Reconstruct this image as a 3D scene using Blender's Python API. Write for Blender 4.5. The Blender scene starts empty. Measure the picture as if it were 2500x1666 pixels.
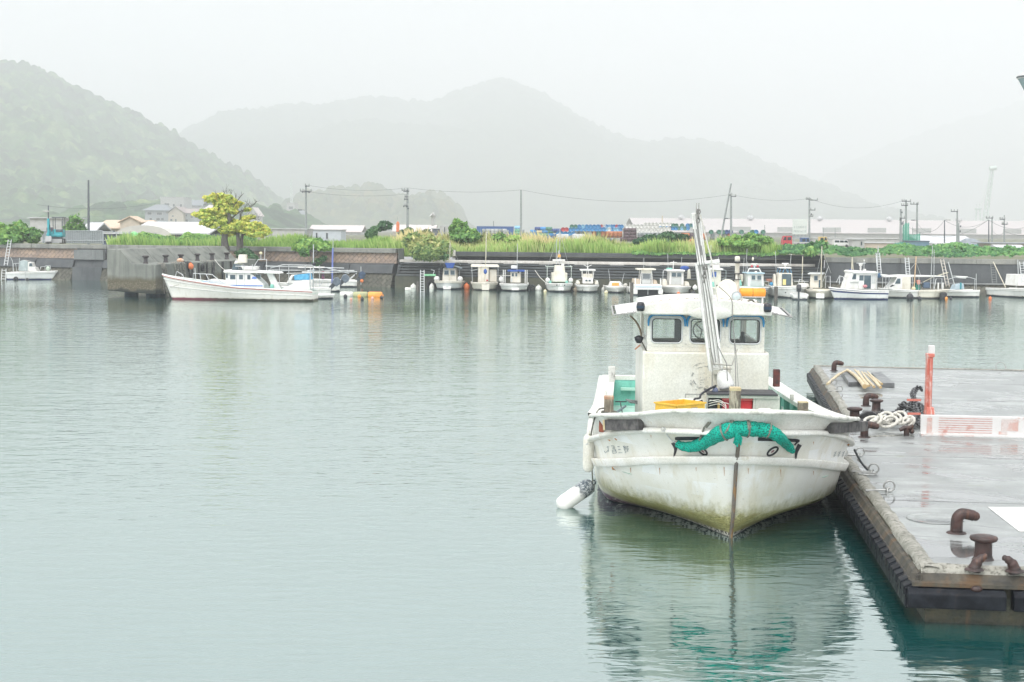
import bpy, bmesh, math, random
import numpy as np
from mathutils import Vector, Matrix, Euler
from mathutils.bvhtree import BVHTree
from mathutils import noise as mnoise
R = math.radians
PI = math.pi
rng = random.Random(7)
SC = bpy.context.scene
COL = SC.collection

# ------------------------------------------------------------------ camera
H = 4.0
FPX = 3500.0
PITCH = math.atan((833 - 564) / FPX)
ROLL = R(0.5)
_f = Vector((0, math.cos(PITCH), -math.sin(PITCH)))
_r0 = Vector((1, 0, 0)); _u0 = Vector((0, math.sin(PITCH), math.cos(PITCH)))
_r = _r0 * math.cos(ROLL) + _u0 * math.sin(ROLL)
_u = _u0 * math.cos(ROLL) - _r0 * math.sin(ROLL)
CAMP = Vector((0, 0, H))
cd = bpy.data.cameras.new("camera"); cam = bpy.data.objects.new("camera", cd); COL.objects.link(cam)
cd.sensor_width = 36.0; cd.lens = 36.0 * FPX / 2500.0
cd.clip_start = 0.1; cd.clip_end = 9000
m = Matrix((( _r.x, _u.x, -_f.x, 0), (_r.y, _u.y, -_f.y, 0), (_r.z, _u.z, -_f.z, H), (0, 0, 0, 1)))
cam.matrix_world = m
SC.camera = cam

def ray(x, y):
    return _f + _r * ((x - 1250) / FPX) - _u * ((y - 833) / FPX)
def D(x, y, Y):                       # point seen at (x, y), Y metres away
    d = ray(x, y); return CAMP + d * (Y / d.y)
def G(x, y, z=0.0):                   # point seen at (x, y) on the level z
    d = ray(x, y); return CAMP + d * ((z - H) / d.z)
def XZ(x, y, Y):
    p = D(x, y, Y); return p.x, p.z

# ------------------------------------------------------------------ mesh builder
class MB:
    def __init__(s): s.v = []; s.f = []; s.sm = []; s.mi = []; s.cur = 0
    def add(s, vs, fs, smooth=False, M=None):
        o = len(s.v)
        if M is not None: vs = [M @ Vector(p) for p in vs]
        s.v.extend([tuple(p) for p in vs])
        for f in fs:
            s.f.append(tuple(i + o for i in f)); s.sm.append(smooth); s.mi.append(s.cur)
        return s
    def box(s, c, d, rz=0, rx=0, ry=0, M=None, taper=1.0):
        x, y, z = d[0] / 2, d[1] / 2, d[2] / 2; t = taper
        vs = [(-x, -y, -z), (x, -y, -z), (x, y, -z), (-x, y, -z), (-x*t, -y*t, z), (x*t, -y*t, z), (x*t, y*t, z), (-x*t, y*t, z)]
        L = Matrix.Translation(c) @ Euler((rx, ry, rz)).to_matrix().to_4x4()
        if M is not None: L = M @ L
        return s.add(vs, [(0,3,2,1),(4,5,6,7),(0,1,5,4),(1,2,6,5),(2,3,7,6),(3,0,4,7)], False, L)
    def bx(s, x0, x1, y0, y1, z0, z1, M=None):
        return s.box(((x0+x1)/2,(y0+y1)/2,(z0+z1)/2), (abs(x1-x0),abs(y1-y0),abs(z1-z0)), M=M)
    def tube(s, pts, r, n=8, cap=True, M=None, smooth=True):
        pts = [Vector(p) for p in pts]; k = len(pts)
        rs = r if isinstance(r, (list, tuple)) else [r] * k
        vs = []; fs = []
        prev = None
        for i, p in enumerate(pts):
            t = (pts[min(i+1, k-1)] - pts[max(i-1, 0)])
            if t.length < 1e-9: t = Vector((0, 0, 1))
            t.normalize()
            if prev is None:
                a = Vector((0, 0, 1)) if abs(t.z) < 0.9 else Vector((1, 0, 0))
                n1 = t.cross(a).normalized()
            else:
                n1 = (prev - t * prev.dot(t))
                if n1.length < 1e-6: n1 = t.orthogonal()
                n1.normalize()
            prev = n1; n2 = t.cross(n1)
            for j in range(n):
                q = 2 * PI * j / n
                vs.append(p + (n1 * math.cos(q) + n2 * math.sin(q)) * rs[i])
        for i in range(k - 1):
            for j in range(n):
                a = i*n + j; b = i*n + (j+1) % n
                fs.append((a, b, b + n, a + n))
        s.add(vs, fs, smooth, M)
        if cap:
            s.add(vs[:n], [tuple(reversed(range(n)))], False, M); s.add(vs[-n:], [tuple(range(n))], False, M)
        return s
    def lathe(s, prof, n=16, M=None, smooth=True):
        vs = []; fs = []
        for (r, z) in prof:
            for j in range(n):
                q = 2*PI*j/n; vs.append((r*math.cos(q), r*math.sin(q), z))
        for i in range(len(prof)-1):
            for j in range(n):
                a = i*n+j; b = i*n+(j+1) % n; fs.append((a, b, b+n, a+n))
        s.add(vs, fs, smooth, M)
        if prof[0][0] > 1e-4: s.add(vs[:n], [tuple(reversed(range(n)))], False, M)
        if prof[-1][0] > 1e-4: s.add(vs[-n:], [tuple(range(n))], False, M)
        return s
    def torus(s, c, Rr, r, M=None, n=20, m_=8, arc=2*PI):
        pts = [Vector((Rr*math.cos(arc*i/n), Rr*math.sin(arc*i/n), 0)) for i in range(n+1)]
        L = Matrix.Translation(c)
        if M is not None: L = L @ M
        return s.tube(pts, r, m_, cap=arc < 6.2, M=L)
    def prism(s, poly, h, M=None):             # polygon in xy pushed along z by h
        n = len(poly)
        vs = [(p[0], p[1], 0) for p in poly] + [(p[0], p[1], h) for p in poly]
        fs = [tuple(reversed(range(n))), tuple(range(n, 2*n))] + [(i, (i+1) % n, (i+1) % n + n, i+n) for i in range(n)]
        return s.add(vs, fs, False, M)
    def prism_y(s, poly, y0, y1, M=None):      # polygon in xz, pushed from y0 to y1
        n = len(poly)
        vs = [(p[0], y0, p[1]) for p in poly] + [(p[0], y1, p[1]) for p in poly]
        fs = [tuple(range(n)), tuple(reversed(range(n, 2*n)))] + [((i+1) % n, i, i+n, (i+1) % n + n) for i in range(n)]
        return s.add(vs, fs, False, M)
    def prism_x(s, poly, x0, x1, M=None):      # polygon in yz, pushed from x0 to x1
        n = len(poly)
        vs = [(x0, p[0], p[1]) for p in poly] + [(x1, p[0], p[1]) for p in poly]
        fs = [tuple(reversed(range(n))), tuple(range(n, 2*n))] + [(i, (i+1) % n, (i+1) % n + n, i+n) for i in range(n)]
        return s.add(vs, fs, False, M)
    def grid(s, rows, smooth=True, closed=False, M=None):
        k = len(rows[0]); vs = [p for r in rows for p in r]; fs = []
        for i in range(len(rows)-1):
            for j in range(k if closed else k-1):
                a = i*k+j; b = i*k+(j+1) % k; fs.append((a, b, b+k, a+k))
        return s.add(vs, fs, smooth, M)
    def ball(s, c, r, M=None, n=12, sq=(1, 1, 1)):
        k = n // 2
        prof = [(max(1e-5, math.sin(PI*i/k)), -math.cos(PI*i/k)) for i in range(k+1)]
        L = Matrix.Translation(c) @ Matrix.Diagonal((r*sq[0], r*sq[1], r*sq[2], 1))
        if M is not None: L = M @ L
        return s.lathe(prof, n, L)
    def build(s, name, mat, parent=None, bevel=0, seg=2, weld=False):
        me = bpy.data.meshes.new(name); me.from_pydata(s.v, [], s.f)
        me.polygons.foreach_set("use_smooth", s.sm)
        mats = mat if isinstance(mat, (list, tuple)) else [mat]
        for q in mats: me.materials.append(q)
        if len(mats) > 1: me.polygons.foreach_set("material_index", s.mi)
        if weld:
            bm = bmesh.new(); bm.from_mesh(me); bmesh.ops.remove_doubles(bm, verts=bm.verts, dist=1e-4)
            bmesh.ops.recalc_face_normals(bm, faces=bm.faces); bm.to_mesh(me); bm.free()
        me.update()
        o = bpy.data.objects.new(name, me); COL.objects.link(o)
        if parent is not None: o.parent = parent
        if bevel:
            b = o.modifiers.new("bevel", "BEVEL"); b.width = bevel; b.segments = seg; b.limit_method = 'ANGLE'; b.angle_limit = R(40)
        return o

def tag(o, label=None, cat=None, group=None, kind=None):
    if label: o["label"] = label
    if cat: o["category"] = cat
    if group: o["group"] = group
    if kind: o["kind"] = kind
    return o
def thing(name, label, cat, loc=(0, 0, 0), rz=0, group=None, s=1.0):
    o = bpy.data.objects.new(name, None); COL.objects.link(o)
    o.empty_display_size = 0.2
    o.location = loc; o.rotation_euler = (0, 0, rz); o.scale = (s, s, s)
    return tag(o, label, cat, group)
def struct(mb, name, mat, **k):
    return tag(mb.build(name, mat, **k), kind="structure")
def dup(root, loc=None, rz=None, label=None, group=None):
    r = root.copy(); COL.objects.link(r)
    if loc is not None: r.location = loc
    if rz is not None: r.rotation_euler[2] = rz
    if label: r["label"] = label
    if group: r["group"] = group
    for ch in list(root.children):
        c = ch.copy(); COL.objects.link(c); c.parent = r
        for g in list(ch.children):
            d = g.copy(); COL.objects.link(d); d.parent = c
    return r
def frame(o, x, z=(0, 0, 1)):                # matrix: origin, x axis, z up
    o = Vector(o); x = Vector(x).normalized(); z = Vector(z); y = z.cross(x).normalized(); z = x.cross(y)
    return Matrix(((x.x, y.x, z.x, o.x), (x.y, y.y, z.y, o.y), (x.z, y.z, z.z, o.z), (0, 0, 0, 1)))
def lerp(a, b, t): return a + (b - a) * t
def interp(pts, x):
    if x <= pts[0][0]: return pts[0][1]
    for (a, b), (c, d) in zip(pts, pts[1:]):
        if x <= c: return b + (d - b) * (x - a) / (c - a)
    return pts[-1][1]
def smooth_interp(pts, x):
    xs = [p[0] for p in pts]; n = len(pts)
    if x <= xs[0]: return pts[0][1]
    if x >= xs[-1]: return pts[-1][1]
    i = max(j for j in range(n-1) if xs[j] <= x)
    def sl(j):
        if j == 0: return (pts[1][1]-pts[0][1])/(xs[1]-xs[0])
        if j == n-1: return (pts[-1][1]-pts[-2][1])/(xs[-1]-xs[-2])
        return (pts[j+1][1]-pts[j-1][1])/(xs[j+1]-xs[j-1])
    h = xs[i+1]-xs[i]; t = (x-xs[i])/h
    return ((2*t**3-3*t*t+1)*pts[i][1] + (t**3-2*t*t+t)*h*sl(i) + (-2*t**3+3*t*t)*pts[i+1][1] + (t**3-t*t)*h*sl(i+1))
def catmull(pts, k=6):
    P = [Vector(p) for p in pts]; out = []
    for i in range(len(P)-1):
        a = P[max(i-1, 0)]; b = P[i]; c = P[i+1]; d = P[min(i+2, len(P)-1)]
        for j in range(k):
            t = j/k
            out.append(0.5*((2*b)+(c-a)*t+(2*a-5*b+4*c-d)*t*t+(3*b-a-3*c+d)*t**3))
    out.append(P[-1]); return out
def sag(a, b, s, n=10):
    a = Vector(a); b = Vector(b)
    return [a.lerp(b, i/n) - Vector((0, 0, s*4*(i/n)*(1-i/n))) for i in range(n+1)]

# ------------------------------------------------------------------ materials
MATS = {}
class NB:
    def __init__(s, name):
        s.m = bpy.data.materials.new(name); s.m.use_nodes = True; s.t = s.m.node_tree; s.t.nodes.clear()
        s.out = s.n("ShaderNodeOutputMaterial"); s._co = None
    def n(s, typ, **k):
        nd = s.t.nodes.new(typ)
        for a, v in k.items(): setattr(nd, a, v)
        return nd
    def l(s, a, b): s.t.links.new(a, b)
    def set(s, nd, **k):
        for a, v in k.items(): nd.inputs[a.replace("_", " ")].default_value = v
        return nd
    def co(s, kind="Object"):
        if s._co is None: s._co = s.n("ShaderNodeTexCoord")
        return s._co.outputs[kind]
    def mapped(s, sc, kind="Object", rot=(0, 0, 0), loc=(0, 0, 0)):
        mp = s.n("ShaderNodeMapping"); s.l(s.co(kind), mp.inputs[0])
        mp.inputs["Scale"].default_value = sc; mp.inputs["Rotation"].default_value = rot; mp.inputs["Location"].default_value = loc
        return mp.outputs[0]
    def noise(s, scale=5, detail=4, rough=.55, vec=None, dist=0):
        nd = s.n("ShaderNodeTexNoise"); s.set(nd, Scale=scale, Detail=detail, Roughness=rough, Distortion=dist)
        s.l(vec if vec is not None else s.co(), nd.inputs["Vector"]); return nd.outputs["Fac"]
    def ramp(s, fac, stops, interp='LINEAR'):
        r = s.n("ShaderNodeValToRGB"); s.l(fac, r.inputs[0]); e = r.color_ramp.elements; r.color_ramp.interpolation = interp
        while len(e) < len(stops): e.new(0.5)
        for i, (p, c) in enumerate(stops):
            e[i].position = p; e[i].color = (*c, 1) if len(c) == 3 else c
        return r.outputs[0]
    def rng(s, fac, a, b, c=0.0, d=1.0):
        r = s.n("ShaderNodeMapRange"); s.l(fac, r.inputs[0])
        for i, v in enumerate((a, b, c, d)): r.inputs[i+1].default_value = v
        return r.outputs[0]
    def mix(s, fac, a, b, blend='MIX'):
        x = s.n("ShaderNodeMix"); x.data_type = 'RGBA'; x.blend_type = blend
        for src, i in ((fac, 0), (a, 6), (b, 7)):
            if isinstance(src, (int, float)): x.inputs[i].default_value = src
            elif isinstance(src, (tuple, list)): x.inputs[i].default_value = (*src[:3], 1)
            else: s.l(src, x.inputs[i])
        return x.outputs[2]
    def math(s, op, a, b=None):
        x = s.n("ShaderNodeMath"); x.operation = op
        for src, i in ((a, 0), (b, 1)):
            if src is None: continue
            if isinstance(src, (int, float)): x.inputs[i].default_value = src
            else: s.l(src, x.inputs[i])
        return x.outputs[0]
    def bump(s, h, strength=.3, dist=.02, normal=None):
        b = s.n("ShaderNodeBump"); b.inputs["Strength"].default_value = strength; b.inputs["Distance"].default_value = dist
        s.l(h, b.inputs["Height"])
        if normal is not None: s.l(normal, b.inputs["Normal"])
        return b.outputs[0]
    def sep(s, vec):
        x = s.n("ShaderNodeSeparateXYZ"); s.l(vec, x.inputs[0]); return x.outputs
    def princ(s, color, rough=.5, metal=0, normal=None, spec=.5, **k):
        p = s.n("ShaderNodeBsdfPrincipled")
        for nm, v in (("Base Color", color), ("Roughness", rough), ("Metallic", metal), ("Specular IOR Level", spec)):
            if isinstance(v, (int, float)): p.inputs[nm].default_value = v
            elif isinstance(v, (tuple, list)): p.inputs[nm].default_value = (*v[:3], 1)
            else: s.l(v, p.inputs[nm])
        if normal is not None: s.l(normal, p.inputs["Normal"])
        for a, v in k.items(): p.inputs[a.replace("_", " ")].default_value = v
        s.l(p.outputs[0], s.out.inputs["Surface"]); return p

def M(name, col, rough=.5, col2=None, scale=3, lo=.4, hi=.65, metal=0, bump=0, bscale=40, streak=None, slo=.58, shi=.72, sscale=6, spec=.5, dirt=.0, detail=5):
    """general weathered surface: two colours, drips down the vertical, fine grain"""
    if name in MATS: return MATS[name]
    b = NB(name); c = col
    if col2 is not None:
        f = b.rng(b.noise(scale, detail), lo, hi); c = b.mix(f, col, col2)
    if streak is not None:
        v = b.mapped((sscale, sscale, sscale*.12)); f = b.rng(b.noise(1.0, 5, .6, v), slo, shi); c = b.mix(f, c, streak)
    g = b.noise(bscale, 3)
    v2 = b.rng(g, .3, .7, .86, 1.06)
    hs = b.n("ShaderNodeHueSaturation"); b.l(v2, hs.inputs["Value"])
    if isinstance(c, (tuple, list)): hs.inputs["Color"].default_value = (*c, 1)
    else: b.l(c, hs.inputs["Color"])
    nrm = b.bump(g, bump, .01) if bump else None
    b.princ(hs.outputs[0], b.rng(b.noise(scale*2.3, 3), .3, .7, max(.02, rough-.1), min(1, rough+.12)), metal, nrm, spec)
    MATS[name] = b.m; return b.m
# ------------------------------------------------------------------ world, sun, haze
SUN_EL, SUN_AZ = R(58), R(205)          # azimuth measured clockwise from +Y
w = bpy.data.worlds.new("World"); SC.world = w; w.use_nodes = True
nt = w.node_tree; nt.nodes.clear()
sky = nt.nodes.new("ShaderNodeTexSky"); sky.sky_type = 'NISHITA'; sky.sun_disc = False
sky.sun_elevation = SUN_EL; sky.sun_rotation = SUN_AZ; sky.air_density = 1.0; sky.dust_density = 4.0; sky.ozone_density = 1.0
hs = nt.nodes.new("ShaderNodeHueSaturation"); hs.inputs["Saturation"].default_value = 0.22
nt.links.new(sky.outputs[0], hs.inputs["Color"])
# cloud deck: a broken, slightly darker and lighter grey layer over the clear sky
tc = nt.nodes.new("ShaderNodeTexCoord"); mp = nt.nodes.new("ShaderNodeMapping"); mp.inputs["Scale"].default_value = (1.2, 1.2, 3.5)
nz = nt.nodes.new("ShaderNodeTexNoise"); nz.inputs["Scale"].default_value = 1.6; nz.inputs["Detail"].default_value = 5
nt.links.new(tc.outputs["Generated"], mp.inputs[0]); nt.links.new(mp.outputs[0], nz.inputs["Vector"])
rp = nt.nodes.new("ShaderNodeValToRGB"); rp.color_ramp.elements[0].position = .3; rp.color_ramp.elements[0].color = (6.8, 6.95, 7.2, 1)
rp.color_ramp.elements[1].position = .72; rp.color_ramp.elements[1].color = (9.1, 9.2, 9.35, 1)
nt.links.new(nz.outputs[0], rp.inputs[0])
mx = nt.nodes.new("ShaderNodeMix"); mx.data_type = 'RGBA'; mx.inputs[0].default_value = .72
nt.links.new(hs.outputs[0], mx.inputs[6]); nt.links.new(rp.outputs[0], mx.inputs[7])
bg = nt.nodes.new("ShaderNodeBackground"); bg.inputs[1].default_value = 0.15
sx = nt.nodes.new("ShaderNodeSeparateXYZ"); nt.links.new(tc.outputs["Generated"], sx.inputs[0])     # overcast sky: brighter towards the zenith
gr = nt.nodes.new("ShaderNodeFloatCurve"); cv = gr.mapping.curves[0]
cv.points[0].location = (0, .40); cv.points[1].location = (1, 1.0); cv.points.new(.152, .42); cv.points.new(.195, .70); cv.points.new(.28, .95); gr.mapping.update()
nt.links.new(sx.outputs[2], gr.inputs["Value"])
ml = nt.nodes.new("ShaderNodeMix"); ml.data_type = 'RGBA'; ml.blend_type = 'MULTIPLY'; ml.inputs[0].default_value = 1.0
nt.links.new(mx.outputs[2], ml.inputs[6]); nt.links.new(gr.outputs[0], ml.inputs[7])
nt.links.new(ml.outputs[2], bg.inputs[0])
wo = nt.nodes.new("ShaderNodeOutputWorld"); nt.links.new(bg.outputs[0], wo.inputs[0])
sd = bpy.data.lights.new("sun", 'SUN'); sd.energy = 1.3; sd.angle = R(50); sd.color = (1, .97, .92)
so = bpy.data.objects.new("sun", sd); COL.objects.link(so)
_sv = Vector((math.sin(SUN_AZ)*math.cos(SUN_EL), math.cos(SUN_AZ)*math.cos(SUN_EL), math.sin(SUN_EL)))
so.rotation_euler = (-_sv).to_track_quat('-Z', 'Y').to_euler(); so.location = _sv * 60
SC.view_settings.view_transform = 'Standard'; SC.view_settings.look = 'None'
SC.view_settings.gamma = 1.0; SC.view_settings.exposure = 0.84
SC.cycles.max_bounces = 8; SC.cycles.diffuse_bounces = 3; SC.cycles.glossy_bounces = 4; SC.cycles.transmission_bounces = 6
SC.cycles.volume_bounces = 3; SC.cycles.transparent_max_bounces = 12
SC.cycles.use_denoising = True; SC.cycles.caustics_reflective = True; SC.cycles.blur_glossy = 1.0; SC.cycles.caustics_refractive = False

b = NB("haze"); pv = b.n("ShaderNodeVolumePrincipled"); HAZE_D = 0.00064
pv.inputs["Color"].default_value = (.885, .90, .92, 1); pv.inputs["Density"].default_value = HAZE_D; pv.inputs["Anisotropy"].default_value = 0.0
b.l(pv.outputs[0], b.out.inputs["Volume"]); MATS["haze"] = b.m
hz = MB().bx(-4200, 4200, -60, 7200, -4.0, 880); tag(hz.build("haze", b.m), kind="stuff")

# ------------------------------------------------------------------ water
b = NB("harbour_water")
v1 = b.mapped((1.0, 2.6, 1.0), rot=(0, 0, R(6)))
v2 = b.mapped((.35, .9, 1.0), rot=(0, 0, R(-14)))
n1 = b.noise(2.3, 2, .5, v1, .6)
n2 = b.noise(1.6, 3, .5, v2, .3)
breeze = b.rng(b.noise(.05, 3, .5, b.mapped((.5, 1.6, 1))), .38, .62)
hgt = b.math('ADD', b.math('MULTIPLY', n1, .55), b.math('MULTIPLY', n2, 1.0))
fine = b.noise(7.0, 2, .5, b.mapped((.55, 2.2, 1), rot=(0, 0, R(-4))))
hgt = b.math('ADD', hgt, b.math('MULTIPLY', b.math('MULTIPLY', fine, .11), breeze))
slick = b.rng(b.noise(.022, 4, .6, b.mapped((.35, 1.3, 1), loc=(5, 3, 0))), .40, .60, .45, 1.15)
hgt = b.math('MULTIPLY', hgt, slick)
bp = b.bump(hgt, 1.0, .021)
fr = b.n("ShaderNodeFresnel"); fr.inputs["IOR"].default_value = 1.33; b.l(bp, fr.inputs["Normal"])
fac = b.rng(b.math('POWER', fr.outputs[0], .58), 0.0, 1.0, .25, 1.0)
body = b.n("ShaderNodeBsdfDiffuse"); body.inputs["Color"].default_value = (.004, .060, .058, 1); b.l(bp, body.inputs["Normal"])
gl = b.n("ShaderNodeBsdfGlossy"); gl.inputs["Color"].default_value = (.95, 1, .975, 1); b.l(bp, gl.inputs["Normal"])
b.l(b.math('ADD', b.math('MULTIPLY', breeze, .05), .03), gl.inputs["Roughness"])
ms = b.n("ShaderNodeMixShader"); b.l(fac, ms.inputs[0]); b.l(body.outputs[0], ms.inputs[1]); b.l(gl.outputs[0], ms.inputs[2])
b.l(ms.outputs[0], b.out.inputs["Surface"]); MATS["water"] = b.m
q = MB(); q.add([(-400, -50, 0), (400, -50, 0), (400, 130, 0), (-400, 130, 0)], [(0, 1, 2, 3)])
struct(q, "water", b.m)

# ------------------------------------------------------------------ land and hills
b = NB("land_soil"); c = b.mix(b.rng(b.noise(.25, 5), .4, .6), (.10, .12, .055), (.16, .15, .10)); b.princ(c, .95, 0, b.bump(b.noise(3, 4), .5, .1)); LANDM = b.m
LZ = 2.2
q = MB(); q.add([(-62, 118.8, LZ), (-8.2, 102.1, LZ), (60, 91.6, LZ), (400, 91.6, LZ), (4000, 7000, LZ), (-4000, 7000, LZ), (-400, 118.8, LZ)], [(0, 1, 2, 3, 4, 5, 6)])
struct(q, "land", LANDM)

def forest_mat(name, cols):
    b = NB(name); at = b.n("ShaderNodeAttribute"); at.attribute_name = "tint"
    c = b.ramp(at.outputs["Fac"], [(i/(len(cols)-1), k) for i, k in enumerate(cols)])
    c = b.mix(b.rng(b.noise(.12, 6, .7), .35, .62, 0, .6), c, (.012, .04, .018))
    b.princ(c, .95, 0, b.bump(b.noise(.9, 4, .7), 1, 1.5), .1); return b.m
FOREST = forest_mat("forest_leaves", [(.006, .028, .018), (.035, .10, .042), (.09, .21, .07), (.28, .38, .15)])
FOREST2 = forest_mat("knoll_leaves", [(.05, .10, .05), (.10, .16, .06), (.17, .20, .07), (.24, .22, .09)])
FOREST3 = forest_mat("far_leaves", [(.03, .075, .04), (.08, .15, .06)])

def hash2(ix, iy, k):
    h = (ix.astype(np.int64)*374761393 + iy.astype(np.int64)*668265263 + int(k)*1274126) & np.int64(0xFFFFFFFF)
    h = ((h ^ (h >> 13)) * np.int64(1274126177)) & np.int64(0xFFFFFFFF)
    return ((h ^ (h >> 16)) & np.int64(0xFFFF)) / 65535.0
def crowns(X, Y, cell, seed):
    ix = np.floor(X/cell); iy = np.floor(Y/cell)
    best = np.full(X.shape, 9.0); tint = np.zeros(X.shape)
    for dx in (-1, 0, 1):
        for dy in (-1, 0, 1):
            cx = ix+dx; cy = iy+dy
            px = (cx + .15 + .7*hash2(cx, cy, seed)); py = (cy + .15 + .7*hash2(cx, cy, seed+1)); rr = .50 + .34*hash2(cx, cy, seed+2)
            d = np.hypot(X/cell-px, Y/cell-py)/rr
            k = d < best; best = np.where(k, d, best); tint = np.where(k, hash2(cx, cy, seed+3), tint)
    return np.sqrt(np.clip(1-best**2, 0, 1)), tint
def smooth_noise(X, Y, cell, seed):
    x = X/cell; y = Y/cell; ix = np.floor(x); iy = np.floor(y); fx = x-ix; fy = y-iy
    fx = fx*fx*(3-2*fx); fy = fy*fy*(3-2*fy)
    a = hash2(ix, iy, seed); b_ = hash2(ix+1, iy, seed); c_ = hash2(ix, iy+1, seed); d_ = hash2(ix+1, iy+1, seed)
    return (a*(1-fx)+b_*fx)*(1-fy)+(c_*(1-fx)+d_*fx)*fy
def hill(ridge, Yr, depth, step, cell, amp, mat, seed, relief=.16, kind_forest="forest", power=1.0, back=120):
    pts = []
    for (x, y) in ridge:
        p = D(x, y, Yr); pts.append((p.x, p.z))
    x0, x1 = pts[0][0], pts[-1][0]
    nx = int((x1-x0)/step)+1; ny = int((depth+back)/step)+1
    xs = np.linspace(x0, x1, nx)
    hr = np.array([smooth_interp(pts, x) for x in xs])
    ys = np.linspace(Yr-depth, Yr+back, ny)
    t = np.where(ys <= Yr, (ys-(Yr-depth))/depth, 1-(ys-Yr)/back*.5)
    Xg, Yg = np.meshgrid(xs, ys)
    T = t[:, None]
    base = np.clip(T, 0, 1)**power * np.maximum(hr[None, :]-LZ-amp*.5, 0)
    rel = (smooth_noise(Xg, Yg, depth*.25, seed)-.5)*2*relief + (smooth_noise(Xg, Yg, depth*.09, seed+5)-.5)*relief
    base = base*(1+rel*np.clip(4*T*(1-T), 0, 1)*1.6)
    def mk(Z, name, mt, tint=None, dz=0):
        me = bpy.data.meshes.new(name)
        V = np.stack([Xg, Yg, Z+dz], -1).reshape(-1, 3)
        idx = np.arange(nx*ny).reshape(ny, nx)
        F = np.stack([idx[:-1, :-1], idx[:-1, 1:], idx[1:, 1:], idx[1:, :-1]], -1).reshape(-1, 4)
        me.vertices.add(len(V)); me.vertices.foreach_set("co", V.ravel())
        me.loops.add(F.size); me.loops.foreach_set("vertex_index", F.ravel())
        me.polygons.add(len(F)); me.polygons.foreach_set("loop_start", np.arange(0, F.size, 4)); me.polygons.foreach_set("loop_total", np.full(len(F), 4))
        me.polygons.foreach_set("use_smooth", np.ones(len(F), bool))
        if tint is not None:
            a = me.attributes.new("tint", 'FLOAT', 'POINT'); a.data.foreach_set("value", tint.ravel().astype(np.float32))
        me.materials.append(mt); me.update(calc_edges=True); me.validate()
        o = bpy.data.objects.new(name, me); COL.objects.link(o); return o
    c, tint = crowns(Xg + 3*smooth_noise(Xg, Yg, cell*.7, seed+9), Yg, cell, seed)
    c2, _ = crowns(Xg, Yg, cell*.45, seed+20)
    _, cl = crowns(Xg, Yg, cell*3.2, seed+50)
    hgt = .35 + .5*smooth_noise(Xg, Yg, cell*3.1, seed+30) + .95*((tint*7.31) % 1.0)**2
    can = (c*hgt + c2*.28)*amp * np.clip(base/(amp*1.2), .25, 1)
    g = smooth_noise(Xg, Yg, cell*7, seed+40)
    tag(mk(base+LZ, "hill", LANDM, dz=-.6), kind="structure")
    f = mk(base+LZ+can, kind_forest, mat, np.clip(-.02+.60*tint+.42*cl+.2*(g-.4), 0, 1)); tag(f, kind="stuff")
    return base

LEFT_R = [(-900, -40), (-420, 96), (-200, 128), (0, 158), (64, 171), (138, 195), (212, 234), (276, 266), (351, 298), (425, 335), (478, 372), (531, 400), (595, 430), (637, 461), (680, 492), (720, 522), (770, 553)]
hill(LEFT_R, 2050, 1100, 3.7, 12.0, 11.0, FOREST, 3)
KNOLL = [(600, 556), (690, 536), (740, 500), (790, 480), (860, 473), (930, 474), (985, 492), (1010, 494), (1046, 482), (1090, 492), (1120, 515), (1140, 540), (1180, 556)]
hill(KNOLL, 1900, 320, 2.8, 14, 11, FOREST2, 11, power=.6, back=60)
MID_R = [(330, 400), (467, 350), (531, 312), (595, 286), (659, 268), (744, 262), (808, 261), (871, 248), (946, 241), (1020, 253), (1062, 250), (1116, 226), (1169, 211), (1222, 200), (1275, 209), (1328, 232), (1402, 280), (1487, 327), (1562, 345), (1636, 345), (1700, 348), (1764, 359), (1827, 385), (1891, 412), (1955, 444), (2019, 482), (2072, 524), (2110, 556)]
hill(MID_R, 4050, 1350, 9, 21.0, 13.0, FOREST3, 21)
RIGHT_R = [(1900, 520), (1987, 449), (2072, 401), (2178, 353), (2284, 316), (2390, 284), (2500, 249), (2700, 200), (3000, 150), (3300, 160)]
hill(RIGHT_R, 5700, 1350, 17, 34.0, 12.0, FOREST3, 31)

HOUSE_R = [(230, 558), (290, 536), (350, 517), (450, 508), (520, 510), (600, 514), (700, 520), (760, 538), (830, 558)]
hill(HOUSE_R, 1024, 336, 2.4, 10.5, 5.5, FOREST, 51, power=1.0, back=80)
# ------------------------------------------------------------------ sea walls, steps, jetty
def concrete(name, c1, c2, c3=None, sc=.6, bump=.25, wet=.0):
    b = NB(name)
    c = b.mix(b.rng(b.noise(sc, 6, .65), .38, .64), c1, c2)
    v = b.mapped((2.2, 2.2, .18)); c = b.mix(b.rng(b.noise(1.0, 5, .6, v), .5, .72, 0, .75), c, c3 or tuple(k*.45 for k in c1))
    c = b.mix(b.rng(b.noise(9, 4), .35, .7, 0, .35), c, tuple(k*.6 for k in c2))
    b.princ(c, b.rng(b.noise(1.5, 3), .3, .7, .55-wet, .85-wet), 0, b.bump(b.noise(14, 4), bump, .03), .4); MATS[name] = b.m; return b.m
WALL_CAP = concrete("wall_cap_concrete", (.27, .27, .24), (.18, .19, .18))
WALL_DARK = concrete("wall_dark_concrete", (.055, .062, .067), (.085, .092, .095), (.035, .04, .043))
WALL_MID = concrete("wall_grey_concrete", (.19, .20, .195), (.13, .14, .14), (.09, .10, .10))
STEP_MAT = concrete("step_concrete", (.06, .07, .075), (.10, .11, .11), (.035, .035, .035))
WHITE_SLAB = concrete("walkway_concrete", (.66, .64, .60), (.54, .52, .48), (.40, .36, .32))
OLIVE_WALL = concrete("weedy_concrete", (.10, .10, .065), (.06, .065, .05), (.035, .04, .028))
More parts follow.
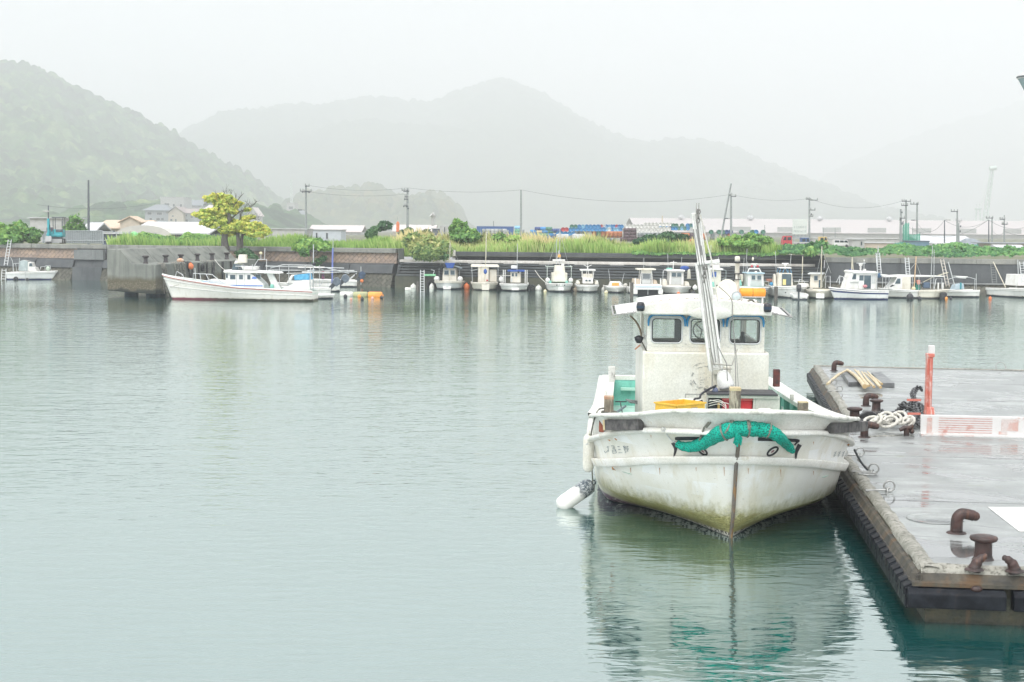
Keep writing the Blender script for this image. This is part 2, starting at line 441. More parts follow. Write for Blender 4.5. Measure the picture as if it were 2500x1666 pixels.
def blocks_mat(name, ca, cb, joint, size=.42):
    b = NB(name); s = b.sep(b.co())
    # square setts set on their corners, laid along the wall (object x) and its height (object z)
    u = b.math('ADD', s[0], s[2]); v = b.math('SUBTRACT', s[0], s[2])
    cx = b.n("ShaderNodeCombineXYZ"); b.l(u, cx.inputs[0]); b.l(v, cx.inputs[1])
    br = b.n("ShaderNodeTexBrick"); b.l(cx.outputs[0], br.inputs["Vector"])
    b.set(br, Scale=1.0); br.inputs["Mortar Size"].default_value = .022; br.inputs["Brick Width"].default_value = size*1.5; br.inputs["Row Height"].default_value = size*.9
    br.inputs["Color1"].default_value = (*ca, 1); br.inputs["Color2"].default_value = (*cb, 1); br.inputs["Mortar"].default_value = (*joint, 1); br.inputs["Mortar Smooth"].default_value = .3
    c = b.mix(b.rng(b.noise(1.1, 5), .4, .65, 0, .6), br.outputs["Color"], tuple(k*.6 for k in cb))
    c = b.mix(b.rng(b.noise(6, 4), .45, .7, 0, .4), c, tuple(min(1, k*1.35) for k in ca))
    b.princ(c, .85, 0, b.bump(b.math('SUBTRACT', b.noise(5, 3), b.math('MULTIPLY', br.outputs["Fac"], 1.6)), .8, .06), .3); return b.m
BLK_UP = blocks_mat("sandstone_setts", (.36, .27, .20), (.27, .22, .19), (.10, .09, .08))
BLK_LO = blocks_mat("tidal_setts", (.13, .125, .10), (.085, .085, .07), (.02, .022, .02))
WALLA, WALLB, WALLC = Vector((-62, 118.2, 0)), Vector((-8.2, 101.5, 0)), Vector((60, 91.0, 0))
def wall_mat4(a, b_):
    d = (b_-a); L = d.length
    return Matrix.Translation(a) @ Matrix.Rotation(math.atan2(d.y, d.x), 4, 'Z'), L
MA, LA = wall_mat4(WALLA, WALLB); MB_, LB = wall_mat4(WALLB, WALLC)
def along(Mx, px, py, z=0.0):                # local x on the wall line for a pixel column
    inv = Mx.inverted(); o = inv @ CAMP; d = inv.to_3x3() @ ray(px, py)
    t = -o.y / d.y; return (o + d*t).x
xa = lambda px, py=640: along(MA, px, py)
xb = lambda px, py=660: along(MB_, px, py)

def wall_thing(name, label, Mx):
    o = thing(name, label, "sea wall"); o.matrix_world = Mx; return o
# left and middle wall: concrete coping, band of sandstone setts, dark berm, tidal setts
def sett_wall(label, x0, x1, plain=None, gaps=()):
    w_ = wall_thing("sea_wall", label, MA)
    q = MB(); n = max(1, int((x1-x0)/6.3)); 
    for i in range(n):
        a = lerp(x0, x1, i/n); c = lerp(x0, x1, (i+1)/n)-.02
        q.bx(a, c, -.12, .75, 2.36, 2.68+.015*(i % 2))
    q.build("coping", WALL_CAP, w_, bevel=.03)
    p1 = plain if plain else x1
    q = MB().prism_x([(-.02, 1.6), (.8, 1.6), (.8, 2.36), (.10, 2.36)], x0, p1); q.build("sett_band", BLK_UP, w_)
    q = MB(); k = max(1, int((p1-x0)/3.1))
    for i in range(k):
        a = lerp(x0, p1, i/k); c = lerp(x0, p1, (i+1)/k)-.05; j = .06*rng.random()
        q.prism_x([(-.75-j, .93), (.8, .93), (.8, 1.6), (-.05, 1.62+j*.5), (-.45-j, 1.52)], a, c)
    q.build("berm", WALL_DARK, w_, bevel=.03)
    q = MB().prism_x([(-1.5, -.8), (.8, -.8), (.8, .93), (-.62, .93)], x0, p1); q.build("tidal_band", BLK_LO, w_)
    if plain:
        q = MB().prism_x([(-.5, 1.0), (.8, 1.0), (.8, 2.36), (-.06, 2.36)], p1, x1)
        q.prism_x([(-1.0, -.8), (.8, -.8), (.8, 1.0), (-.75, 1.0)], p1, x1); q.build("plain_face", WALL_DARK, w_)
        q = MB(); q.bx(p1, x1, -.55, -.30, 1.55, 2.30); q.build("face_slab", WALL_MID, w_)  # mid-grey concrete slab standing proud of the darker plain face
    return w_
XJ = xa(262)
sett_wall("sandstone and concrete sea wall behind the small white motorboat at the left edge", 0, XJ, plain=xa(191))
XSTEP0 = LA
sett_wall("long sandstone sett sea wall between the jetty and the dark steps", XJ+.02, XSTEP0-.02, None)
# end pier between the sett wall and the steps
e = wall_thing("wall_pier", "grey concrete wall end beside the leafy bush and the steps", MA)
q = MB().bx(xa(975), LA+.25, -.2, .8, 1.55, 2.7); q.build("cap_block", WALL_MID, e, bevel=.03)
q = MB().prism_x([(-1.1, -.8), (.8, -.8), (.8, 1.55), (-.45, 1.55)], xa(985), LA+.25); q.build("base_block", WALL_DARK, e, bevel=.03)

# stepped quay
XS1 = xb(2014)
st = wall_thing("stepped_quay", "long dark stepped quay wall with a white walkway edge behind the small boats", MB_)
q = MB().prism_x([(1.25, 1.6), (1.75, 1.6), (1.75, 2.5), (1.32, 2.5)], xb(1103), XS1+.0); q.build("parapet", WALL_DARK, st, bevel=.02)
q = MB().bx(.28, XS1-4.5, -.35, 1.25, 1.74, 1.91); q.add([(XS1-4.5, -.35, 1.74), (XS1-4.5, -.35, 1.91), (XS1-4.5, 1.25, 1.91), (XS1-4.5, 1.25, 1.74), (XS1-.6, 1.0, 1.74), (XS1-.6, 1.0, 1.91), (XS1-.6, 1.25, 1.91), (XS1-.6, 1.25, 1.74)], [(0, 1, 5, 4), (1, 2, 6, 5), (4, 5, 6, 7), (0, 4, 7, 3)])
for i in range(12):
    xx = xb(1075+i*86.5)
    if xx < XS1-5: q.bx(xx-.5, xx+.45, -.33, 0.1, 1.56, 1.74)
q.build("walkway", WHITE_SLAB, st, bevel=.015)
for i in range(5):
    z1 = 1.70-i*.19; y0 = -.22-i*.30
    q = MB(); x1 = XS1 - i*.12
    k = 10
    for j in range(k):
        q.bx(lerp(.3, x1, j/k), lerp(.3, x1, (j+1)/k)-.012, y0-.12, y0+.42, z1-.13, z1)
    q.build("step", STEP_MAT, st, bevel=.01)
q = MB().prism_x([(-1.62, -.8), (1.3, -.8), (1.3, 1.60), (0.2, 1.60), (-1.3, .70), (-1.62, .78)], .25, XS1); q.build("quay_face", OLIVE_WALL, st)
q = MB().bx(xb(1097), xb(1104), 1.1, 1.24, 2.0, 2.62); q.build("white_post", WHITE_SLAB, st)
# right-hand plain wall with tidal setts
rw = wall_thing("sea_wall", "tall plain dark concrete sea wall right of the steps with a lighter coping", MB_)
q = MB(); x0 = XS1+.03; n = 8
for i in range(n): q.bx(lerp(x0, LB, i/n), lerp(x0, LB, (i+1)/n)-.02, .1, .75, 2.06, 2.40)
q.build("coping", WALL_CAP, rw, bevel=.02)
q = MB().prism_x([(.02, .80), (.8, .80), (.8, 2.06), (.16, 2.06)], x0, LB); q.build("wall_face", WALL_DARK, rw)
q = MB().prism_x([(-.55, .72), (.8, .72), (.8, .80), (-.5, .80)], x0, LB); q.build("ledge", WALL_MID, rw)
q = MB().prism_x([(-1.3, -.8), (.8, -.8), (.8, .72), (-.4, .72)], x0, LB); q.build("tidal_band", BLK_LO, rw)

# jetty: a concrete breakwater reaching out from the wall
b = NB("jetty_concrete"); s_ = b.sep(b.co())
c = b.mix(b.rng(b.noise(.7, 6, .65), .36, .66), (.20, .21, .185), (.13, .14, .125))
v = b.mapped((2.5, 2.5, .2)); c = b.mix(b.rng(b.noise(1, 5, .6, v), .5, .7, 0, .8), c, (.07, .08, .072))
zz = b.math('ADD', s_[2], b.math('MULTIPLY', b.math('SUBTRACT', b.noise(1.2, 4), .5), .5))
c = b.mix(b.rng(zz, 1.28, .95), c, (.075, .065, .038))
c = b.mix(b.math('MULTIPLY', b.rng(zz, 1.1, .8), b.rng(b.noise(16, 3), .5, .62)), c, (.16, .145, .11))
c = b.mix(b.rng(zz, .50, .36), c, (.02, .025, .02))
b.princ(c, .75, 0, b.bump(b.noise(11, 5), .5, .04), .35); JET = b.m
pA = D(262, 700, 84.0); pB = D(380, 700, 81.5); pC = D(540, 690, 92.0)
P = lambda p, z: Vector((p.x, p.y, z))
e1 = (P(pB, 0)-P(pA, 0)); e2 = (P(pC, 0)-P(pB, 0)); e2n = e2.normalized()
LJ = 17.5
je = thing("concrete_jetty", "short grey concrete jetty with a sloping wave wall left of the long white boat", "jetty")
A = P(pA, 0); B = P(pB, 0)
def jz(p, t, z): return p + e2n*t + Vector((0, 0, z))
A2 = A.lerp(B, .86); M0 = A.lerp(B, .38); 
zt = 2.74; zd = 1.92
q = MB()       # main body with the sloped parapet
prof = lambda t, y: [A + e2n*t + Vector((0, 0, .30)), B + e2n*t + Vector((0, 0, .22)), B + e2n*t + Vector((0, 0, zd)), A.lerp(B, .52) + e2n*t + Vector((0, 0, zd)), A.lerp(B, .27) + e2n*t + Vector((0, 0, zt)), A + e2n*t + Vector((0, 0, zt))]
r0 = prof(0, 0); r1 = prof(LJ, 0)
q.add(r0 + r1, [(0, 1, 2, 3, 4, 5), (11, 10, 9, 8, 7, 6)] + [(i, i+6, (i+1) % 6+6, (i+1) % 6) for i in range(6)])
q.build("body", JET, je, bevel=.05)
for t in (1.4, 5.5, 9.6, 13.7):
    for f_ in (.3, .75): MB().tube([A.lerp(B, f_)+e2n*t+Vector((0, 0, -1)), A.lerp(B, f_)+e2n*t+Vector((0, 0, .40))], .42, 12).build("pile", M("pile_steel", (.012, .03, .045), .6, (.02, .05, .08), 4), je)
for i in range(1, 5):
    t = LJ*i/5
    q = MB(); q.tube([A.lerp(B, .275)+e2n*t+Vector((0, 0, zt+.004)), A.lerp(B, .515)+e2n*t+Vector((0, 0, zd+.012))], .012, 4); q.build("joint", M("joint_dark", (.05, .05, .05), .9), je)
def jetty_bollard(t, f_=.66, lab=""):
    o = thing("bollard", lab, "bollard", A.lerp(B, f_)+e2n*t+Vector((0, 0, zd)), 0, "rusty bollards on the concrete jetty")
    MB().lathe([(.16, 0), (.15, .06), (.12, .1), (.12, .34)], 12).build("post", M("bollard_dark", (.03, .03, .035), .6, (.06, .045, .04), 8), o)
    MB().lathe([(.13, .34), (.20, .38), (.20, .44), (.14, .47)], 12).build("cap", MATS["bollard_dark"], o)
    return o
_ord = ["first", "second", "third", "fourth", "fifth", "sixth"]
for i, t in enumerate((1.0, 4.0, 6.4, 9.2, 11.8, 14.6)):
    jetty_bollard(t, .66, f"dark mushroom bollard on the concrete jetty, {_ord[i]} from the seaward end")
# ropes and old fenders hung down the jetty side
ROPE_DK = M("old_rope", (.30, .29, .25), .9, (.07, .07, .065), 12, bump=.5, bscale=90)
ROPE_WH = M("white_rope", (.62, .61, .56), .9, (.42, .41, .36), 18, bump=.8, bscale=60)
TYRE = M("tyre_rubber", (.018, .019, .022), .75, (.05, .05, .05), 9, bump=.3, bscale=60)
def jet_side(t, z, off=.07): return B + e2n*t + e1.normalized()*off + Vector((0, 0, z))
hang = [("tangled grey ropes hanging from the jetty corner above the white bow", .6, 1.7, 8, ROPE_DK, .024), ("dark tangled ropes hanging down the jetty behind the bow of the long boat", 2.6, 4.2, 9, ROPE_DK, .028), ("knot of pale ropes hanging from the middle of the jetty side", 7.4, 11.5, 7, ROPE_DK, .022), ("pair of dark ropes hanging on the jetty side by the orange float", 4.6, 5.4, 4, TYRE, .035)]
for lab, t0, t1, n, mt, rr in hang:
    q = MB()
    for i in range(n):
        t = lerp(t0, t1, rng.random()); pts = []
        zb = rng.uniform(-.1, .6)
        for k in range(9):
            u = k/8; pts.append(jet_side(t + math.sin(u*5+i)*.12*u + u*.5, lerp(zd+.03, zb, u), .06+.05*rng.random()+.25*u*u*(i % 2)))
        q.tube([jet_side(t, zd+.05, -.25)]+pts, rr*rng.uniform(.7, 1.2), 5)
    tag(q.build("hanging_rope", mt), lab, "rope")
for i, (t, wd, lab) in enumerate([(6.6, .16, "narrow"), (8.0, .12, "slim"), (9.0, .3, "broad"), (10.8, .16, "dark"), (12.4, .2, "last")]):
    q = MB(); q.box(jet_side(t, 1.0, .06), (wd, .09, 1.75), rz=math.atan2(e2n.y, e2n.x), ry=(.0, .0, .18, .05, -.1)[i])
    tag(q.build("rubber_strip", TYRE, bevel=.02), f"{lab} black rubber fender strip hung upright on the jetty side, {_ord[i]} from the bow", "fender", "rubber strips on the jetty side")
q = MB(); q.torus(jet_side(7.2, 1.55, .1), .17, .07, Matrix.Rotation(math.atan2(e2n.y, e2n.x), 4, 'Z') @ Matrix.Rotation(PI/2, 4, 'X'), 16, 8)
tag(q.build("tyre_fender", TYRE), "small black tyre fender hung on the jetty side", "tyre")
def ball_float(name, lab, p, r, mat, g=None, sq=(1, 1, 1)):
    o = thing(name, lab, "float", p, 0, g)
    MB().ball((0, 0, 0), r, n=14, sq=sq).build("ball", mat, o)
    MB().torus((0, 0, r*sq[2]), r*.22, r*.08, Matrix.Rotation(PI/2, 4, 'X'), 10, 6).build("eye", mat, o)
    return o
ORANGE = M("orange_float", (.80, .20, .045), .5, (.62, .16, .06), 4, dirt=1)
ORANGE2 = M("orange_foam", (.85, .36, .06), .55, (.7, .25, .05), 4)
WHITE_F = M("white_float", (.74, .74, .70), .55, (.55, .55, .50), 5)
YELLOWF = M("cream_float", (.74, .68, .42), .55, (.6, .55, .35), 5)
ball_float("orange_float", "orange ball float hung on the jetty side near its seaward end", jet_side(5.0, 1.70, .2), .19, ORANGE)
ball_float("white_float", "pale grey ball float hung on the jetty side above the long boat", jet_side(13.1, 1.62, .2), .22, WHITE_F, sq=(.8, .8, 1.15))
q = MB().box(jet_side(15.7, zd+.16, -.4), (.5, .4, .3)); tag(q.build("crate", M("orange_crate", (.55, .22, .07), .7, (.4, .17, .07), 6), bevel=.02), "orange box at the shore end of the jetty under the tree", "crate")
q = MB(); q.ball(jet_side(4.35, zd+.14, -.35), .17, sq=(1.3, 1, .8)); tag(q.build("float_bag", M("pale_bag", (.6, .5, .42), .8, (.62, .28, .12), 3)), "pale orange bundle lying on the jetty edge", "bundle")
# ------------------------------------------------------------------ plants
def leaf_mat(name, cols, rough=.6, trans=.25):
    b = NB(name); at = b.n("ShaderNodeAttribute"); at.attribute_name = "tint"
    c = b.ramp(at.outputs["Fac"], [(i/(len(cols)-1), k) for i, k in enumerate(cols)])
    p = b.princ(c, rough, 0, None, .35)
    tr = b.n("ShaderNodeBsdfTranslucent"); b.l(c, tr.inputs["Color"])
    mx_ = b.n("ShaderNodeMixShader"); mx_.inputs[0].default_value = trans
    b.l(p.outputs[0], mx_.inputs[1]); b.l(tr.outputs[0], mx_.inputs[2]); b.l(mx_.outputs[0], b.out.inputs["Surface"]); return b.m
L_GREEN = leaf_mat("bush_leaves", [(0.055, 0.143, 0.044), (0.121, 0.275, 0.066), (0.22, 0.407, 0.094), (0.352, 0.495, 0.121)])
L_WEEP = leaf_mat("weeping_leaves", [(.07, .15, .05), (.20, .30, .09), (.40, .45, .16), (.60, .56, .26)])
L_DARK = leaf_mat("dark_leaves", [(.03, .09, .04), (.06, .15, .06), (.11, .22, .08)])
L_KUDZU = leaf_mat("vine_leaves", [(0.039, 0.132, 0.055), (0.088, 0.231, 0.077), (0.176, 0.363, 0.11), (0.308, 0.462, 0.143)])
L_GRASS = leaf_mat("grass_blades", [(0.16, 0.311, 0.074), (0.271, 0.45, 0.105), (0.402, 0.557, 0.161), (0.553, 0.6, 0.247)])
L_REED = leaf_mat("reed_blades", [(0.321, 0.407, 0.143), (0.568, 0.574, 0.234), (0.766, 0.658, 0.351)])
L_YEL = leaf_mat("yellowing_leaves", [(.20, .34, .07), (.44, .58, .12), (.66, .70, .16), (.86, .76, .20)])
BARK = M("bark", (.075, .07, .06), .9, (.13, .12, .105), 6, bump=.6, bscale=25)
nrg = np.random.default_rng(5)
def leaf_mesh(name, C, N, size, tint, mat, elong=1.6, parent=None):
    n = len(C)
    N = N/np.maximum(np.linalg.norm(N, axis=1, keepdims=True), 1e-6)
    a = nrg.normal(size=(n, 3)); U = np.cross(N, a); U /= np.maximum(np.linalg.norm(U, axis=1, keepdims=True), 1e-6); W = np.cross(N, U)
    s = (size*nrg.uniform(.6, 1.4, n))[:, None]
    V = np.stack([C-U*s*elong*.5, C-W*s*.5+U*s*.1, C+U*s*elong*.5, C+W*s*.5+U*s*.1], 1).reshape(-1, 3)
    return quads(name, V, np.repeat(tint, 4), mat, parent)
def quads(name, V, tint, mat, parent=None):
    k = len(V); me = bpy.data.meshes.new(name)
    me.vertices.add(k); me.vertices.foreach_set("co", V.astype(np.float32).ravel())
    me.loops.add(k); me.loops.foreach_set("vertex_index", np.arange(k))
    me.polygons.add(k//4); me.polygons.foreach_set("loop_start", np.arange(0, k, 4)); me.polygons.foreach_set("loop_total", np.full(k//4, 4))
    a = me.attributes.new("tint", 'FLOAT', 'POINT'); a.data.foreach_set("value", np.clip(tint, 0, 1).astype(np.float32))
    me.materials.append(mat); me.update(calc_edges=True)
    o = bpy.data.objects.new(name, me); COL.objects.link(o)
    if parent: o.parent = parent
    return o
def cloud(blobs, dens, size):
    """leaf positions spread over lumpy ellipsoids: mostly an outer shell, some inside"""
    C = []; N = []; T = []
    for (c, r) in blobs:
        area = 4*PI*((r[0]*r[1])**1.6/3+(r[0]*r[2])**1.6/3+(r[1]*r[2])**1.6/3)**(1/1.6)
        n = max(20, int(area*dens)); d = nrg.normal(size=(n, 3)); d /= np.linalg.norm(d, axis=1, keepdims=True)
        ph = nrg.uniform(0, 6.28, 3)
        lump = 1+.13*np.sin(5*d[:, 0]+ph[0])*np.sin(4.3*d[:, 2]+ph[1])+.10*np.sin(9*d[:, 1]+ph[2]+6*d[:, 0])
        rad = (nrg.uniform(.55, 1.05, n)**.5)*lump
        C.append(np.array(c)+d*rad[:, None]*np.array(r)); nn = d+nrg.normal(size=(n, 3))*.7; nn[:, 2] += .35; N.append(nn)
        clump = np.sin(7*d[:, 0]+ph[1])*np.sin(8*d[:, 2]+ph[2])
        T.append(.45+.22*clump+nrg.normal(size=n)*.16+nrg.uniform(-.26, .26))
    return np.concatenate(C), np.concatenate(N), np.concatenate(T)
def bush(name, label, blobs, mat=None, dens=130, size=.13, stems=True, cat="bush", group=None, elong=1.6):
    base = (sum(b_[0][0] for b_ in blobs)/len(blobs), sum(b_[0][1] for b_ in blobs)/len(blobs), min(b_[0][2]-b_[1][2] for b_ in blobs))
    o = thing(name, label, cat, base, 0, group)
    bl = [((c[0]-base[0], c[1]-base[1], c[2]-base[2]), r) for c, r in blobs]
    C, N, T = cloud(bl, dens, size)
    leaf_mesh("foliage", C, N, size, T, mat or L_GREEN, elong, o)
    q = MB()
    for c, r in bl:
        for k in range(2):
            e_ = Vector(c)+Vector((nrg.uniform(-.5, .5)*r[0], nrg.uniform(-.4, .4)*r[1], nrg.uniform(0, .5)*r[2]))
            q.tube([(c[0]*.3, c[1]*.3, 0), Vector((c[0]*.6, c[1]*.6, c[2]*.5)), e_], [.05, .035, .012], 5)
    q.build("stem", BARK, o); return o
def bl(x, y, Y, rx, rz, ry=None):            # blob seen at pixel (x, y), radii in photo pixels
    p = D(x, y, Y); s = Y/FPX; return ((p.x, p.y, p.z), (rx*s, (ry or rx)*s, rz*s))

# grass and reeds on the bank behind the wall
STEP_X1 = (MB_ @ Vector((XS1, 0, 0))).x
def blade_field(name, n, xf, depth, hts, mat, wid=.035, lean=.35, z0=LZ, seed=1, mask=None):
    g = np.random.default_rng(seed)
    X = g.uniform(xf[0], xf[1], n); 
    wy = np.where(X < WALLB.x, WALLA.y+(X-WALLA.x)*(WALLB.y-WALLA.y)/(WALLB.x-WALLA.x), WALLB.y+(X-WALLB.x)*(WALLC.y-WALLB.y)/(WALLC.x-WALLB.x))
    off = depth[0]+(depth[1]-depth[0])*g.uniform(0, 1, n)+np.where((X > WALLB.x+2.2) & (X < STEP_X1), 1.1, 0)
    Y = wy+off
    env = .30+.95*smooth_noise(X*1.0+500, Y+500, 2.2, seed)*1.0+.45*smooth_noise(X+500, Y+500, .9, seed+3)
    h = hts*env*g.uniform(.55, 1.15, n)
    if mask is not None:
        k = mask(X, Y, g); X, Y, h, env = X[k], Y[k], h[k], env[k]; n = len(X)
    ang = g.uniform(0, 6.28, n); ln = lean*h*g.uniform(.1, 1, n); bx_, by_ = np.cos(ang)*ln, np.sin(ang)*ln
    w_ = wid*g.uniform(.6, 1.5, n); wa = g.uniform(-.6, .6, n)
    dx, dy = np.cos(wa)*w_, np.sin(wa)*w_
    Z = np.full(n, z0)
    V = np.stack([np.stack([X-dx, Y-dy, Z-.1], 1), np.stack([X+dx, Y+dy, Z-.1], 1), np.stack([X+dx*.55+bx_*.5, Y+dy*.55+by_*.5, Z+h*.65], 1), np.stack([X+bx_, Y+by_, Z+h], 1)], 1).reshape(-1, 3)
    patch = smooth_noise(X+900, Y+900, 3.5, seed+8)
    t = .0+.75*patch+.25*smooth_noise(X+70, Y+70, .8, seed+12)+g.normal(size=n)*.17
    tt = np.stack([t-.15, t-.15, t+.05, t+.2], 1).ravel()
    return tag(quads(name, V, tt, mat), kind="stuff")
xL = lambda x, Y=100: D(x, 600, Y).x
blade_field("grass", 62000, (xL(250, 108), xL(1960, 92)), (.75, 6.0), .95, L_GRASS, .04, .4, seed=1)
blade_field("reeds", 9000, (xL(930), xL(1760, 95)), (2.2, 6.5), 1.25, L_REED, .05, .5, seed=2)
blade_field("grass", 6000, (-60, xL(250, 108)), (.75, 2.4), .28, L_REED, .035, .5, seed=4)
# vines spilling over the right-hand wall and along the left bank: nobody could count these
def vine_bank(name, x0, x1, n, y0, y1, zt, mat, size, seed):
    g = np.random.default_rng(seed); X = g.uniform(x0, x1, n); u = g.uniform(0, 1, n)
    wy = np.where(X < WALLB.x, WALLA.y+(X-WALLA.x)*(WALLB.y-WALLA.y)/(WALLB.x-WALLA.x), WALLB.y+(X-WALLB.x)*(WALLC.y-WALLB.y)/(WALLC.x-WALLB.x))
    Y = wy+y0+(y1-y0)*u
    lump = smooth_noise(X+300, Y*1.0+300, 1.9, seed)*.62+smooth_noise(X+300, Y+300, .75, seed+1)*.38
    prof = np.minimum(1, .50+u*1.1)
    Z = LZ+(zt*(.45+.75*lump))*prof*g.uniform(.72, 1.03, n)**.5
    gx = (smooth_noise(X+300.2, Y+300, 1.9, seed)-smooth_noise(X+299.8, Y+300, 1.9, seed))
    N = np.stack([-gx*3, -np.ones(n)*.7, np.ones(n)], 1)+g.normal(size=(n, 3))*.5
    t = .35+.9*(lump-.5)+g.normal(size=n)*.17
    return tag(leaf_mesh(name, np.stack([X, Y, Z], 1), N, size, t, mat, 1.3), kind="stuff")
vine_bank("vines", xL(1950, 92), 58, 17000, .45, 4.5, 1.15, L_KUDZU, .19, 11)
vine_bank("undergrowth", xL(300, 108), xL(600, 104), 6500, .9, 3.6, 1.35, L_GREEN, .17, 13)
vine_bank("undergrowth", xL(1560, 95), xL(1960, 93), 4500, 1.2, 4.5, .75, L_GREEN, .15, 14)

bush("leafy_bush", "big rounded green bush on top of the wall at the left edge", [bl(8, 572, 112, 22, 24), bl(45, 566, 112.5, 26, 25), bl(80, 576, 112, 20, 18), bl(25, 585, 111.5, 30, 14), bl(-25, 570, 112, 30, 26)], L_GREEN, 70, .22)
bush("round_tree", "soft grey green tree behind the excavator and fence", [bl(183, 545, 128, 18, 20), bl(195, 562, 128, 16, 14), bl(168, 560, 128, 14, 12)], L_GREEN, 60, .2, cat="tree")
bush("weeping_bush", "broad drooping bush spilling over the gap between wall end and dark parapet", [bl(1050, 604, 99.0, 34, 26), bl(1020, 600, 99.5, 22, 22), bl(1082, 610, 98.8, 20, 22), bl(1045, 618, 98.2, 40, 16), bl(1010, 588, 100, 24, 18)], L_WEEP, 130, .13, elong=4.0)
bush("leafy_bush", "dark undergrowth at the foot of the drooping bush behind the walkway", [bl(1040, 626, 98.2, 32, 8, 8), bl(1075, 625, 98.0, 22, 9, 8)], L_DARK, 110, .16)
bush("leafy_bush", "tall pointed bush left of the blue container", [bl(1120, 563, 106, 24, 22), bl(1115, 548, 106, 12, 14), bl(1148, 572, 106, 22, 13), bl(1135, 580, 105.5, 36, 10)], L_GREEN, 70, .2)
bush("leafy_bush", "small dark bush left of the orange banner", [bl(940, 551, 109, 17, 11), bl(928, 556, 109, 12, 8)], L_DARK, 90, .18)
bush("leafy_bush", "dark green bush among the reeds below the orange banner", [bl(908, 573, 107, 16, 14), bl(912, 562, 107, 8, 8)], L_DARK, 90, .18)
bush("leafy_bush", "low dark bush between the lattice pole and the tall pointed bush", [bl(1000, 565, 108, 10, 9), bl(985, 568, 108, 12, 7), bl(1042, 566, 108, 10, 6)], L_DARK, 90, .16)
bush("leafy_bush", "small bush in front of the grey drums beside the blue container", [bl(1220, 579, 105, 14, 11), bl(1208, 583, 105, 10, 8)], L_GREEN, 90, .16)
bush("leafy_bush", "yellow green bush right of the small bush under the plain pole", [bl(1255, 583, 105, 18, 8), bl(1243, 586, 104, 12, 6)], L_GRASS, 90, .15)
bush("leafy_bush", "dark spreading bush in front of the orange drums", [bl(1590, 584, 104, 24, 11), bl(1630, 578, 104, 24, 11), bl(1662, 581, 104, 20, 10), bl(1565, 590, 103, 20, 8), bl(1610, 592, 103, 30, 8)], L_DARK, 90, .17)
bush("leafy_bush", "wide green bush right of the mast crane below the drum yard", [bl(1795, 586, 101, 26, 11), bl(1838, 583, 101, 26, 13), bl(1868, 589, 101, 20, 12), bl(1770, 592, 100, 20, 9), bl(1815, 596, 100, 40, 8)], L_GREEN, 80, .18)
bush("leafy_bush", "dark rounded bush left of the vine covered bank", [bl(1985, 604, 96, 18, 13), bl(2005, 598, 96.5, 16, 10), bl(1978, 614, 95, 20, 10)], L_KUDZU, 90, .18)
bush("leafy_bush", "yellow green mound hanging over the sett wall", [bl(760, 596, 102.0, 36, 13), bl(735, 604, 101.2, 22, 10), bl(790, 603, 101.2, 22, 9), bl(742, 616, 100.2, 14, 10, 8)], L_GREEN, 90, .17)
bush("leafy_bush", "dark bush beside the orange box at the shore end of the jetty", [bl(598, 622, 101.5, 22, 16), bl(615, 632, 100.5, 14, 12, 10)], L_DARK, 100, .17)
bush("ivy_patch", "brown and green creeper growing down the sett wall above the blue mast", [bl(775, 640, 100.0, 12, 10, 4), bl(790, 632, 100.2, 8, 8, 4)], L_DARK, 130, .13, cat="creeper")

# the two yellowing trees at the shore end of the jetty
def pad_tree(name, label, base, limbs, pads, twigs, Y):
    o = thing(name, label, "tree", base)
    b0 = Vector(base)
    q = MB()
    for pts, r0, r1 in limbs:
        P_ = [D(x, y, Y+dy)-b0 for x, y, dy in pts]; P_ = catmull(P_, 4); k = len(P_)
        q.tube(P_, [lerp(r0, r1, i/(k-1)) for i in range(k)], 7)
    q.build("trunk", BARK, o)
    q = MB()
    for (x, y, dy), (x1, y1) in twigs:
        a = D(x, y, Y+dy)-b0; e_ = D(x1, y1, Y+dy+nrg.uniform(-.6, .6))-b0
        mid = a.lerp(e_, .55)+Vector((nrg.uniform(-.1, .1), 0, nrg.uniform(.02, .12)))
        q.tube([a, mid, e_], [.024, .014, .006], 5)
        for k in range(7):
            s_ = a.lerp(e_, nrg.uniform(.4, 1)); q.tube([s_, s_+Vector((nrg.uniform(-.28, .28), nrg.uniform(-.2, .2), nrg.uniform(.05, .42)))], [.009, .004], 4)
    q.build("twigs", BARK, o)
    bls = []
    for x, y, rx, rz, dy in pads:
        c, r = bl(x, y, Y+dy, rx*1.22, rz*1.25, rx*.9); bls.append(((c[0]-b0.x, c[1]-b0.y, c[2]-b0.z), r))
    small = []
    for (c, r) in bls:            # every pad is a loose cluster of smaller sprays
        for k in range(24):
            d = nrg.normal(size=3); d /= np.linalg.norm(d); rr = nrg.uniform(.45, 1.0)
            small.append(((c[0]+d[0]*r[0]*rr, c[1]+d[1]*r[1]*rr, c[2]+d[2]*r[2]*rr*.9), (r[0]*nrg.uniform(.22, .42), r[1]*nrg.uniform(.22, .42), r[2]*nrg.uniform(.18, .38))))
    C, N, T = cloud(small, 120, .12)
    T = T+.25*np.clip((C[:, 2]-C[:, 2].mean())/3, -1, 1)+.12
    leaf_mesh("crown", C, N, .13, T, L_YEL, 1.5, o)
    return o
YT = 103.0
p = D(553, 612, YT)
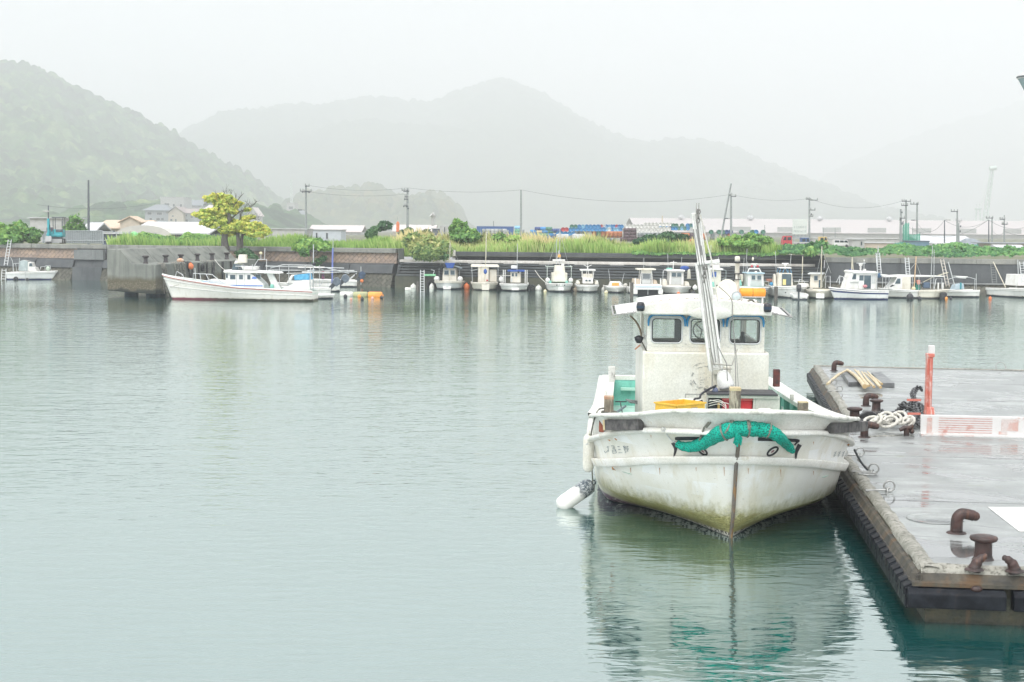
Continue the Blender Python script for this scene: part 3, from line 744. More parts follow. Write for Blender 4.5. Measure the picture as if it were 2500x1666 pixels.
pad_tree("yellowing_tree", "taller yellow green tree with layered crown and bare top branches by the jetty", (p.x, p.y, LZ),
    [([(553, 612, 0), (549, 585, 0), (552, 566, 0), (556, 548, 0), (560, 528, 0), (556, 510, 0)], .26, .09), ([(545, 612, .2), (546, 580, .1), (552, 560, 0)], .18, .13), ([(556, 548, 0), (545, 535, .2), (535, 518, .3), (528, 505, .3)], .10, .04), ([(554, 560, 0), (538, 553, -.3), (524, 546, -.4), (512, 535, -.4)], .07, .02), ([(558, 545, 0), (572, 528, .2), (590, 515, .4), (612, 506, .5), (625, 494, .6)], .065, .015), ([(560, 528, 0), (568, 508, 0), (580, 490, -.2), (595, 472, -.3)], .06, .01), ([(548, 515, 0), (540, 500, 0), (533, 488, .1)], .07, .03)],
    [(512, 486, 15, 7, 0), (528, 493, 12, 7, .2), (552, 484, 15, 9, -.1), (545, 500, 14, 9, 0), (562, 500, 12, 10, .3), (556, 514, 14, 9, 0), (578, 503, 9, 6, .2), (490, 525, 17, 7, -.3), (512, 528, 20, 9, -.2), (505, 540, 17, 9, -.4), (525, 532, 13, 9, .3), (520, 549, 15, 7, -.4), (540, 520, 9, 6, 0), (497, 516, 9, 5, -.1), (535, 508, 12, 8, .3), (548, 526, 14, 9, .2), (530, 545, 12, 7, .1), (567, 490, 9, 6, 0), (519, 514, 12, 6, -.2), (570, 516, 10, 7, .2), (541, 540, 12, 7, -.3), (560, 538, 11, 7, .4), (585, 496, 7, 4, .2), (603, 512, 8, 4, .4), (522, 478, 8, 5, 0), (538, 478, 9, 5, .1)],
    [((533, 490, 0), (526, 470)), ((556, 482, 0), (552, 462)), ((560, 482, 0), (566, 464)), ((552, 480, .1), (544, 465)), ((568, 500, 0), (577, 478)), ((595, 515, .4), (610, 495)), ((612, 506, .5), (600, 493)), ((618, 502, .5), (628, 492)), ((605, 508, .5), (622, 500)), ((572, 522, .2), (585, 505)), ((580, 490, -.2), (590, 478))], YT)
p = D(585, 612, YT)
pad_tree("yellowing_tree", "lower spreading yellow tree right of the taller layered tree", (p.x, p.y, LZ),
    [([(584, 614, 0), (583, 595, 0), (581, 578, 0), (578, 565, 0)], .20, .10), ([(589, 614, .1), (590, 592, .1), (592, 575, .1), (600, 562, .2)], .17, .07), ([(583, 578, 0), (584, 555, 0), (586, 532, 0), (590, 512, 0)], .07, .03), ([(592, 575, .1), (612, 560, 0), (635, 555, -.2)], .07, .02), ([(588, 540, 0), (605, 536, .2), (625, 534, .3)], .05, .015)],
    [(560, 556, 16, 9, -.3), (580, 547, 18, 9, 0), (600, 550, 17, 10, .3), (592, 562, 20, 9, -.2), (618, 560, 16, 10, 0), (635, 555, 14, 8, .2), (650, 565, 10, 7, 0), (560, 568, 15, 8, .2), (626, 571, 18, 8, -.3), (640, 570, 14, 8, 0), (605, 567, 16, 8, .4), (546, 562, 12, 7, -.2), (596, 536, 8, 6, .1), (612, 530, 10, 4, .3), (575, 562, 14, 8, .3), (612, 552, 12, 8, -.2), (588, 556, 12, 8, .4), (620, 566, 14, 7, .2), (645, 560, 9, 6, .3), (566, 548, 12, 7, .1), (627, 548, 10, 6, -.1)],
    [((586, 532, 0), (580, 512)), ((590, 520, 0), (600, 508)), ((605, 536, .2), (622, 524)), ((612, 536, .2), (632, 530)), ((620, 535, .3), (634, 538)), ((588, 530, 0), (594, 512))], YT)
# ------------------------------------------------------------------ drum yard behind the grass
YD = 200.0
def paint(name, c, r=.5): return M("paint_"+name, c, r, tuple(k*.72 for k in c), 3, .45, .7)
DC = {"blue": (.03, .23, .52), "pale blue": (.22, .48, .68), "navy": (.03, .07, .22), "green": (.06, .20, .14), "light green": (.16, .42, .26), "orange": (.50, .17, .06), "grey": (.24, .27, .27), "pale grey": (.42, .44, .43), "red": (.50, .05, .06), "brown": (.09, .05, .06), "white": (.72, .72, .69), "beige": (.66, .56, .34)}
DM = {k: paint("drum_"+k.replace(" ", "_"), v) for k, v in DC.items()}
_dr = {}
def drum(color, kind, p, where):
    k = (color, kind)
    lab = {"stand": f"{color} steel drum standing {where}", "end": f"{color} drum lying end-on {where}", "side": f"{color} drum lying sideways {where}"}[kind]
    grp = f"{color} drums {where}"
    if k not in _dr:
        prof = [(.27, 0), (.30, .01), (.30, .3), (.312, .31), (.30, .33), (.30, .58), (.312, .6), (.30, .62), (.30, .89), (.27, .9), (.26, .88), (0.001, .88)]
        q = MB(); Mx = Matrix()
        if kind == "end": Mx = Matrix.Translation((0, -.45, .30)) @ Matrix.Rotation(-PI/2, 4, 'X')
        if kind == "end": Mx = Matrix.Translation((0, .45, .30)) @ Matrix.Rotation(PI/2, 4, 'X')
        if kind == "side": Mx = Matrix.Translation((-.45, 0, .30)) @ Matrix.Rotation(PI/2, 4, 'Y')
        q.lathe(prof, 14, Mx); o = q.build("drum", DM[color]); _dr[k] = o
    else:
        o = _dr[k].copy(); COL.objects.link(o)
    o.location = p; o.rotation_euler[2] = rng.uniform(-.05, .05) if kind != "stand" else rng.uniform(0, 3)
    return tag(o, lab, "drum", grp)
sD = YD/FPX
def row(colors, kind, x0, ybot, dx, where, dy=0):
    for i, c in enumerate(colors):
        if c is None: continue
        p = D(x0+dx*i, ybot, YD+dy)
        if kind == "stand": p = p
        drum(c, kind, p, where)
row(["grey", "pale grey", "pale grey", "pale grey", "grey", "pale grey"], "stand", 1182, 575, 9.9, "beside the long blue container")
g_ = "grey"; o_ = "orange"
row([g_, g_, g_, "pale grey", o_, "green", o_, o_, o_, o_, o_], "stand", 1408, 581, 10.6, "in the long row under the blue drum ends")
row([g_, g_, g_, None, None, g_, g_, None], "stand", 1432, 597, 10.6, "in the bottom row behind the reeds", -1.5)
row(["green", "green", "blue", "pale blue", "blue", "blue", "blue", "blue"], "end", 1396, 559, 9.1, "on the top row")
row(["blue"]*9, "end", 1401, 565.5, 9.1, "in the second row")
row(["red", "red"], "end", 1374.5, 566, 8.6, "beside the blue ends"); row(["blue"], "end", 1393, 566.5, 9, "in the middle row")
row(["blue", "blue", "blue", "blue", "blue"], "end", 1362, 576, 9.4, "in the lowest row")
row(["blue", "red", "white", "blue", "pale blue", "blue", "blue", "red", "blue", "blue"], "end", 1462, 558.5, 6.2, "in the far high row", 12)
row(["pale blue", "blue", "pale blue", "pale blue", "white", "blue", "pale blue", "pale blue", "blue"], "end", 1460, 565.5, 6.8, "in the far low row", 10)
for r_, (cols, yb) in enumerate([(["navy", "blue", "green"], 565), (["blue", "beige", "blue", "green"], 572), (["blue", "light green", "light green", "blue"], 579), (["blue", "blue", "white", "blue"], 586)]):
    row(cols, "side", 1313 if r_ == 0 else 1302, yb, 13.6, f"in the striped stack, {['top','second','third','bottom'][r_]} layer")
row(["navy", "navy"], "side", 1351, 569, 13, "beside the striped stack"); row(["navy", "blue"], "side", 1350, 583, 8, "low beside the striped stack")
row(["pale blue", "light green", "light green", "green"], "side", 1265, 561, 0.01, "x")  if False else None
for i, c in enumerate(["light green", "light green", "pale blue"]):
    drum(c, "side", D(1264, 575-6.3*i, YD), "in the small pile by the plain pole")
drum("grey", "stand", D(1275, 577, YD), "beside the plain pole"); drum("grey", "stand", D(1237, 578, YD-2), "in front of the blue container end")
for j, yb in enumerate((568, 575.5, 583, 590)):
    for i in range(2 if j < 3 else 3): drum("brown", "side", D(1530-8*(j == 3)+15.5*i, yb, YD-1), "in the dark pile beside the orange row")
for j, (n, x0, yb, wh) in enumerate([(9, 1530, 558, "in the white stack, top layer"), (10, 1552, 564.5, "in the white stack, second layer"), (8, 1558, 570, "in the white stack, third layer"), (8, 1575, 553, "in the far white stack")]):
    row(["white"]*n, "end", x0, yb, 8.9, wh, 6 if j < 3 else 20)
row(["blue", "green", "blue", "navy", "blue", "blue", "green", "pale blue", "green", "blue"], "end", 1614, 563, 7.2, "right of the white stack", 8)
row(["green", "green", None, "green", None, "blue", "green", "blue"], "end", 1644, 556, 7, "on top at the right of the white stack", 8)
row(["grey"]*6, "stand", 1562, 584, 10.4, "half hidden by the dark spreading bush")
row(["orange"]*2+["brown"], "stand", 1668, 585, 10.4, "right of the dark spreading bush")
row(["grey", None, "orange", "orange", "orange", "grey", None, "orange", "orange"], "stand", 1612, 600, 10.4, "low behind the reed tips", -1.5)
row(["orange", None, "grey", None, "grey", "grey", "red", None, None, None, "grey", "grey", "grey", "grey", "grey"], "stand", 1719, 586, 10.2, "right of the white mast crane")
row(["green", None, "green", "green", "navy", "navy"], "end", 1736, 572, 9.4, "on top right of the mast crane")
row(["green", None, None, "green", "blue", None, "green"], "end", 1810, 572, 8.8, "at the right end of the yard")
# white bulk bags, container, fence
for x, lab in ((1373, "left of two white bulk bags in front of the blue drum ends"), (1412, "right of two white bulk bags in front of the grey drums")):
    o = thing("bulk_bag", lab, "bag", D(x, 590, YD-4)); q = MB().box((0, 0, .5), (1.75, 1.5, 1.0), taper=.93); q.build("bag", M("white_bag", (.68, .68, .66), .8, (.55, .55, .53), 4), o, bevel=.12, seg=3)
    MB().tube([(-.6, -.6, .98), (-.5, -.6, 1.12), (-.3, -.6, 1.0)], .03, 5).build("loop", MATS["white_bag"], o)
def at_ground(o, x, y, Y): o.location = D(x, y, Y)
def shed(name, label, cat, x0, x1, ytop, ybot, Y, wallm, roofm, depth=8, roof="flat", over=.15, windows=(), ridge=.0, group=None, winm=None):
    if Y > 250: Y *= 1.6; depth *= 1.6; ridge *= 1.6; over *= 1.6
    a = D(x0, ybot, Y); b_ = D(x1, ybot, Y); t = D((x0+x1)/2, ytop, Y)
    W = b_.x-a.x; Hh = t.z-a.z; zb = a.z-.3 if a.z > LZ+1.2 else LZ
    o = thing(name, label, cat, ((a.x+b_.x)/2, Y, zb), 0, group); Hh = t.z-zb
    he = Hh-ridge
    if roof == "flat":
        MB().bx(-W/2, W/2, 0, depth, 0, Hh-.12).build("wall", wallm, o)
        MB().bx(-W/2-over, W/2+over, -over, depth+over, Hh-.118, Hh).build("roof", roofm, o)
    elif roof == "gable_x":      # ridge runs along x
        MB().bx(-W/2, W/2, 0, depth, 0, he).build("wall", wallm, o)
        q = MB(); q.prism_x([(-over, he-.1), (-over, he+.06), (depth/2, Hh), (depth+over, he+.06), (depth+over, he-.1), (depth/2, Hh-.2)], -W/2-over, W/2+over); q.build("roof", roofm, o)
    elif roof == "gable_y":
        MB().prism_y([(-W/2, 0), (W/2, 0), (W/2, he), (0, Hh-.15), (-W/2, he)], 0, depth).build("wall", wallm, o)
        q = MB(); q.prism_y([(-W/2-over, he-.1), (0, Hh-.12), (W/2+over, he-.1), (W/2+over, he+.06), (0, Hh), (-W/2-over, he+.06)], -over, depth+over); q.build("roof", roofm, o)
    elif roof == "hip":
        MB().bx(-W/2, W/2, 0, depth, 0, he).build("wall", wallm, o)
        a_ = W/2+over; r_ = W*.22; q = MB()
        q.add([(-a_, -over, he), (a_, -over, he), (a_, depth+over, he), (-a_, depth+over, he), (-r_, depth/2, Hh), (r_, depth/2, Hh)], [(0, 1, 5, 4), (1, 2, 5), (2, 3, 4, 5), (3, 0, 4), (0, 3, 2, 1)]); q.build("roof", roofm, o)
    for (wx, wz, ww, wh) in windows:   # fractions of the front
        f_ = MB(); cx = (wx-.5)*W; cz = wz*he
        f_.box((cx, -.03, cz), (ww*W, .10, wh*he)); fr_ = f_.build("window", M("window_frame_pale", (.55, .55, .53), .5), o)
        MB().box((cx, -.09, cz), (ww*W*.86, .04, wh*he*.86)).build("pane", winm or M("window_dark", (.05, .07, .08), .15), fr_)
    return o
PLASTER = M("white_plaster", (.50, .50, .49), .8, (.42, .42, .40), 1.5); GREYW = M("grey_plaster", (.36, .39, .41), .8, (.30, .33, .35), 1.5)
BEIGEW = M("beige_plaster", (.60, .52, .42), .8, (.52, .45, .37), 1.5); TAN_R = M("tan_roof", (.62, .48, .36), .75, (.52, .41, .31), 3)
WHITE_R = M("white_metal_roof", (.56, .57, .58), .6, (.47, .48, .49), .8); GREY_R = M("grey_tile_roof", (.22, .25, .28), .7, (.18, .20, .22), 2)
PINK_R = M("pale_pink_roof", (.66, .58, .56), .7, (.60, .54, .52), 1.2); BROWN_R = M("brown_tile_roof", (.36, .30, .28), .7, (.30, .25, .24), 2); BLUE_P = M("blue_sheet", (.03, .10, .30), .5, (.05, .13, .34), 2)
NAVY_S = M("navy_sheet", (.04, .06, .10), .6, (.06, .08, .12), 2); RUST_W = M("blue_shed_sheet", (.12, .22, .29), .6, (.16, .26, .32), 2)
o = shed("container", "long blue shipping container behind the pale grey drums", "container", 1164, 1254, 553, 575, YD+4, BLUE_P, M("container_roof", (.05, .12, .32), .6), 2.4, over=.02)
shed("container", "white storage container left of the tall pointed bush", "container", 1074, 1096, 551, 569, 190, PLASTER, WHITE_R, 2.5, windows=((.52, .5, .1, .8),), over=.03)
o = shed("machine_hut", "small white hut with a scoop shaped chimney left of the white container", "hut", 1055, 1071, 557, 569, 190, M("dark_hut", (.10, .12, .16), .6), WHITE_R, 2.5)
MB().tube([(-.35, 0.4, 1.2), (-.4, .4, 2.0), (-.2, .4, 2.5), (-.55, .3, 2.75)], [.2, .22, .35, .42], 10).build("chimney", PLASTER, o)
# left side buildings
shed("flat_roofed_building", "long white flat roofed building behind the street lamp and excavator", "building", 74, 150, 531, 590, 165, PLASTER, WHITE_R, 9, over=.25, windows=((.72, .35, .05, .6),))
shed("small_house", "small white gabled house left of the tall dark pole", "house", 198, 232, 543, 590, 175, PLASTER, WHITE_R, 7, "gable_x", ridge=1.1)
o = shed("tan_roofed_house", "cream house with a broad tan roof behind the pipe fence", "house", 240, 346, 537, 590, 205, BEIGEW, TAN_R, 12, "gable_x", .5, windows=((.36, .72, .07, .18), (.5, .72, .05, .18), (.78, .62, .18, .28)), ridge=1.2)
MB().prism_y([(.3, 1.3), (3.1, 1.3), (3.1, 2.55), (1.7, 3.25), (.3, 2.55)], -.9, 3).build("gable", BEIGEW, o); MB().prism_y([(0, 2.45), (1.7, 3.3), (3.4, 2.45), (3.4, 2.6), (1.7, 3.45), (0, 2.6)], -1.2, 3.2).build("gable_roof", TAN_R, o)
bw = shed("barn", "low white barn with a wide curved roof left of the yellowing trees", "barn", 320, 506, 541, 592, 150, NAVY_S, WHITE_R, 16, "gable_x", .3, ridge=1.25)
q = MB(); n = 14
q.prism_y([(-2.6+ -2.9*math.cos(PI*i/n)*1.0, .95+1.1*math.sin(PI*i/n)) for i in range(n+1)], -.6, 5); q.build("vault", M("vault_sheet", (.56, .55, .50), .6, (.50, .49, .46), 1), bw)
shed("dark_shed", "long low dark shed with a thin pale roof behind the pipe fence", "shed", 250, 345, 569, 592, 138, NAVY_S, WHITE_R, 5, over=.2)
shed("white_house", "white cubic house standing highest on the hillside", "house", 392, 450, 481, 515, 520, PLASTER, WHITE_R, 12, windows=((.27, .48, .24, .16), (.56, .42, .08, .2), (.86, .40, .09, .22)))
shed("grey_house", "blue grey two storey house on the slope left of the beige gabled house", "house", 354, 411, 499, 548, 470, GREYW, GREY_R, 12, "hip", .8, windows=((.2, .78, .2, .18), (.62, .78, .26, .18), (.25, .36, .12, .28), (.56, .4, .18, .16), (.75, .4, .14, .16)), ridge=2.0)
shed("beige_house", "beige gabled two storey house in the middle of the hillside", "house", 411, 448, 504, 548, 460, BEIGEW, BROWN_R, 12, "gable_y", .6, windows=((.3, .75, .13, .12), (.2, .42, .16, .2), (.5, .30, .1, .45)), ridge=2.2)
shed("grey_house", "grey house joined to the right of the beige gabled house", "house", 447, 483, 509, 548, 463, GREYW, BROWN_R, 12, "gable_x", .5, windows=((.2, .8, .2, .18), (.6, .7, .2, .25), (.25, .3, .2, .4)), ridge=1.6)
shed("hillside_house", "pale house with a pinkish roof behind the crown of the layered tree", "house", 486, 545, 500, 548, 500, PLASTER, PINK_R, 12, "hip", .8, windows=((.5, .5, .3, .2),), ridge=3)
shed("hillside_house", "small grey roofed house right of the white cubic house", "house", 462, 492, 488, 520, 540, PLASTER, GREY_R, 10, "gable_x", .5, windows=((.5, .45, .4, .2),), ridge=2.2)
shed("hillside_house", "small white gabled house right of the yellowing trees", "house", 605, 629, 506, 548, 480, PLASTER, PINK_R, 10, "gable_y", .5, windows=((.75, .66, .2, .14),), ridge=3)
shed("hillside_house", "white house low on the wooded slope right of the trees", "house", 700, 720, 495, 520, 700, PLASTER, WHITE_R, 10, windows=((.5, .5, .6, .3),))
shed("hillside_house", "pale low house beneath the lamp arm of the left lattice pole", "house", 720, 742, 513, 545, 640, PLASTER, GREY_R, 10, "gable_x", .5, ridge=2)
shed("boat_shed", "low white shed right of the yellow tree", "shed", 665, 748, 558, 592, 185, PLASTER, WHITE_R, 6)
shed("boat_shed", "long pale blue grey shed under the left lattice pole", "shed", 748, 832, 560, 592, 195, M("pale_blue_sheet", (.55, .60, .64), .6, (.50, .54, .58), 2), WHITE_R, 6, windows=((.3, .5, .05, .5), (.6, .5, .05, .5)))
shed("workshop", "long low pinkish roofed workshop in front of the wooded knoll", "building", 755, 880, 550, 580, 300, PLASTER, PINK_R, 12, "gable_x", .3, ridge=1.4)
shed("workshop", "pale workshop with a faded brown roof right of the orange banner", "building", 960, 1060, 549, 580, 310, BEIGEW, PINK_R, 12, "gable_x", .3, ridge=1.5)
# warehouse and the works beyond it
wh = shed("warehouse", "huge pale pink roofed warehouse across the right background", "warehouse", 1560, 2760, 535, 600, 430, M("warehouse_wall", (.44, .44, .42), .8, (.39, .39, .37), .5), M("warehouse_roof", (.52, .475, .465), .8, (.48, .445, .44), .3), 60, "gable_x", .6, ridge=4.4)
wz_ = D(2160, 535, 688).z-LZ-.6
for i in range(12):
    x = (-70+i*13.5)*1.6; MB().box((x, -.05, 3.6), (8.8, .3, 2.2)).build("window", M("warehouse_window", (.40, .41, .40), .4, (.46, .46, .45), 1), wh)
for i in range(6):
    x = (-58+i*22)*1.6; f_ = MB().lathe([(.8, wz_-1.5), (.8, wz_+.3), (1.7, wz_+.3), (1.7, wz_+1.5), (.5, wz_+2.2)], 10, Matrix.Translation((x, 42, 0))).build("roof_vent", WHITE_R, wh)
shed("office", "pale grey flat block below the white signboard", "building", 1936, 1972, 574, 600, 300, GREYW, PLASTER, 8)
sb = thing("signboard", "big white signboard with faded dark lettering above the red truck", "sign", D(1952, 600, 320))
s3 = 320/FPX
MB().box((0, 0, 29*s3+1.5), (36*s3, .3, 37*s3)).build("panel", M("sign_white", (.70, .74, .70), .5, (.64, .70, .66), 2), sb, bevel=.05)
for x in (-1.2, 1.2): MB().tube([(x, .2, -1.2), (x, .2, 3)], .12, 6).build("leg", GREYW, sb)
q = MB(); lr = random.Random(2)
for rowz, n, hh in ((4.1, 7, .62), (3.15, 9, .52), (2.2, 4, .72)):
    for i in range(n):
        cx = (i-(n-1)/2)*2.5/max(n-1, 1)*1.0
        for k in range(3):
            if lr.random() < .5: q.box((cx+.08*(k-1), -.17, rowz), (.03, .02, hh*lr.uniform(.6, 1)))
            else: q.box((cx, -.17, rowz+hh*.3*(k-1)), (.2*lr.uniform(.6, 1), .02, .05))
q.build("lettering", M("sign_letter", (.16, .22, .24), .6), sb)
shed("yard_office", "white hut with one dark doorway behind the vines", "hut", 2080, 2110, 583, 606, 170, PLASTER, WHITE_R, 3, windows=((.75, .55, .13, .4),))
shed("low_shed", "low pale shed left of the green net tower", "shed", 2112, 2185, 592, 612, 175, BEIGEW, WHITE_R, 4)
shed("tent_hall", "wide white tent hall behind the blue shed", "building", 2255, 2382, 576, 604, 210, M("tent_white", (.74, .74, .72), .6), WHITE_R, 12, "gable_x", .3, ridge=1.1)
shed("tile_roofed_house", "grey hip roofed house at the right behind the vines", "house", 2366, 2412, 583, 612, 200, BEIGEW, GREY_R, 8, "hip", .5, ridge=1.2)
shed("blue_shed", "blue corrugated shed below the green net tower", "shed", 2222, 2268, 588, 612, 160, RUST_W, M("shed_roof_dark", (.10, .14, .18), .6), 3, over=.06, windows=())
shed("boat_house", "open sided shed with a long thin grey roof at the right edge", "shed", 2428, 2540, 593, 614, 155, BEIGEW, M("thin_grey_roof", (.30, .32, .35), .42), 6, over=.5)
shed("boat_house", "low white roofed lean-to before the right hand open shed", "shed", 2438, 2500, 598, 614, 145, GREYW, WHITE_R, 3, "gable_x", .2, ridge=.35)
shed("low_shed", "low white shed between the blue shed and the hip roofed house", "shed", 2282, 2362, 599, 614, 160, PLASTER, WHITE_R, 4)
shed("depot", "low white depot right of the signboard behind the trucks", "building", 1985, 2230, 582, 606, 250, PLASTER, WHITE_R, 8)
# green safety net tower and net fence
b = NB("green_net"); s_ = b.sep(b.mapped((14, 14, 14))); k1 = b.math('LESS_THAN', b.math('FRACT', s_[0]), .42); k2 = b.math('LESS_THAN', b.math('FRACT', s_[2]), .42)
p_ = b.princ((.05, .36, .24), .7); tr = b.n("ShaderNodeBsdfTransparent"); ms = b.n("ShaderNodeMixShader")
b.l(b.math('MAXIMUM', b.math('MAXIMUM', k1, k2), .0), ms.inputs[0]); b.l(tr.outputs[0], ms.inputs[1]); b.l(p_.outputs[0], ms.inputs[2]); b.l(ms.outputs[0], b.out.inputs["Surface"]); NET = b.m
def net_wall(label, pts, Y, ybot, posts=True):
    o = thing("net_fence", label, "net", D(pts[0][0], ybot, Y)); b0 = o.location.copy(); q = MB(); vs = []
    for (x, y) in pts:
        a = D(x, ybot, Y)-b0; c = D(x, y, Y)-b0; vs += [a, c]
        MB().tube([(a.x, .05, a.z-.6), (c.x, .05, c.z+.1)], .05, 5).build("post", M("green_post", (.10, .28, .24), .6), o)
    for i in range(len(pts)-1):
        q.add([vs[2*i], vs[2*i+2], vs[2*i+3], vs[2*i+1]], [(0, 1, 2, 3)])
        q.add([vs[2*i]+Vector((0, .5, 0)), vs[2*i+2]+Vector((0, .5, 0)), vs[2*i+3]+Vector((0, .5, 0)), vs[2*i+1]+Vector((0, .5, 0))], [(0, 1, 2, 3)])
    q.build("net", NET, o); return o
net_wall("tall narrow green net tower behind the vines", [(2206, 556), (2212, 545), (2219, 546)], 165, 606)
net_wall("pale green net screen right of the tall net tower", [(2219, 572), (2232, 574), (2246, 571)], 166, 606)
net_wall("low green net fence running behind the vines to the blue shed", [(2186, 595), (2200, 592), (2218, 594), (2240, 603), (2268, 602)], 158, 612)
net_wall("low green net fence in front of the hip roofed house", [(2352, 596), (2375, 598), (2388, 597)], 150, 612)
# chain-link pipe fence on the left bank
YF = 121
fe = thing("pipe_fence", "grey corrugated pipe fence behind the excavator", "fence", D(105, 590, YF)); b0 = fe.location.copy(); q = MB()
for i in range(34):
    x = 104+i*(250-104)/33; a = D(x, 594, YF)-b0; c = D(x, 563, YF)-b0; q.tube([a, c], .028, 5)
q.tube([D(104, 564, YF)-b0, D(250, 564, YF)-b0], .03, 5); q.tube([D(104, 588, YF)-b0, D(250, 588, YF)-b0], .025, 5)
q.build("pickets", M("galvanised", (.46, .50, .52), .45, (.38, .42, .44), 5, metal=.3), fe)
q = MB(); a = D(104, 594, YF)-b0; c = D(250, 565, YF)-b0; q.bx(a.x, c.x, .06, .09, a.z, c.z); q.build("sheeting", M("fence_sheet", (.36, .40, .42), .7, (.30, .34, .36), 2), fe)
fe2 = thing("pipe_fence", "open two rail fence before the dark shed right of the corrugated fence", "fence", D(250, 592, YF)); b0 = fe2.location.copy(); q = MB()
for x in (252, 284, 316): q.tube([D(x, 596, YF)-b0, D(x, 566, YF)-b0], .04, 6)
q.tube([D(252, 566, YF)-b0, D(316, 569, YF)-b0], .028, 5); q.tube([D(252, 588, YF)-b0, D(312, 575, YF)-b0], .028, 5); q.build("rails", MATS["galvanised"], fe2)
for i, x in enumerate((312, 322)): pass
gt = thing("tarpaulin_heap", "bright green tarpaulin covered heap on top of the wall left of the jetty trees", "tarpaulin", D(328, 602, 110)); q = MB()
q.lathe([(.62, 0), (.55, .3), (.42, .7), (.28, 1.0), (.12, 1.12), (0.001, 1.14)], 9, smooth=False); q.build("tarpaulin", M("green_tarp", (.16, .50, .17), .6, (.26, .62, .28), 5, bump=.4, bscale=12), gt)
# orange banner by the knoll
ob = thing("banner", "orange banner on a thin pole beside the small dark bush", "banner", D(970, 575, 150)); 
MB().tube([(0, 0, -.6), (0, 0, 1.95)], .03, 6).build("pole", MATS["galvanised"], ob)
MB().prism_y([(-.12, .35), (.2, .35), (.22, 1.25), (.05, 1.5), (-.1, 1.3)], -.1, .1).build("cloth", M("banner_orange", (.66, .16, .07), .8, (.72, .26, .12), 4), ob, bevel=.03)

# ------------------------------------------------------------------ poles and wires
POLE = M("pole_concrete", (.30, .33, .33), .8, (.24, .27, .27), 3); STEEL = M("dark_steel", (.07, .09, .10), .5, (.10, .11, .12), 6); POLE_D = M("dark_pole", (.09, .11, .13), .7, (.13, .14, .15), 4)
POLES = {}
def pole(key, label, x, ytop, ybot, Y, r=.16, mat=POLE, arms=(), gear=(), lean=0, lamp=None):
    a = D(x, ybot, Y); t = D(x, ytop, Y); zb = LZ-.2
    o = thing("utility_pole", label, "utility pole", (a.x, Y, zb)); Hh = t.z-zb; dx = t.x-a.x
    o_top = Vector((dx, 0, Hh)); POLES[key] = (Vector((a.x, Y, zb)), o_top)
    MB().tube([(0, 0, 0), o_top], [r, r*.62], 8).build("shaft", mat, o)
    s_ = Y/FPX
    for (dy, xl, xr) in arms:
        z = Hh-dy*s_; cx = dx*(z/Hh); arm = MB().box((cx+(xl+xr)/2*s_, -.12, z), (abs(xr-xl)*s_, .09, .1)).build("crossarm", STEEL, o)
        for k in (xl+1, xr-1, xl*.5):
            MB().lathe([(.05, 0), (.11, .05), (.05, .13), (.10, .19), (.03, .28)], 7, Matrix.Translation((cx+k*s_, -.12, z+.05))).build("insulator", M("porcelain", (.45, .47, .47), .35), arm)
    for (dy, gx, w_, h_) in gear:
        z = Hh-dy*s_; MB().lathe([(w_*.42*s_, -h_*.5*s_), (w_*.5*s_, -h_*.4*s_), (w_*.5*s_, h_*.4*s_), (w_*.3*s_, h_*.5*s_)], 9, Matrix.Translation((dx*(z/Hh)+gx*s_, -.22, z))).build("transformer", STEEL, o)
    if lamp:
        dy, lx = lamp; z = Hh-dy*s_; ar = MB().tube([(dx*z/Hh, 0, z), (dx*z/Hh+lx*s_, -.1, z+.06)], .03, 5).build("lamp_arm", STEEL, o)
        MB().box((dx*z/Hh+lx*s_, -.1, z+.02), (.5, .22, .12)).build("lamp_head", PLASTER if lx > -8 else STEEL, ar, bevel=.03)
    return o
pole("p1", "slim dark pole with a small white lamp above the excavator", 118, 502, 592, 125, .09, POLE_D, lamp=(15, -4))
pole("p2", "tall bare dark pole rising over the pipe fence", 216, 440, 575, 150, .15, POLE_D)
pole("p3", "lattice topped pole with two short crossarms right of the yellowing trees", 747, 452, 592, 185, .17, POLE, arms=((3, -2, 9), (15, -14, 14), (17, -8, 12)), gear=((17, -8, 3, 4), (18, 8, 3, 4)), lamp=(61, -14))
pole("p4", "grey pole carrying many small transformers left of the tall pointed bush", 995, 459, 590, 185, .19, POLE, arms=((6, -14, 3), (9, -10, 4), (22, -7, 2), (28, -8, 2), (44, -9, 2)), gear=((28, -7, 2.5, 4), (45, -9, 2.5, 4), (45, -2, 3, 5), (50, 2, 4, 3)))
pole("p5", "plain concrete pole rising from the drum yard", 1272, 464, 592, 180, .15, POLE)
p6 = pole("p6", "pole with a slanting prop right of the boat crane", 1785, 475, 592, 185, .17, POLE, arms=((2, -5, 2), (5, 0, 12)), lamp=(59, -12))
MB().tube([(-.15, 0, 8.3), (-1.5, 0, 0.3)], [.1, .13], 8).build("prop", POLE, p6)
pole("p7", "pole with crossarms right of the white signboard", 1976, 485, 600, 200, .17, POLE, arms=((2, -9, 0), (4, 2, 20), (28, 2, 14), (43, 2, 9)), gear=((38, 4, 3, 4),))
pole("p8", "tallest pole above the green net tower with long top crossarm", 2212, 488, 606, 190, .17, POLE, arms=((4, -11, 11), (14, -12, 4)))
pole("p9", "shorter thick pole just left of the green net tower", 2199, 511, 606, 185, .19, POLE, arms=((22, -3, 10),), gear=((8, 2, 3, 4), (25, -2, 4, 5), (35, 2, 3, 6)))
pole("p9b", "thin dark pole between the thick pole and the green net", 2205, 540, 606, 180, .09, STEEL)
pole("p10", "pole with a left crossarm right of the green net tower", 2239, 495, 606, 195, .16, POLE, arms=((4, -17, 3),), lamp=(43, -10))
pole("p11", "thin street pole with a lamp in front of the white tent hall", 2306, 538, 606, 180, .10, POLE_D, lamp=(0, 9))
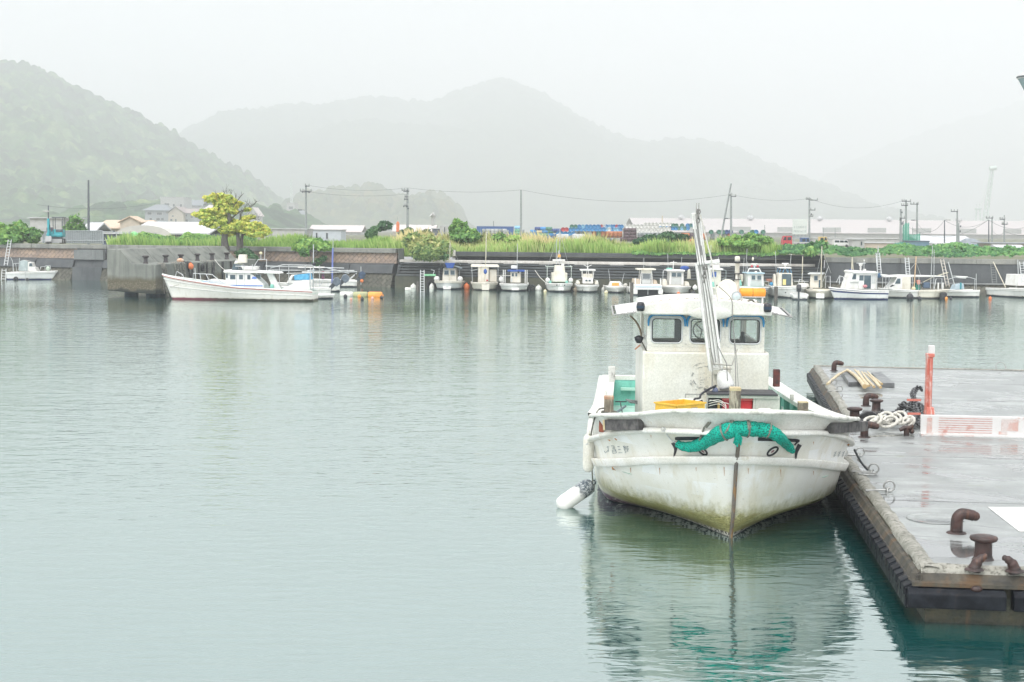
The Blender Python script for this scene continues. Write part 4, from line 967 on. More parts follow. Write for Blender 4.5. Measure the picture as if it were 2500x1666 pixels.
pole("p12", "tall pole with a long left crossarm behind the tent hall", 2337, 515, 606, 185, .16, POLE, arms=((2, -16, 1),))
pole("p12b", "short pole hung with gear close right of the tall crossarm pole", 2341, 545, 606, 180, .12, POLE, gear=((8, 3, 3, 5), (20, 2, 3, 5)))
pole("p13", "thin dark pole behind the distant harbour crane", 2414, 537, 606, 180, .10, POLE_D)
pole("p14", "pole with a left crossarm just right of the thin dark pole", 2422, 530, 606, 195, .13, POLE, arms=((3, -15, 2),))
pole("p15", "rightmost pole with drooping gear above the open shed", 2452, 526, 606, 185, .12, POLE, arms=((10, -12, 1), (22, -7, 7)))
pole("p16", "far thin post below the wooded knoll", 1205, 540, 570, 320, .12, POLE)
pole("p17", "far pale post rising behind the white drums", 1617, 527, 570, 320, .2, M("pale_post", (.66, .58, .45), .7))
for i, (x, yt) in enumerate(((1867, 550), (2010, 557), (2039, 556), (2228, 555))): pole(f"q{i}", f"thin fence post in front of the warehouse, {_ord[i]} from the left", x, yt, 600, 300, .10, POLE)
WIRE = M("wire", (.10, .12, .13), .6)
def wire(label, a, b_, s=.6, r=.013):
    pa = POLES[a][0]+POLES[a][1]*1.0 if isinstance(a, str) else D(*a); pb = POLES[b_][0]+POLES[b_][1]*1.0 if isinstance(b_, str) else D(*b_)
    tag(MB().tube(sag(pa, pb, s, 12), r, 4).build("overhead_wire", WIRE), label, "wire")
wire("overhead wire between the lattice topped pole and the transformer pole", "p3", "p4", .5)
wire("lower overhead wire between the lattice topped pole and the transformer pole", (747, 468, 185), (995, 474, 185), .4)
wire("overhead wire from the transformer pole to the plain yard pole", "p4", "p5", .4)
wire("overhead wire from the plain yard pole to the propped pole", "p5", "p6", 1.2)
wire("overhead wire from the propped pole to the pole by the signboard", "p6", "p7", .5)
wire("overhead wire from the signboard pole to the tallest pole", "p7", "p8", 1.2)
wire("sagging wire between the lamp pole and the net tower poles", (2239, 545, 195), "p11", 1.3, .018)
wire("sagging wire from the tent hall lamp pole to the thin dark pole", "p11", "p13", .9, .018)
wire("long low wire in front of the warehouse", (2220, 556, 195), "p13", 1.7, .018)
wire("drooping wire at the right edge above the open shed", "p13", (2520, 549, 180), .8, .018)
wire("low drooping wire between the two right poles", (2422, 562, 195), (2452, 567, 185), .5, .018)
wire("low drooping wire right of the rightmost pole", (2452, 565, 185), (2530, 570, 185), .4, .018)
wire("thin wire across the hillside left of the houses", (90, 500, 300), (380, 497, 300), 1.0, .03)

# distant harbour crane
YC = 990; ck = YC/FPX; dc = thing("harbour_crane", "faint white harbour crane with a steep jib in the haze", "crane", D(2400, 600, YC)); b0 = dc.location.copy(); PC = lambda x, y, dy=0: D(x, y, YC+dy)-b0
CRW = M("crane_white", (.66, .74, .70), .5, (.60, .68, .64), .3)
q = MB()
for dx in (-5, 5): q.tube([PC(2403+dx, 556), PC(2423+dx*.6, 412)], .75, 5); q.tube([PC(2403+dx, 556, 3.2), PC(2423+dx*.6, 412, 3)], .6, 5)
for i in range(14):
    y0 = 556-10.3*i; y1 = y0-10.3; x0 = 2403+20*(556-y0)/144; x1 = 2403+20*(556-y1)/144; k = 1 if i % 2 else -1
    q.tube([PC(x0-5*k, y0), PC(x1+5*k, y1)], .40, 4)
q.tube([PC(2416, 412), PC(2432, 410)], 1.7, 6); q.build("jib", CRW, dc)
q = MB()
for dx in (-9, 9): q.tube([PC(2388+dx*.4, 508), PC(2388+dx, 590)], .55, 5)
q.tube([PC(2380, 510), PC(2396, 510)], .6, 5); q.tube([PC(2385, 505), PC(2385, 498)], .25, 5); q.tube([PC(2391, 505), PC(2391, 498)], .25, 5); q.build("mast", CRW, dc)
q = MB(); q.tube([PC(2390, 515), PC(2421, 418)], .08, 4); q.tube([PC(2386, 512), PC(2372, 552)], .1, 4); q.build("stay", CRW, dc)
q = MB(); q.box(PC(2394, 570), (24*ck, 4, 36*ck)); q.box(PC(2398, 556), (40*ck, 4, 8*ck)); q.build("machinery_house", M("crane_house", (.44, .52, .50), .6, (.50, .58, .56), .5), dc)
# faint radio mast behind the lattice pole
rm = thing("radio_mast", "faint red and white radio mast in the haze beyond the left lattice pole", "mast", D(712, 505, 1280)); b0 = rm.location.copy(); q = MB()
for dx in (-2.2, 2.2): q.tube([D(712+dx, 505, 1280)-b0, D(711+dx*.5, 438, 1280)-b0], .4, 4)
for i in range(8): q.tube([D(712-2, 505-8*i, 1280)-b0, D(712+1.6, 497-8*i, 1280)-b0], .24, 4)
q.build("lattice", CRW, rm)

# ------------------------------------------------------------------ vehicles behind the bank
GLASS_D = M("dark_glass", (.03, .045, .05), .12, spec=.6)
def truck(label, x, ybot, Y, cabm, bodym, face=1, s=1.0, bed=True):
    o = thing("truck", label, "truck", D(x, ybot, Y), 0, None, s)
    f = face
    cab = MB().prism_y([(-1.0*f, .5), (1.0*f, .5), (1.0*f, 1.4), (.75*f, 2.35), (-.95*f, 2.35)], -1, 1).build("cab", cabm, o, bevel=.06)
    MB().prism_y([(.25*f, 1.45), (.88*f, 1.45), (.66*f, 2.15), (.25*f, 2.15)], -1.02, -.985).build("side_window", GLASS_D, o)
    MB().prism_y([(-.75*f, 1.45), (.0*f, 1.45), (.0*f, 2.1), (-.75*f, 2.1)], -1.02, -.985).build("side_window", GLASS_D, o)
    MB().box((-2.8*f, 0, .95), (3.6, 1.9, .35)).build("bed", bodym, o, bevel=.02)
    for wx in (.35, -2.3, -3.8):
        MB().lathe([(.2, -.12), (.45, -.12), (.45, .12), (.2, .12)], 14, Matrix.Translation((wx*f, -.9, .45)) @ Matrix.Rotation(PI/2, 4, 'X')).build("wheel", TYRE, o)
    MB().box((1.08*f, -.95, 1.9), (.1, .1, .35)).build("mirror", STEEL, o)
    return o
RED_P = paint("red_cab", (.52, .045, .06)); BLUE_C = paint("blue_cab", (.05, .12, .28))
truck("red truck cab with a low flat bed behind the grass", 1920, 604, 150, RED_P, PLASTER, -1, .5)
truck("small dark blue truck right of the red one", 1964, 606, 150, BLUE_C, PLASTER, 1, .46)
tr_ = truck("white and yellow lorry behind the vine covered bank", 2008, 602, 175, M("yellow_cab", (.62, .46, .18), .5), PLASTER, 1, .5)
def van(label, x, ybot, Y, mat, s=1):
    o = thing("van", label, "van", D(x, ybot, Y), 0, None, s)
    MB().prism_y([(-1.9, .35), (1.9, .35), (1.95, 1.0), (1.45, 1.75), (-1.85, 1.8)], -.85, .85).build("body", mat, o, bevel=.08)
    for x0, x1 in ((-1.6, -.5), (-.35, .55)): MB().box(((x0+x1)/2, -.86, 1.38), (x1-x0, .03, .5)).build("side_window", GLASS_D, o)
    MB().prism_y([(.7, 1.15), (1.6, 1.15), (1.3, 1.62), (.7, 1.62)], -.88, -.84).build("side_window", GLASS_D, o)
    for wx in (-1.2, 1.25): MB().lathe([(.15, -.1), (.33, -.1), (.33, .1), (.15, .1)], 14, Matrix.Translation((wx, -.8, .33)) @ Matrix.Rotation(PI/2, 4, 'X')).build("wheel", TYRE, o)
    return o
van("white van parked behind the vines left of the small hut", 2052, 604, 172, M("van_white", (.74, .74, .73), .35), .5)
van("pale van parked behind the vines before the tent hall", 2300, 611, 150, M("van_white", (.74, .74, .73), .35), .42)

# excavator on the left bank
YE = 111.5; ex = thing("excavator", "small teal excavator parked on the sea wall at the left", "excavator", D(136, 595, YE), R(8)); se = YE/FPX
TEAL = paint("teal", (.02, .30, .34)); 
for sx in (-.52, .52):
    tr_ = MB().prism_x([(-.75, .05), (-.62, 0), (.62, 0), (.75, .1), (.75, .3), (.6, .38), (-.6, .38), (-.75, .3)], sx-.14, sx+.14).build("track", TYRE, ex, bevel=.03)
    for yy in (-.55, .55): MB().lathe([(.02, -.02), (.12, -.02), (.12, .02), (.02, .02)], 10, Matrix.Translation((sx*1.28, yy, .19)) @ Matrix.Rotation(PI/2, 4, 'Y')).build("sprocket", M("grey_steel", (.36, .36, .36), .5), tr_)
MB().box((0, 0, .42), (.9, .9, .14)).build("turntable", STEEL, ex)
MB().prism_x([(-.55, .5), (.85, .5), (.95, .7), (.9, 1.05), (.2, 1.1), (-.55, .72)], -.62, .62).build("body", TEAL, ex, bevel=.08, seg=3)
MB().box((-.45, .25, 1.0), (.42, .9, .5)).build("engine_cover", M("brown_cover", (.14, .10, .12), .6), ex, bevel=.08)
MB().box((.3, .0, .85), (.5, .5, .5)).build("operator_seat", STEEL, ex, bevel=.06)
q = MB()
for px_ in (-.1, .62):
    for py_ in (-.45, .55): q.tube([(px_, py_, .7), (px_, py_, 1.98)], .03, 6)
q.build("canopy_post", STEEL, ex); MB().box((.26, .05, 2.02), (.92, 1.2, .08)).build("canopy", STEEL, ex, bevel=.03)
q = MB(); q.tube([(-.34, -.6, .75), (-.38, -.75, 1.5), (-.36, -.95, 1.88)], [.13, .11, .1], 6); q.tube([(-.36, -.95, 1.88), (-.34, -1.15, 1.2), (-.32, -1.2, .55)], [.09, .08, .07], 6); q.build("boom", TEAL, ex)
MB().prism_x([(-1.35, .15), (-1.05, .1), (-1.0, .45), (-1.25, .6)], -.55, -.1).build("bucket", M("grey_steel", (.36, .36, .36), .5), ex, bevel=.03)
MB().box((0, -.95, .22), (1.25, .06, .28)).build("dozer_blade", M("grey_steel", (.36, .36, .36), .5), ex)
MB().tube([(-.3, -.62, .8), (-.3, -.85, 1.45)], .045, 6).build("hydraulic_ram", M("ram_dark", (.04, .06, .07), .4), ex)
# ------------------------------------------------------------------ boats along the far wall
def hull_mat(name, top, stain, low, zl=.10):
    b = NB(name); s_ = b.sep(b.co())
    c = b.mix(b.rng(b.noise(1.6, 5, .6), .42, .68, 0, .6), top, tuple(k*.86 for k in top))
    v = b.mapped((7, 7, .7)); c = b.mix(b.rng(b.noise(1, 5, .6, v), .56, .74, 0, .6), c, stain)
    z = b.math('ADD', s_[2], b.math('MULTIPLY', b.math('SUBTRACT', b.noise(5, 3), .5), .10))
    c = b.mix(b.rng(z, zl+.10, zl, 0, .45), c, stain)
    if name == "hull_red_foot": low = b.mix(b.rng(b.math('ADD', s_[1], b.math('MULTIPLY', b.noise(2, 4), 1.4)), -1.6, .4), (.15, .03, .05), (.05, .05, .035))
    c = b.mix(b.rng(z, zl+.005, zl-.015), c, low)
    b.princ(c, .42, 0, b.bump(b.noise(3, 3), .06, .03), .4); return b.m
HW = hull_mat("hull_white", (.72, .72, .69), (.48, .45, .36), (.03, .04, .05))
HC = hull_mat("hull_cream", (.68, .65, .56), (.46, .41, .30), (.05, .05, .05))
HG = hull_mat("hull_palegrey", (.60, .62, .61), (.40, .40, .35), (.02, .03, .05))
HN = hull_mat("hull_navy_foot", (.74, .75, .74), (.56, .55, .48), (.02, .03, .10))
HR = hull_mat("hull_red_foot", (.72, .71, .66), (.50, .46, .36), (.16, .03, .05), .12)
GW = M("gel_white", (.74, .74, .72), .4, (.66, .65, .61), 3, streak=(.50, .46, .38), slo=.6, shi=.8)
GC = M("gel_cream", (.68, .65, .57), .45, (.60, .56, .47), 3, streak=(.44, .38, .28), slo=.56, shi=.76)
GG = M("gel_grey", (.52, .54, .53), .45, (.46, .47, .46), 3, streak=(.36, .35, .31))
TEALG = M("deck_green", (.20, .50, .42), .6, (.28, .56, .48), 4, streak=(.34, .40, .32))
ALU = M("aluminium_tube", (.60, .62, .62), .35, (.48, .50, .50), 8, metal=.4)
POLEC = M("cream_pole", (.56, .53, .42), .6, (.48, .44, .34), 5)
BLUEC = M("blue_cloth", (.02, .06, .26), .8, (.03, .10, .34), 6)
BLACKM = M("black_plastic", (.012, .014, .02), .4, (.03, .03, .035), 8)
NAVY_M = M("navy_band", (.02, .035, .15), .35, (.03, .05, .19), 4)
SKYB = M("bright_blue", (.03, .22, .45), .5, (.05, .28, .52), 5)
ORG = M("orange_panel", (.80, .40, .09), .6, (.70, .33, .07), 6)
GLASSB = M("boat_glass", (.05, .08, .10), .10, (.09, .13, .15), 2, spec=.8)
RUBBER = TYRE
def hull_loft(L, B, zb, zm, zs, draft=.3, bluff=.35, rake=.35, stern=.9, wlk=.88, bot=.5):
    """half sections from the stem (y=-L/2) to the transom; returns rows of points going keel-sheer"""
    rows = []; nt_ = 16
    for i in range(nt_+1):
        t = (i/nt_)**1.5
        f = min(1.0, (t/bluff)**.58) if t < bluff else 1.0
        if t > .6: f *= lerp(1, stern, ((t-.6)/.4)**2)
        fw = min(1.0, (t/(bluff*1.7))**.85)*wlk*(lerp(1, stern, max(0, (t-.6)/.4)**2))
        zt = lerp(zb, zm, min(1, t/.5)**.7) if t < .5 else lerp(zm, zs, (t-.5)/.5)
        rk = lambda z: -rake*(max(z, -.1)/zb)*(1-t)**3
        y0 = -L/2+L*t
        sec = [(0.0, -draft), (bot*fw, -draft*.55), (fw, 0.0), (lerp(fw, f, .30), zt*.30), (lerp(fw, f, .62), zt*.58), (lerp(fw, f, .90), zt*.84), (f, zt)]
        rows.append([(B/2*w_, y0+rk(z), z) for w_, z in sec])
    return rows
def hull_parts(o, L, B, zb, zm, zs, mat, capm, deckm, band=None, **k):
    rows = hull_loft(L, B, zb, zm, zs, **k)
    q = MB()
    for sg in (1, -1):
        rr = [[(x*sg, y, z) for x, y, z in r] for r in rows]
        if sg < 0: rr = [list(reversed(r)) for r in rr]
        q.grid(rr)
    last = rows[-1]; n = len(last)
    vs = [(x, y, z) for x, y, z in last] + [(-x, y, z) for x, y, z in last]
    q.add(vs, [(i, i+1, i+1+n, i+n) for i in range(n-1)])
    h = q.build("hull", mat, o, weld=True)
    def rail(idx, r, name, m, off=.02, dz=0):
        pts = [(rw[idx][0]+off, rw[idx][1], rw[idx][2]+dz) for rw in rows]
        pts = [(-x, y, z) for x, y, z in reversed(pts)] + pts[0:]
        g = MB().tube(pts, r, 6); return g.build(name, m, o)
    rail(-1, .045, "gunwale", capm, 0); rail(-2, .035, "rubbing_strake", capm, .015)
    q = MB(); zd = .16
    q.grid([[(-rw[-1][0]*.96, rw[-1][1]+.03, rw[-1][2]-zd), (0, rw[-1][1]+.03, rw[-1][2]-zd+.02), (rw[-1][0]*.96, rw[-1][1]+.03, rw[-1][2]-zd)] for rw in rows]); q.build("deck", deckm, o)
    if band is not None:
        q = MB()
        for sg in (1, -1):
            q.grid([[(sg*(lerp(rw[4][0], rw[5][0], .2)+.012), rw[4][1]-.004, lerp(rw[4][2], rw[5][2], .2)), (sg*(lerp(rw[5][0], rw[6][0], .75)+.012), rw[6][1]-.004, lerp(rw[5][2], rw[6][2], .75))] for rw in rows])
        q.build("hull_band", band, o)
    return rows
class Boat:
    def __init__(s, label, cx, yw, rot=0, group="small boats moored along the far wall", Y=None, cat="boat", name="fishing_boat", yref=None):
        p = G(cx, yw) if Y is None else D(cx, yw, Y); s.cx = cx; s.yw = yw; s.u = p.y/FPX; s.p = p
        s.o = thing(name, label, cat, (p.x, p.y, 0), rot, group)
    def back(s, L): s.o.location.y += L*.42; s.o.scale = (1, .84, 1); s.dy = -L/2; return s
    def X(s, px): return (px-s.cx)*s.u
    def Z(s, py): return (s.yw-py)*s.u
    def P(s, px, py, y): return (s.X(px), y, s.Z(py))
    def box(s, name, mat, px0, px1, py0, py1, y0, y1, bevel=.02, taper=1, parent=None):
        a = s.P(px0, py1, 0); c = s.P(px1, py0, 0)
        return MB().box(((a[0]+c[0])/2, (y0+y1)/2, (a[2]+c[2])/2), (abs(c[0]-a[0]), y1-y0, abs(c[2]-a[2])), taper=taper).build(name, mat, parent or s.o, bevel=bevel)
    def win(s, px0, px1, py0, py1, y, mat=None, fr=True, parent=None):
        if fr:
            f_ = s.box("window", ALU, px0, px1, py0, py1, y-.03, y+.01, bevel=.008, parent=parent); d = (px1-px0)*.08; e_ = (py1-py0)*.08
            return s.box("pane", mat or GLASSB, px0+d, px1-d, py0+e_, py1-e_, y-.04, y-.028, bevel=0, parent=f_)
        return s.box("window", mat or GLASSB, px0, px1, py0, py1, y-.02, y, bevel=0, parent=parent)
    def tube(s, name, mat, pts, r=.02, n=6, parent=None):
        return MB().tube([s.P(*p) for p in pts], r, n).build(name, mat, parent or s.o)
    def tubes(s, name, mat, lst, r=.018, parent=None):
        q = MB()
        for pts in lst: q.tube([s.P(*p) for p in pts], r, 5)
        return q.build(name, mat, parent or s.o)
    def ball(s, name, mat, px, py, y, r, sq=(1, 1, 1)): return MB().ball(s.P(px, py, y), r, n=10, sq=sq).build(name, mat, s.o)
    def radar(s, px, py, y, w=.45):
        b_ = MB().lathe([(.05, -.28), (.05, -.05), (.10, -.04), (.10, .04), (.0, .05)], 10, Matrix.Translation(s.P(px, py, y))).build("radar_mount", GW, s.o)
        x, yy, z = s.P(px, py, y); MB().box((x, yy, z+.08), (w, .09, .07)).build("radar_bar", GW, b_, bevel=.02)
def motor(parent, loc, rz=0, tilt=0, mat=BLACKM, s=1.0):
    Mx = Matrix.Translation(loc) @ Matrix.Rotation(rz, 4, 'Z') @ Matrix.Rotation(tilt, 4, 'X') @ Matrix.Scale(s, 4)
    e_ = MB().prism_x([(-.12, .1), (.2, .08), (.26, .3), (.18, .5), (-.1, .52), (-.18, .35)], -.13, .13, M=Mx).build("outboard_motor", mat, parent, bevel=.04)
    q = MB(); q.prism_x([(-.05, -.55), (.10, -.55), (.13, .1), (-.08, .1)], -.05, .05, M=Mx); q.box((0, .03, -.5), (.22, .3, .02), M=Mx); q.tube([Mx @ Vector((0, -.05, -.62)), Mx @ Vector((0, .18, -.62))], .05*s, 6); q.build("leg", M("motor_leg", (.05, .06, .07), .4), e_); return e_
def fender(label, px, py, r, mat, stretch=1.0, grp=None, Y=None, lying=False, z=None, name="float", cat="float"):
    p = G(px, py) if Y is None else D(px, py, Y); rr = r*p.y/FPX
    o = thing(name, label, cat, (p.x, p.y+.05, max(p.z, 0) + (rr*.55 if z is None else z)), 0, grp)
    if lying: MB().lathe([(0.001, -rr*stretch), (rr*.8, -rr*stretch*.95), (rr, -rr*stretch*.8), (rr, rr*stretch*.8), (rr*.8, rr*stretch*.95), (.001, rr*stretch)], 14, Matrix.Rotation(PI/2, 4, 'Y')).build("body", mat, o)
    else: MB().ball((0, 0, 0), rr, n=14, sq=(1, 1, stretch)).build("body", mat, o)
    MB().torus((0, 0, rr*stretch*.98) if not lying else (rr*stretch, 0, 0), rr*.25, rr*.09, Matrix.Rotation(PI/2, 4, 'X'), 10, 5).build("eye", mat, o)
    return o
def tyre(label, px, py, r, Y=None, grp=None):
    p = G(px, py) if Y is None else D(px, py, Y); rr = r*p.y/FPX
    o = MB().torus((0, 0, 0), rr*.68, rr*.32, Matrix.Rotation(PI/2, 4, 'X'), 18, 8).build("tyre_fender", TYRE); o.location = (p.x, p.y+.05, rr*.75)
    return tag(o, label, "tyre", grp)

# 1 dark canopy boat
b = Boat("white boat with a dark rounded canopy and furled blue flag, leftmost of the bow-on row", 1097, 708, R(-4)).back(5.2)
hull_parts(b.o, 5.2, 1.86, .58, .50, .45, HG, GC, GG, bluff=.14, rake=.15)
yf = -1.3
b.box("cabin", GC, 1080, 1116, 656, 690, yf, yf+1.3, .03, taper=.88); b.win(1085, 1097, 661, 673, yf-.02); b.win(1100, 1112, 661, 673, yf-.02, GLASSB)
q = MB(); n = 10
q.grid([[(b.X(1072+54*i/n), yy, b.Z(650+7*(2*i/n-1)**2)) for i in range(n+1)] for yy in (-1.6, -1.0, .4)]); q.grid([[(b.X(1072+54*i/n), yy, b.Z(653+6*(2*i/n-1)**2)) for i in range(n+1)] for yy in (-1.6, -1.0, .4)]); q.build("canopy", M("dark_canopy", (.10, .13, .15), .6, (.15, .18, .19), 4), b.o)
b.tube("mast", POLEC, [(1099, 690, -1.5), (1100, 590, -1.5)], .028); b.box("furled_flag", BLUEC, 1092, 1108, 643, 656, -1.62, -1.52, .04, taper=1.6)
for px in (1068, 1126): b.ball("side_fender", GW, px, 682, -1.7, .2, (1, 1.6, .9))
b.box("step", GW, 1088, 1106, 699, 707, -2.62, -2.5, .02, taper=1.15)
b.tubes("rigging", ALU, [[(1100, 596, -1.5), (1120, 650, .4)], [(1100, 596, -1.5), (1078, 652, .4)], [(1072, 690, -1.2), (1072, 655, -1.2)], [(1122, 690, -1.2), (1122, 655, -1.2)]], .012)
# 2 tall cream wheelhouse
b = Boat("cream boat with a tall plain wheelhouse under a wide flat awning", 1180, 710, R(3)).back(5.4)
hull_parts(b.o, 5.4, 1.72, .52, .48, .45, HC, GC, GC, bluff=.14, rake=.15)
b.box("wheelhouse", GC, 1164, 1190, 652, 691, -1.4, -.2, .03); b.box("side_panel", GC, 1192, 1210, 660, 690, -1.1, .4, .02); b.box("awning", GC, 1146, 1216, 648, 653, -1.5, .8, .02, taper=.94)
[b.tube("awning_post", ALU, a_, .022) for a_ in ([(1150, 690, -1.3), (1148, 652, -1.3)], [(1213, 690, -1.3), (1213, 652, -1.3)], [(1146, 663, -1.2), (1166, 658, -1.2)])]
b.tube("mast", POLEC, [(1179, 700, -1.9), (1182, 630, -1.9), (1183, 566, -1.9)], .035); b.ball("sail_cover", BLUEC, 1181, 664, -1.95, .12, (1, 1, 1.5)); b.ball("buoy_light", M("red_light", (.5, .03, .05), .3), 1186, 686, -1.5, .06)
b.box("bow_step", GC, 1172, 1190, 695, 709, -2.8, -2.55, .04, taper=1.1)
# 3 low cabin, four tubes
b = Boat("white boat with a small cabin and four upright white rod tubes", 1256, 712, R(-2)).back(5.0)
hull_parts(b.o, 5.0, 1.85, .48, .45, .42, HW, GW, GG, bluff=.15, rake=.15)
b.box("cabin", GC, 1247, 1272, 664, 692, -1.2, .2, .03); b.win(1250, 1256, 668, 677, -1.22, GLASSB); b.win(1259, 1264, 668, 677, -1.22, GLASSB); b.box("door", GG, 1248, 1252, 681, 690, -1.23, -1.2, .0)
b.box("cabin_roof", BLUEC, 1240, 1282, 661, 665, -1.4, .3, .02); b.box("raft_box", GW, 1248, 1264, 650, 658, -.9, -.4, .03)
for px in (1230, 1234.5, 1284, 1288.5): b.tube("rod_tube", GW, [(px, 692, -1.7), (px, 660, -1.7)], .03)
b.tube("mast", ALU, [(1263, 664, -1.0), (1263.5, 596, -1.0)], .022); b.tube("deck_rail", GW, [(1200, 676, .6), (1245, 676, .6)], .025); b.box("bow_step", GW, 1252, 1270, 703, 709, -2.55, -2.4, .02)
b.ball("side_fender", GW, 1224, 684, -1.2, .17, (.9, 1.5, 1.2)); b.ball("winch", BLACKM, 1267, 666, -1.4, .07)
# 4 pointed wheelhouse with tripod mast
b = Boat("boat with a tall tapering wheelhouse, tripod mast and dark name on its bow", 1366, 714, R(2)).back(5.6)
rw = hull_parts(b.o, 5.6, 1.62, .55, .50, .48, HW, GW, TEALG, bluff=.14, rake=.15)
b.box("wheelhouse", GC, 1350, 1382, 650, 690, -1.5, -.1, .03, taper=.72); b.box("side_wing", GC, 1347, 1353, 668, 690, -1.3, 0, .02); b.box("side_wing", GC, 1379, 1385, 668, 690, -1.3, 0, .02)
b.tubes("awning_frame", M("pale_green_tube", (.44, .50, .46), .5), [[(1333, 653, -.8), (1398, 653, -.8)], [(1336, 690, -.8), (1336, 653, -.8)], [(1396, 690, -.8), (1396, 653, -.8)], [(1333, 653, -.8), (1335, 652, .8)], [(1398, 653, -.8), (1396, 652, .8)]], .028)
b.box("crosstree", GW, 1349, 1380, 635, 639, -.9, -.75, .02); b.tubes("tripod_mast", ALU, [[(1358, 648, -.8), (1364, 614, -.7)], [(1373, 648, -.8), (1365, 614, -.7)], [(1366, 648, -.4), (1365, 612, -.7)], [(1367, 648, -.6), (1367, 560, -.6)], [(1358, 645, -.7), (1359, 585, -.7)]], .02)
b.box("lamp", ORG, 1362, 1369, 623, 630, -.78, -.66, .02); b.box("roof_box", GW, 1371, 1378, 646, 650, -.9, -.6, .02)
for i, px in enumerate((1356, 1362, 1368.5, 1375)): b.box("bow_lettering", BLACKM, px-1.1, px+1.3, 695.2, 698.4, -2.91, -2.885, 0, parent=None)
for px in (1336, 1393): b.ball("side_fender", GW, px, 686, -1.6, .16, (1, 1.4, 1.1))
for px in (1342, 1383): b.box("locker", TEALG, px-3, px+3, 687, 693, -1.7, -1.2, .02)
b.box("bow_step", GW, 1360, 1373, 702, 709, -2.95, -2.78, .02); b.tube("mooring_line", ROPE_WH, [(1333, 694, -2), (1318, 680, -1), (1308, 664, .8)], .022)
b.tubes("rigging", ALU, [[(1367, 565, -.6), (1392, 652, .6)], [(1367, 565, -.6), (1340, 652, .6)]], .011)
# 5 flybridge
b = Boat("small white boat with an open framed upper bridge and single pole mast", 1436, 715, R(0)).back(5.0)
hull_parts(b.o, 5.0, 1.45, .48, .45, .43, HW, GW, GC, bluff=.16, rake=.15)
b.box("cabin", GW, 1424, 1450, 680, 694, -1.4, .2, .03, taper=.9); b.win(1430, 1436, 684, 688.5, -1.43, GLASSB); b.win(1438, 1444, 684, 688.5, -1.43, GLASSB)
b.tubes("bridge_frame", GW, [[(1424, 682, -1.2), (1423, 664, -1.2), (1419, 661, -1.3)], [(1450, 682, -1.2), (1451, 664, -1.2), (1455, 661, -1.3)], [(1424, 680, .1), (1424, 662, .1)], [(1450, 680, .1), (1450, 662, .1)]], .03); b.box("bridge_roof", GW, 1418, 1456, 659.5, 662.5, -1.35, .3, .02); b.box("bridge_front", GC, 1425, 1449, 670, 680, -1.22, -1.18, .01)
b.tubes("mast", GW, [[(1432, 680, -1.3), (1436, 650, -1.2), (1436, 640, -1.2)], [(1440, 680, -1.3), (1436, 650, -1.2)], [(1426, 648, -1.2), (1436, 653, -1.2), (1446, 648, -1.2)]], .022)
b.tubes("bow_rail", ALU, [[(1408, 694, -1.4), (1410, 686, -1.4), (1422, 684, -.6)], [(1462, 694, -1.4), (1460, 686, -1.4), (1450, 684, -.6)]], .018)
for px in (1413, 1459): b.box("deck_gear", GC, px-5, px+5, 688, 695, -1.2, .2, .03, taper=.7)
b.ball("drain", BLACKM, 1422, 709, -2.52, .035)
# 6 low boat with orange panel
b = Boat("low white open boat with a square orange panel on deck", 1505, 716, R(2)).back(4.2)
hull_parts(b.o, 4.2, 1.25, .40, .38, .36, HW, GW, GC, bluff=.18, rake=.15)
b.box("console", GW, 1487, 1519, 689, 700, -1.3, -.5, .05, taper=.8); b.box("orange_panel", ORG, 1494, 1511, 691.5, 699, -1.34, -1.29, .005); b.tube("grab_rail", ALU, [(1482, 700, -1.3), (1500, 689, -.8), (1528, 698, -1.2)], .02); b.ball("coil", ROPE_WH, 1528, 697, -1.2, .12); b.ball("drain", BLACKM, 1504, 711, -2.1, .035)
b.ball("end_fender", GW, 1534, 708, -1.0, .13, (1, 1, 1.7))
b.tubes("rod", ALU, [[(1492, 692, -.6), (1488, 660, -.4)], [(1520, 696, -.6), (1527, 668, -.4)]], .014)
# 7 catamaran with dark tunnel
b = Boat("twin hulled white boat with a dark tunnel under its flat bow", 1582, 722, R(0)).back(5.0)
for sx in (-.8, .8):
    q = MB().prism_y([(sx-.12, -.3), (sx+.12, -.3), (sx+.15, .40), (sx-.15, .40)], -2.5, 2.5).build("side_hull", HW, b.o, bevel=.03)
b.box("bridge_deck", GW, 1549, 1616, 696, 708, -2.55, 2.4, .04); b.box("tunnel_shade", BLACKM, 1556, 1610, 706, 722, -2.0, 2.4, .0); b.box("bow_board", M("pale_blue_board", (.50, .58, .66), .5), 1551, 1614, 697, 702, -2.58, -2.54, .005)  # black block between the hulls stands in for the tunnel's shade
b.tubes("cabin_frame", GW, [[(1567, 696, -1.2), (1569, 659, -1.1)], [(1596, 696, -1.2), (1594, 659, -1.1)], [(1567, 696, .3), (1569, 659, .3)], [(1596, 696, .3), (1594, 659, .3)]], .035); b.box("cabin_roof", GC, 1558, 1604, 657.5, 661, -1.4, .5, .02); b.box("console", GG, 1570, 1593, 684, 696, -1.1, -.4, .03); b.box("screen_top", GC, 1569, 1594, 661, 669, -1.15, -1.08, .005); b.win(1571, 1592, 669, 684, -1.1, M("smoked_glass", (.14, .16, .17), .15))
b.tube("whip_aerial", ALU, [(1578, 658, 0), (1578, 632, 0)], .018); b.box("side_bench", M("wood_bench", (.52, .44, .34), .7, (.42, .34, .26), 5), 1551, 1566, 684, 697, -1.2, .8, .02); b.box("side_bench", MATS["wood_bench"], 1598, 1610, 686, 697, -1.2, .8, .02, taper=.6)
for px in (1551, 1613): b.tube("corner_post", GW, [(px, 700, -2.3), (px, 680, -2.3)], .045)
b.tube("propeller_pole", ALU, [(1582, 720, -2.4), (1582, 708, -2.4)], .02)
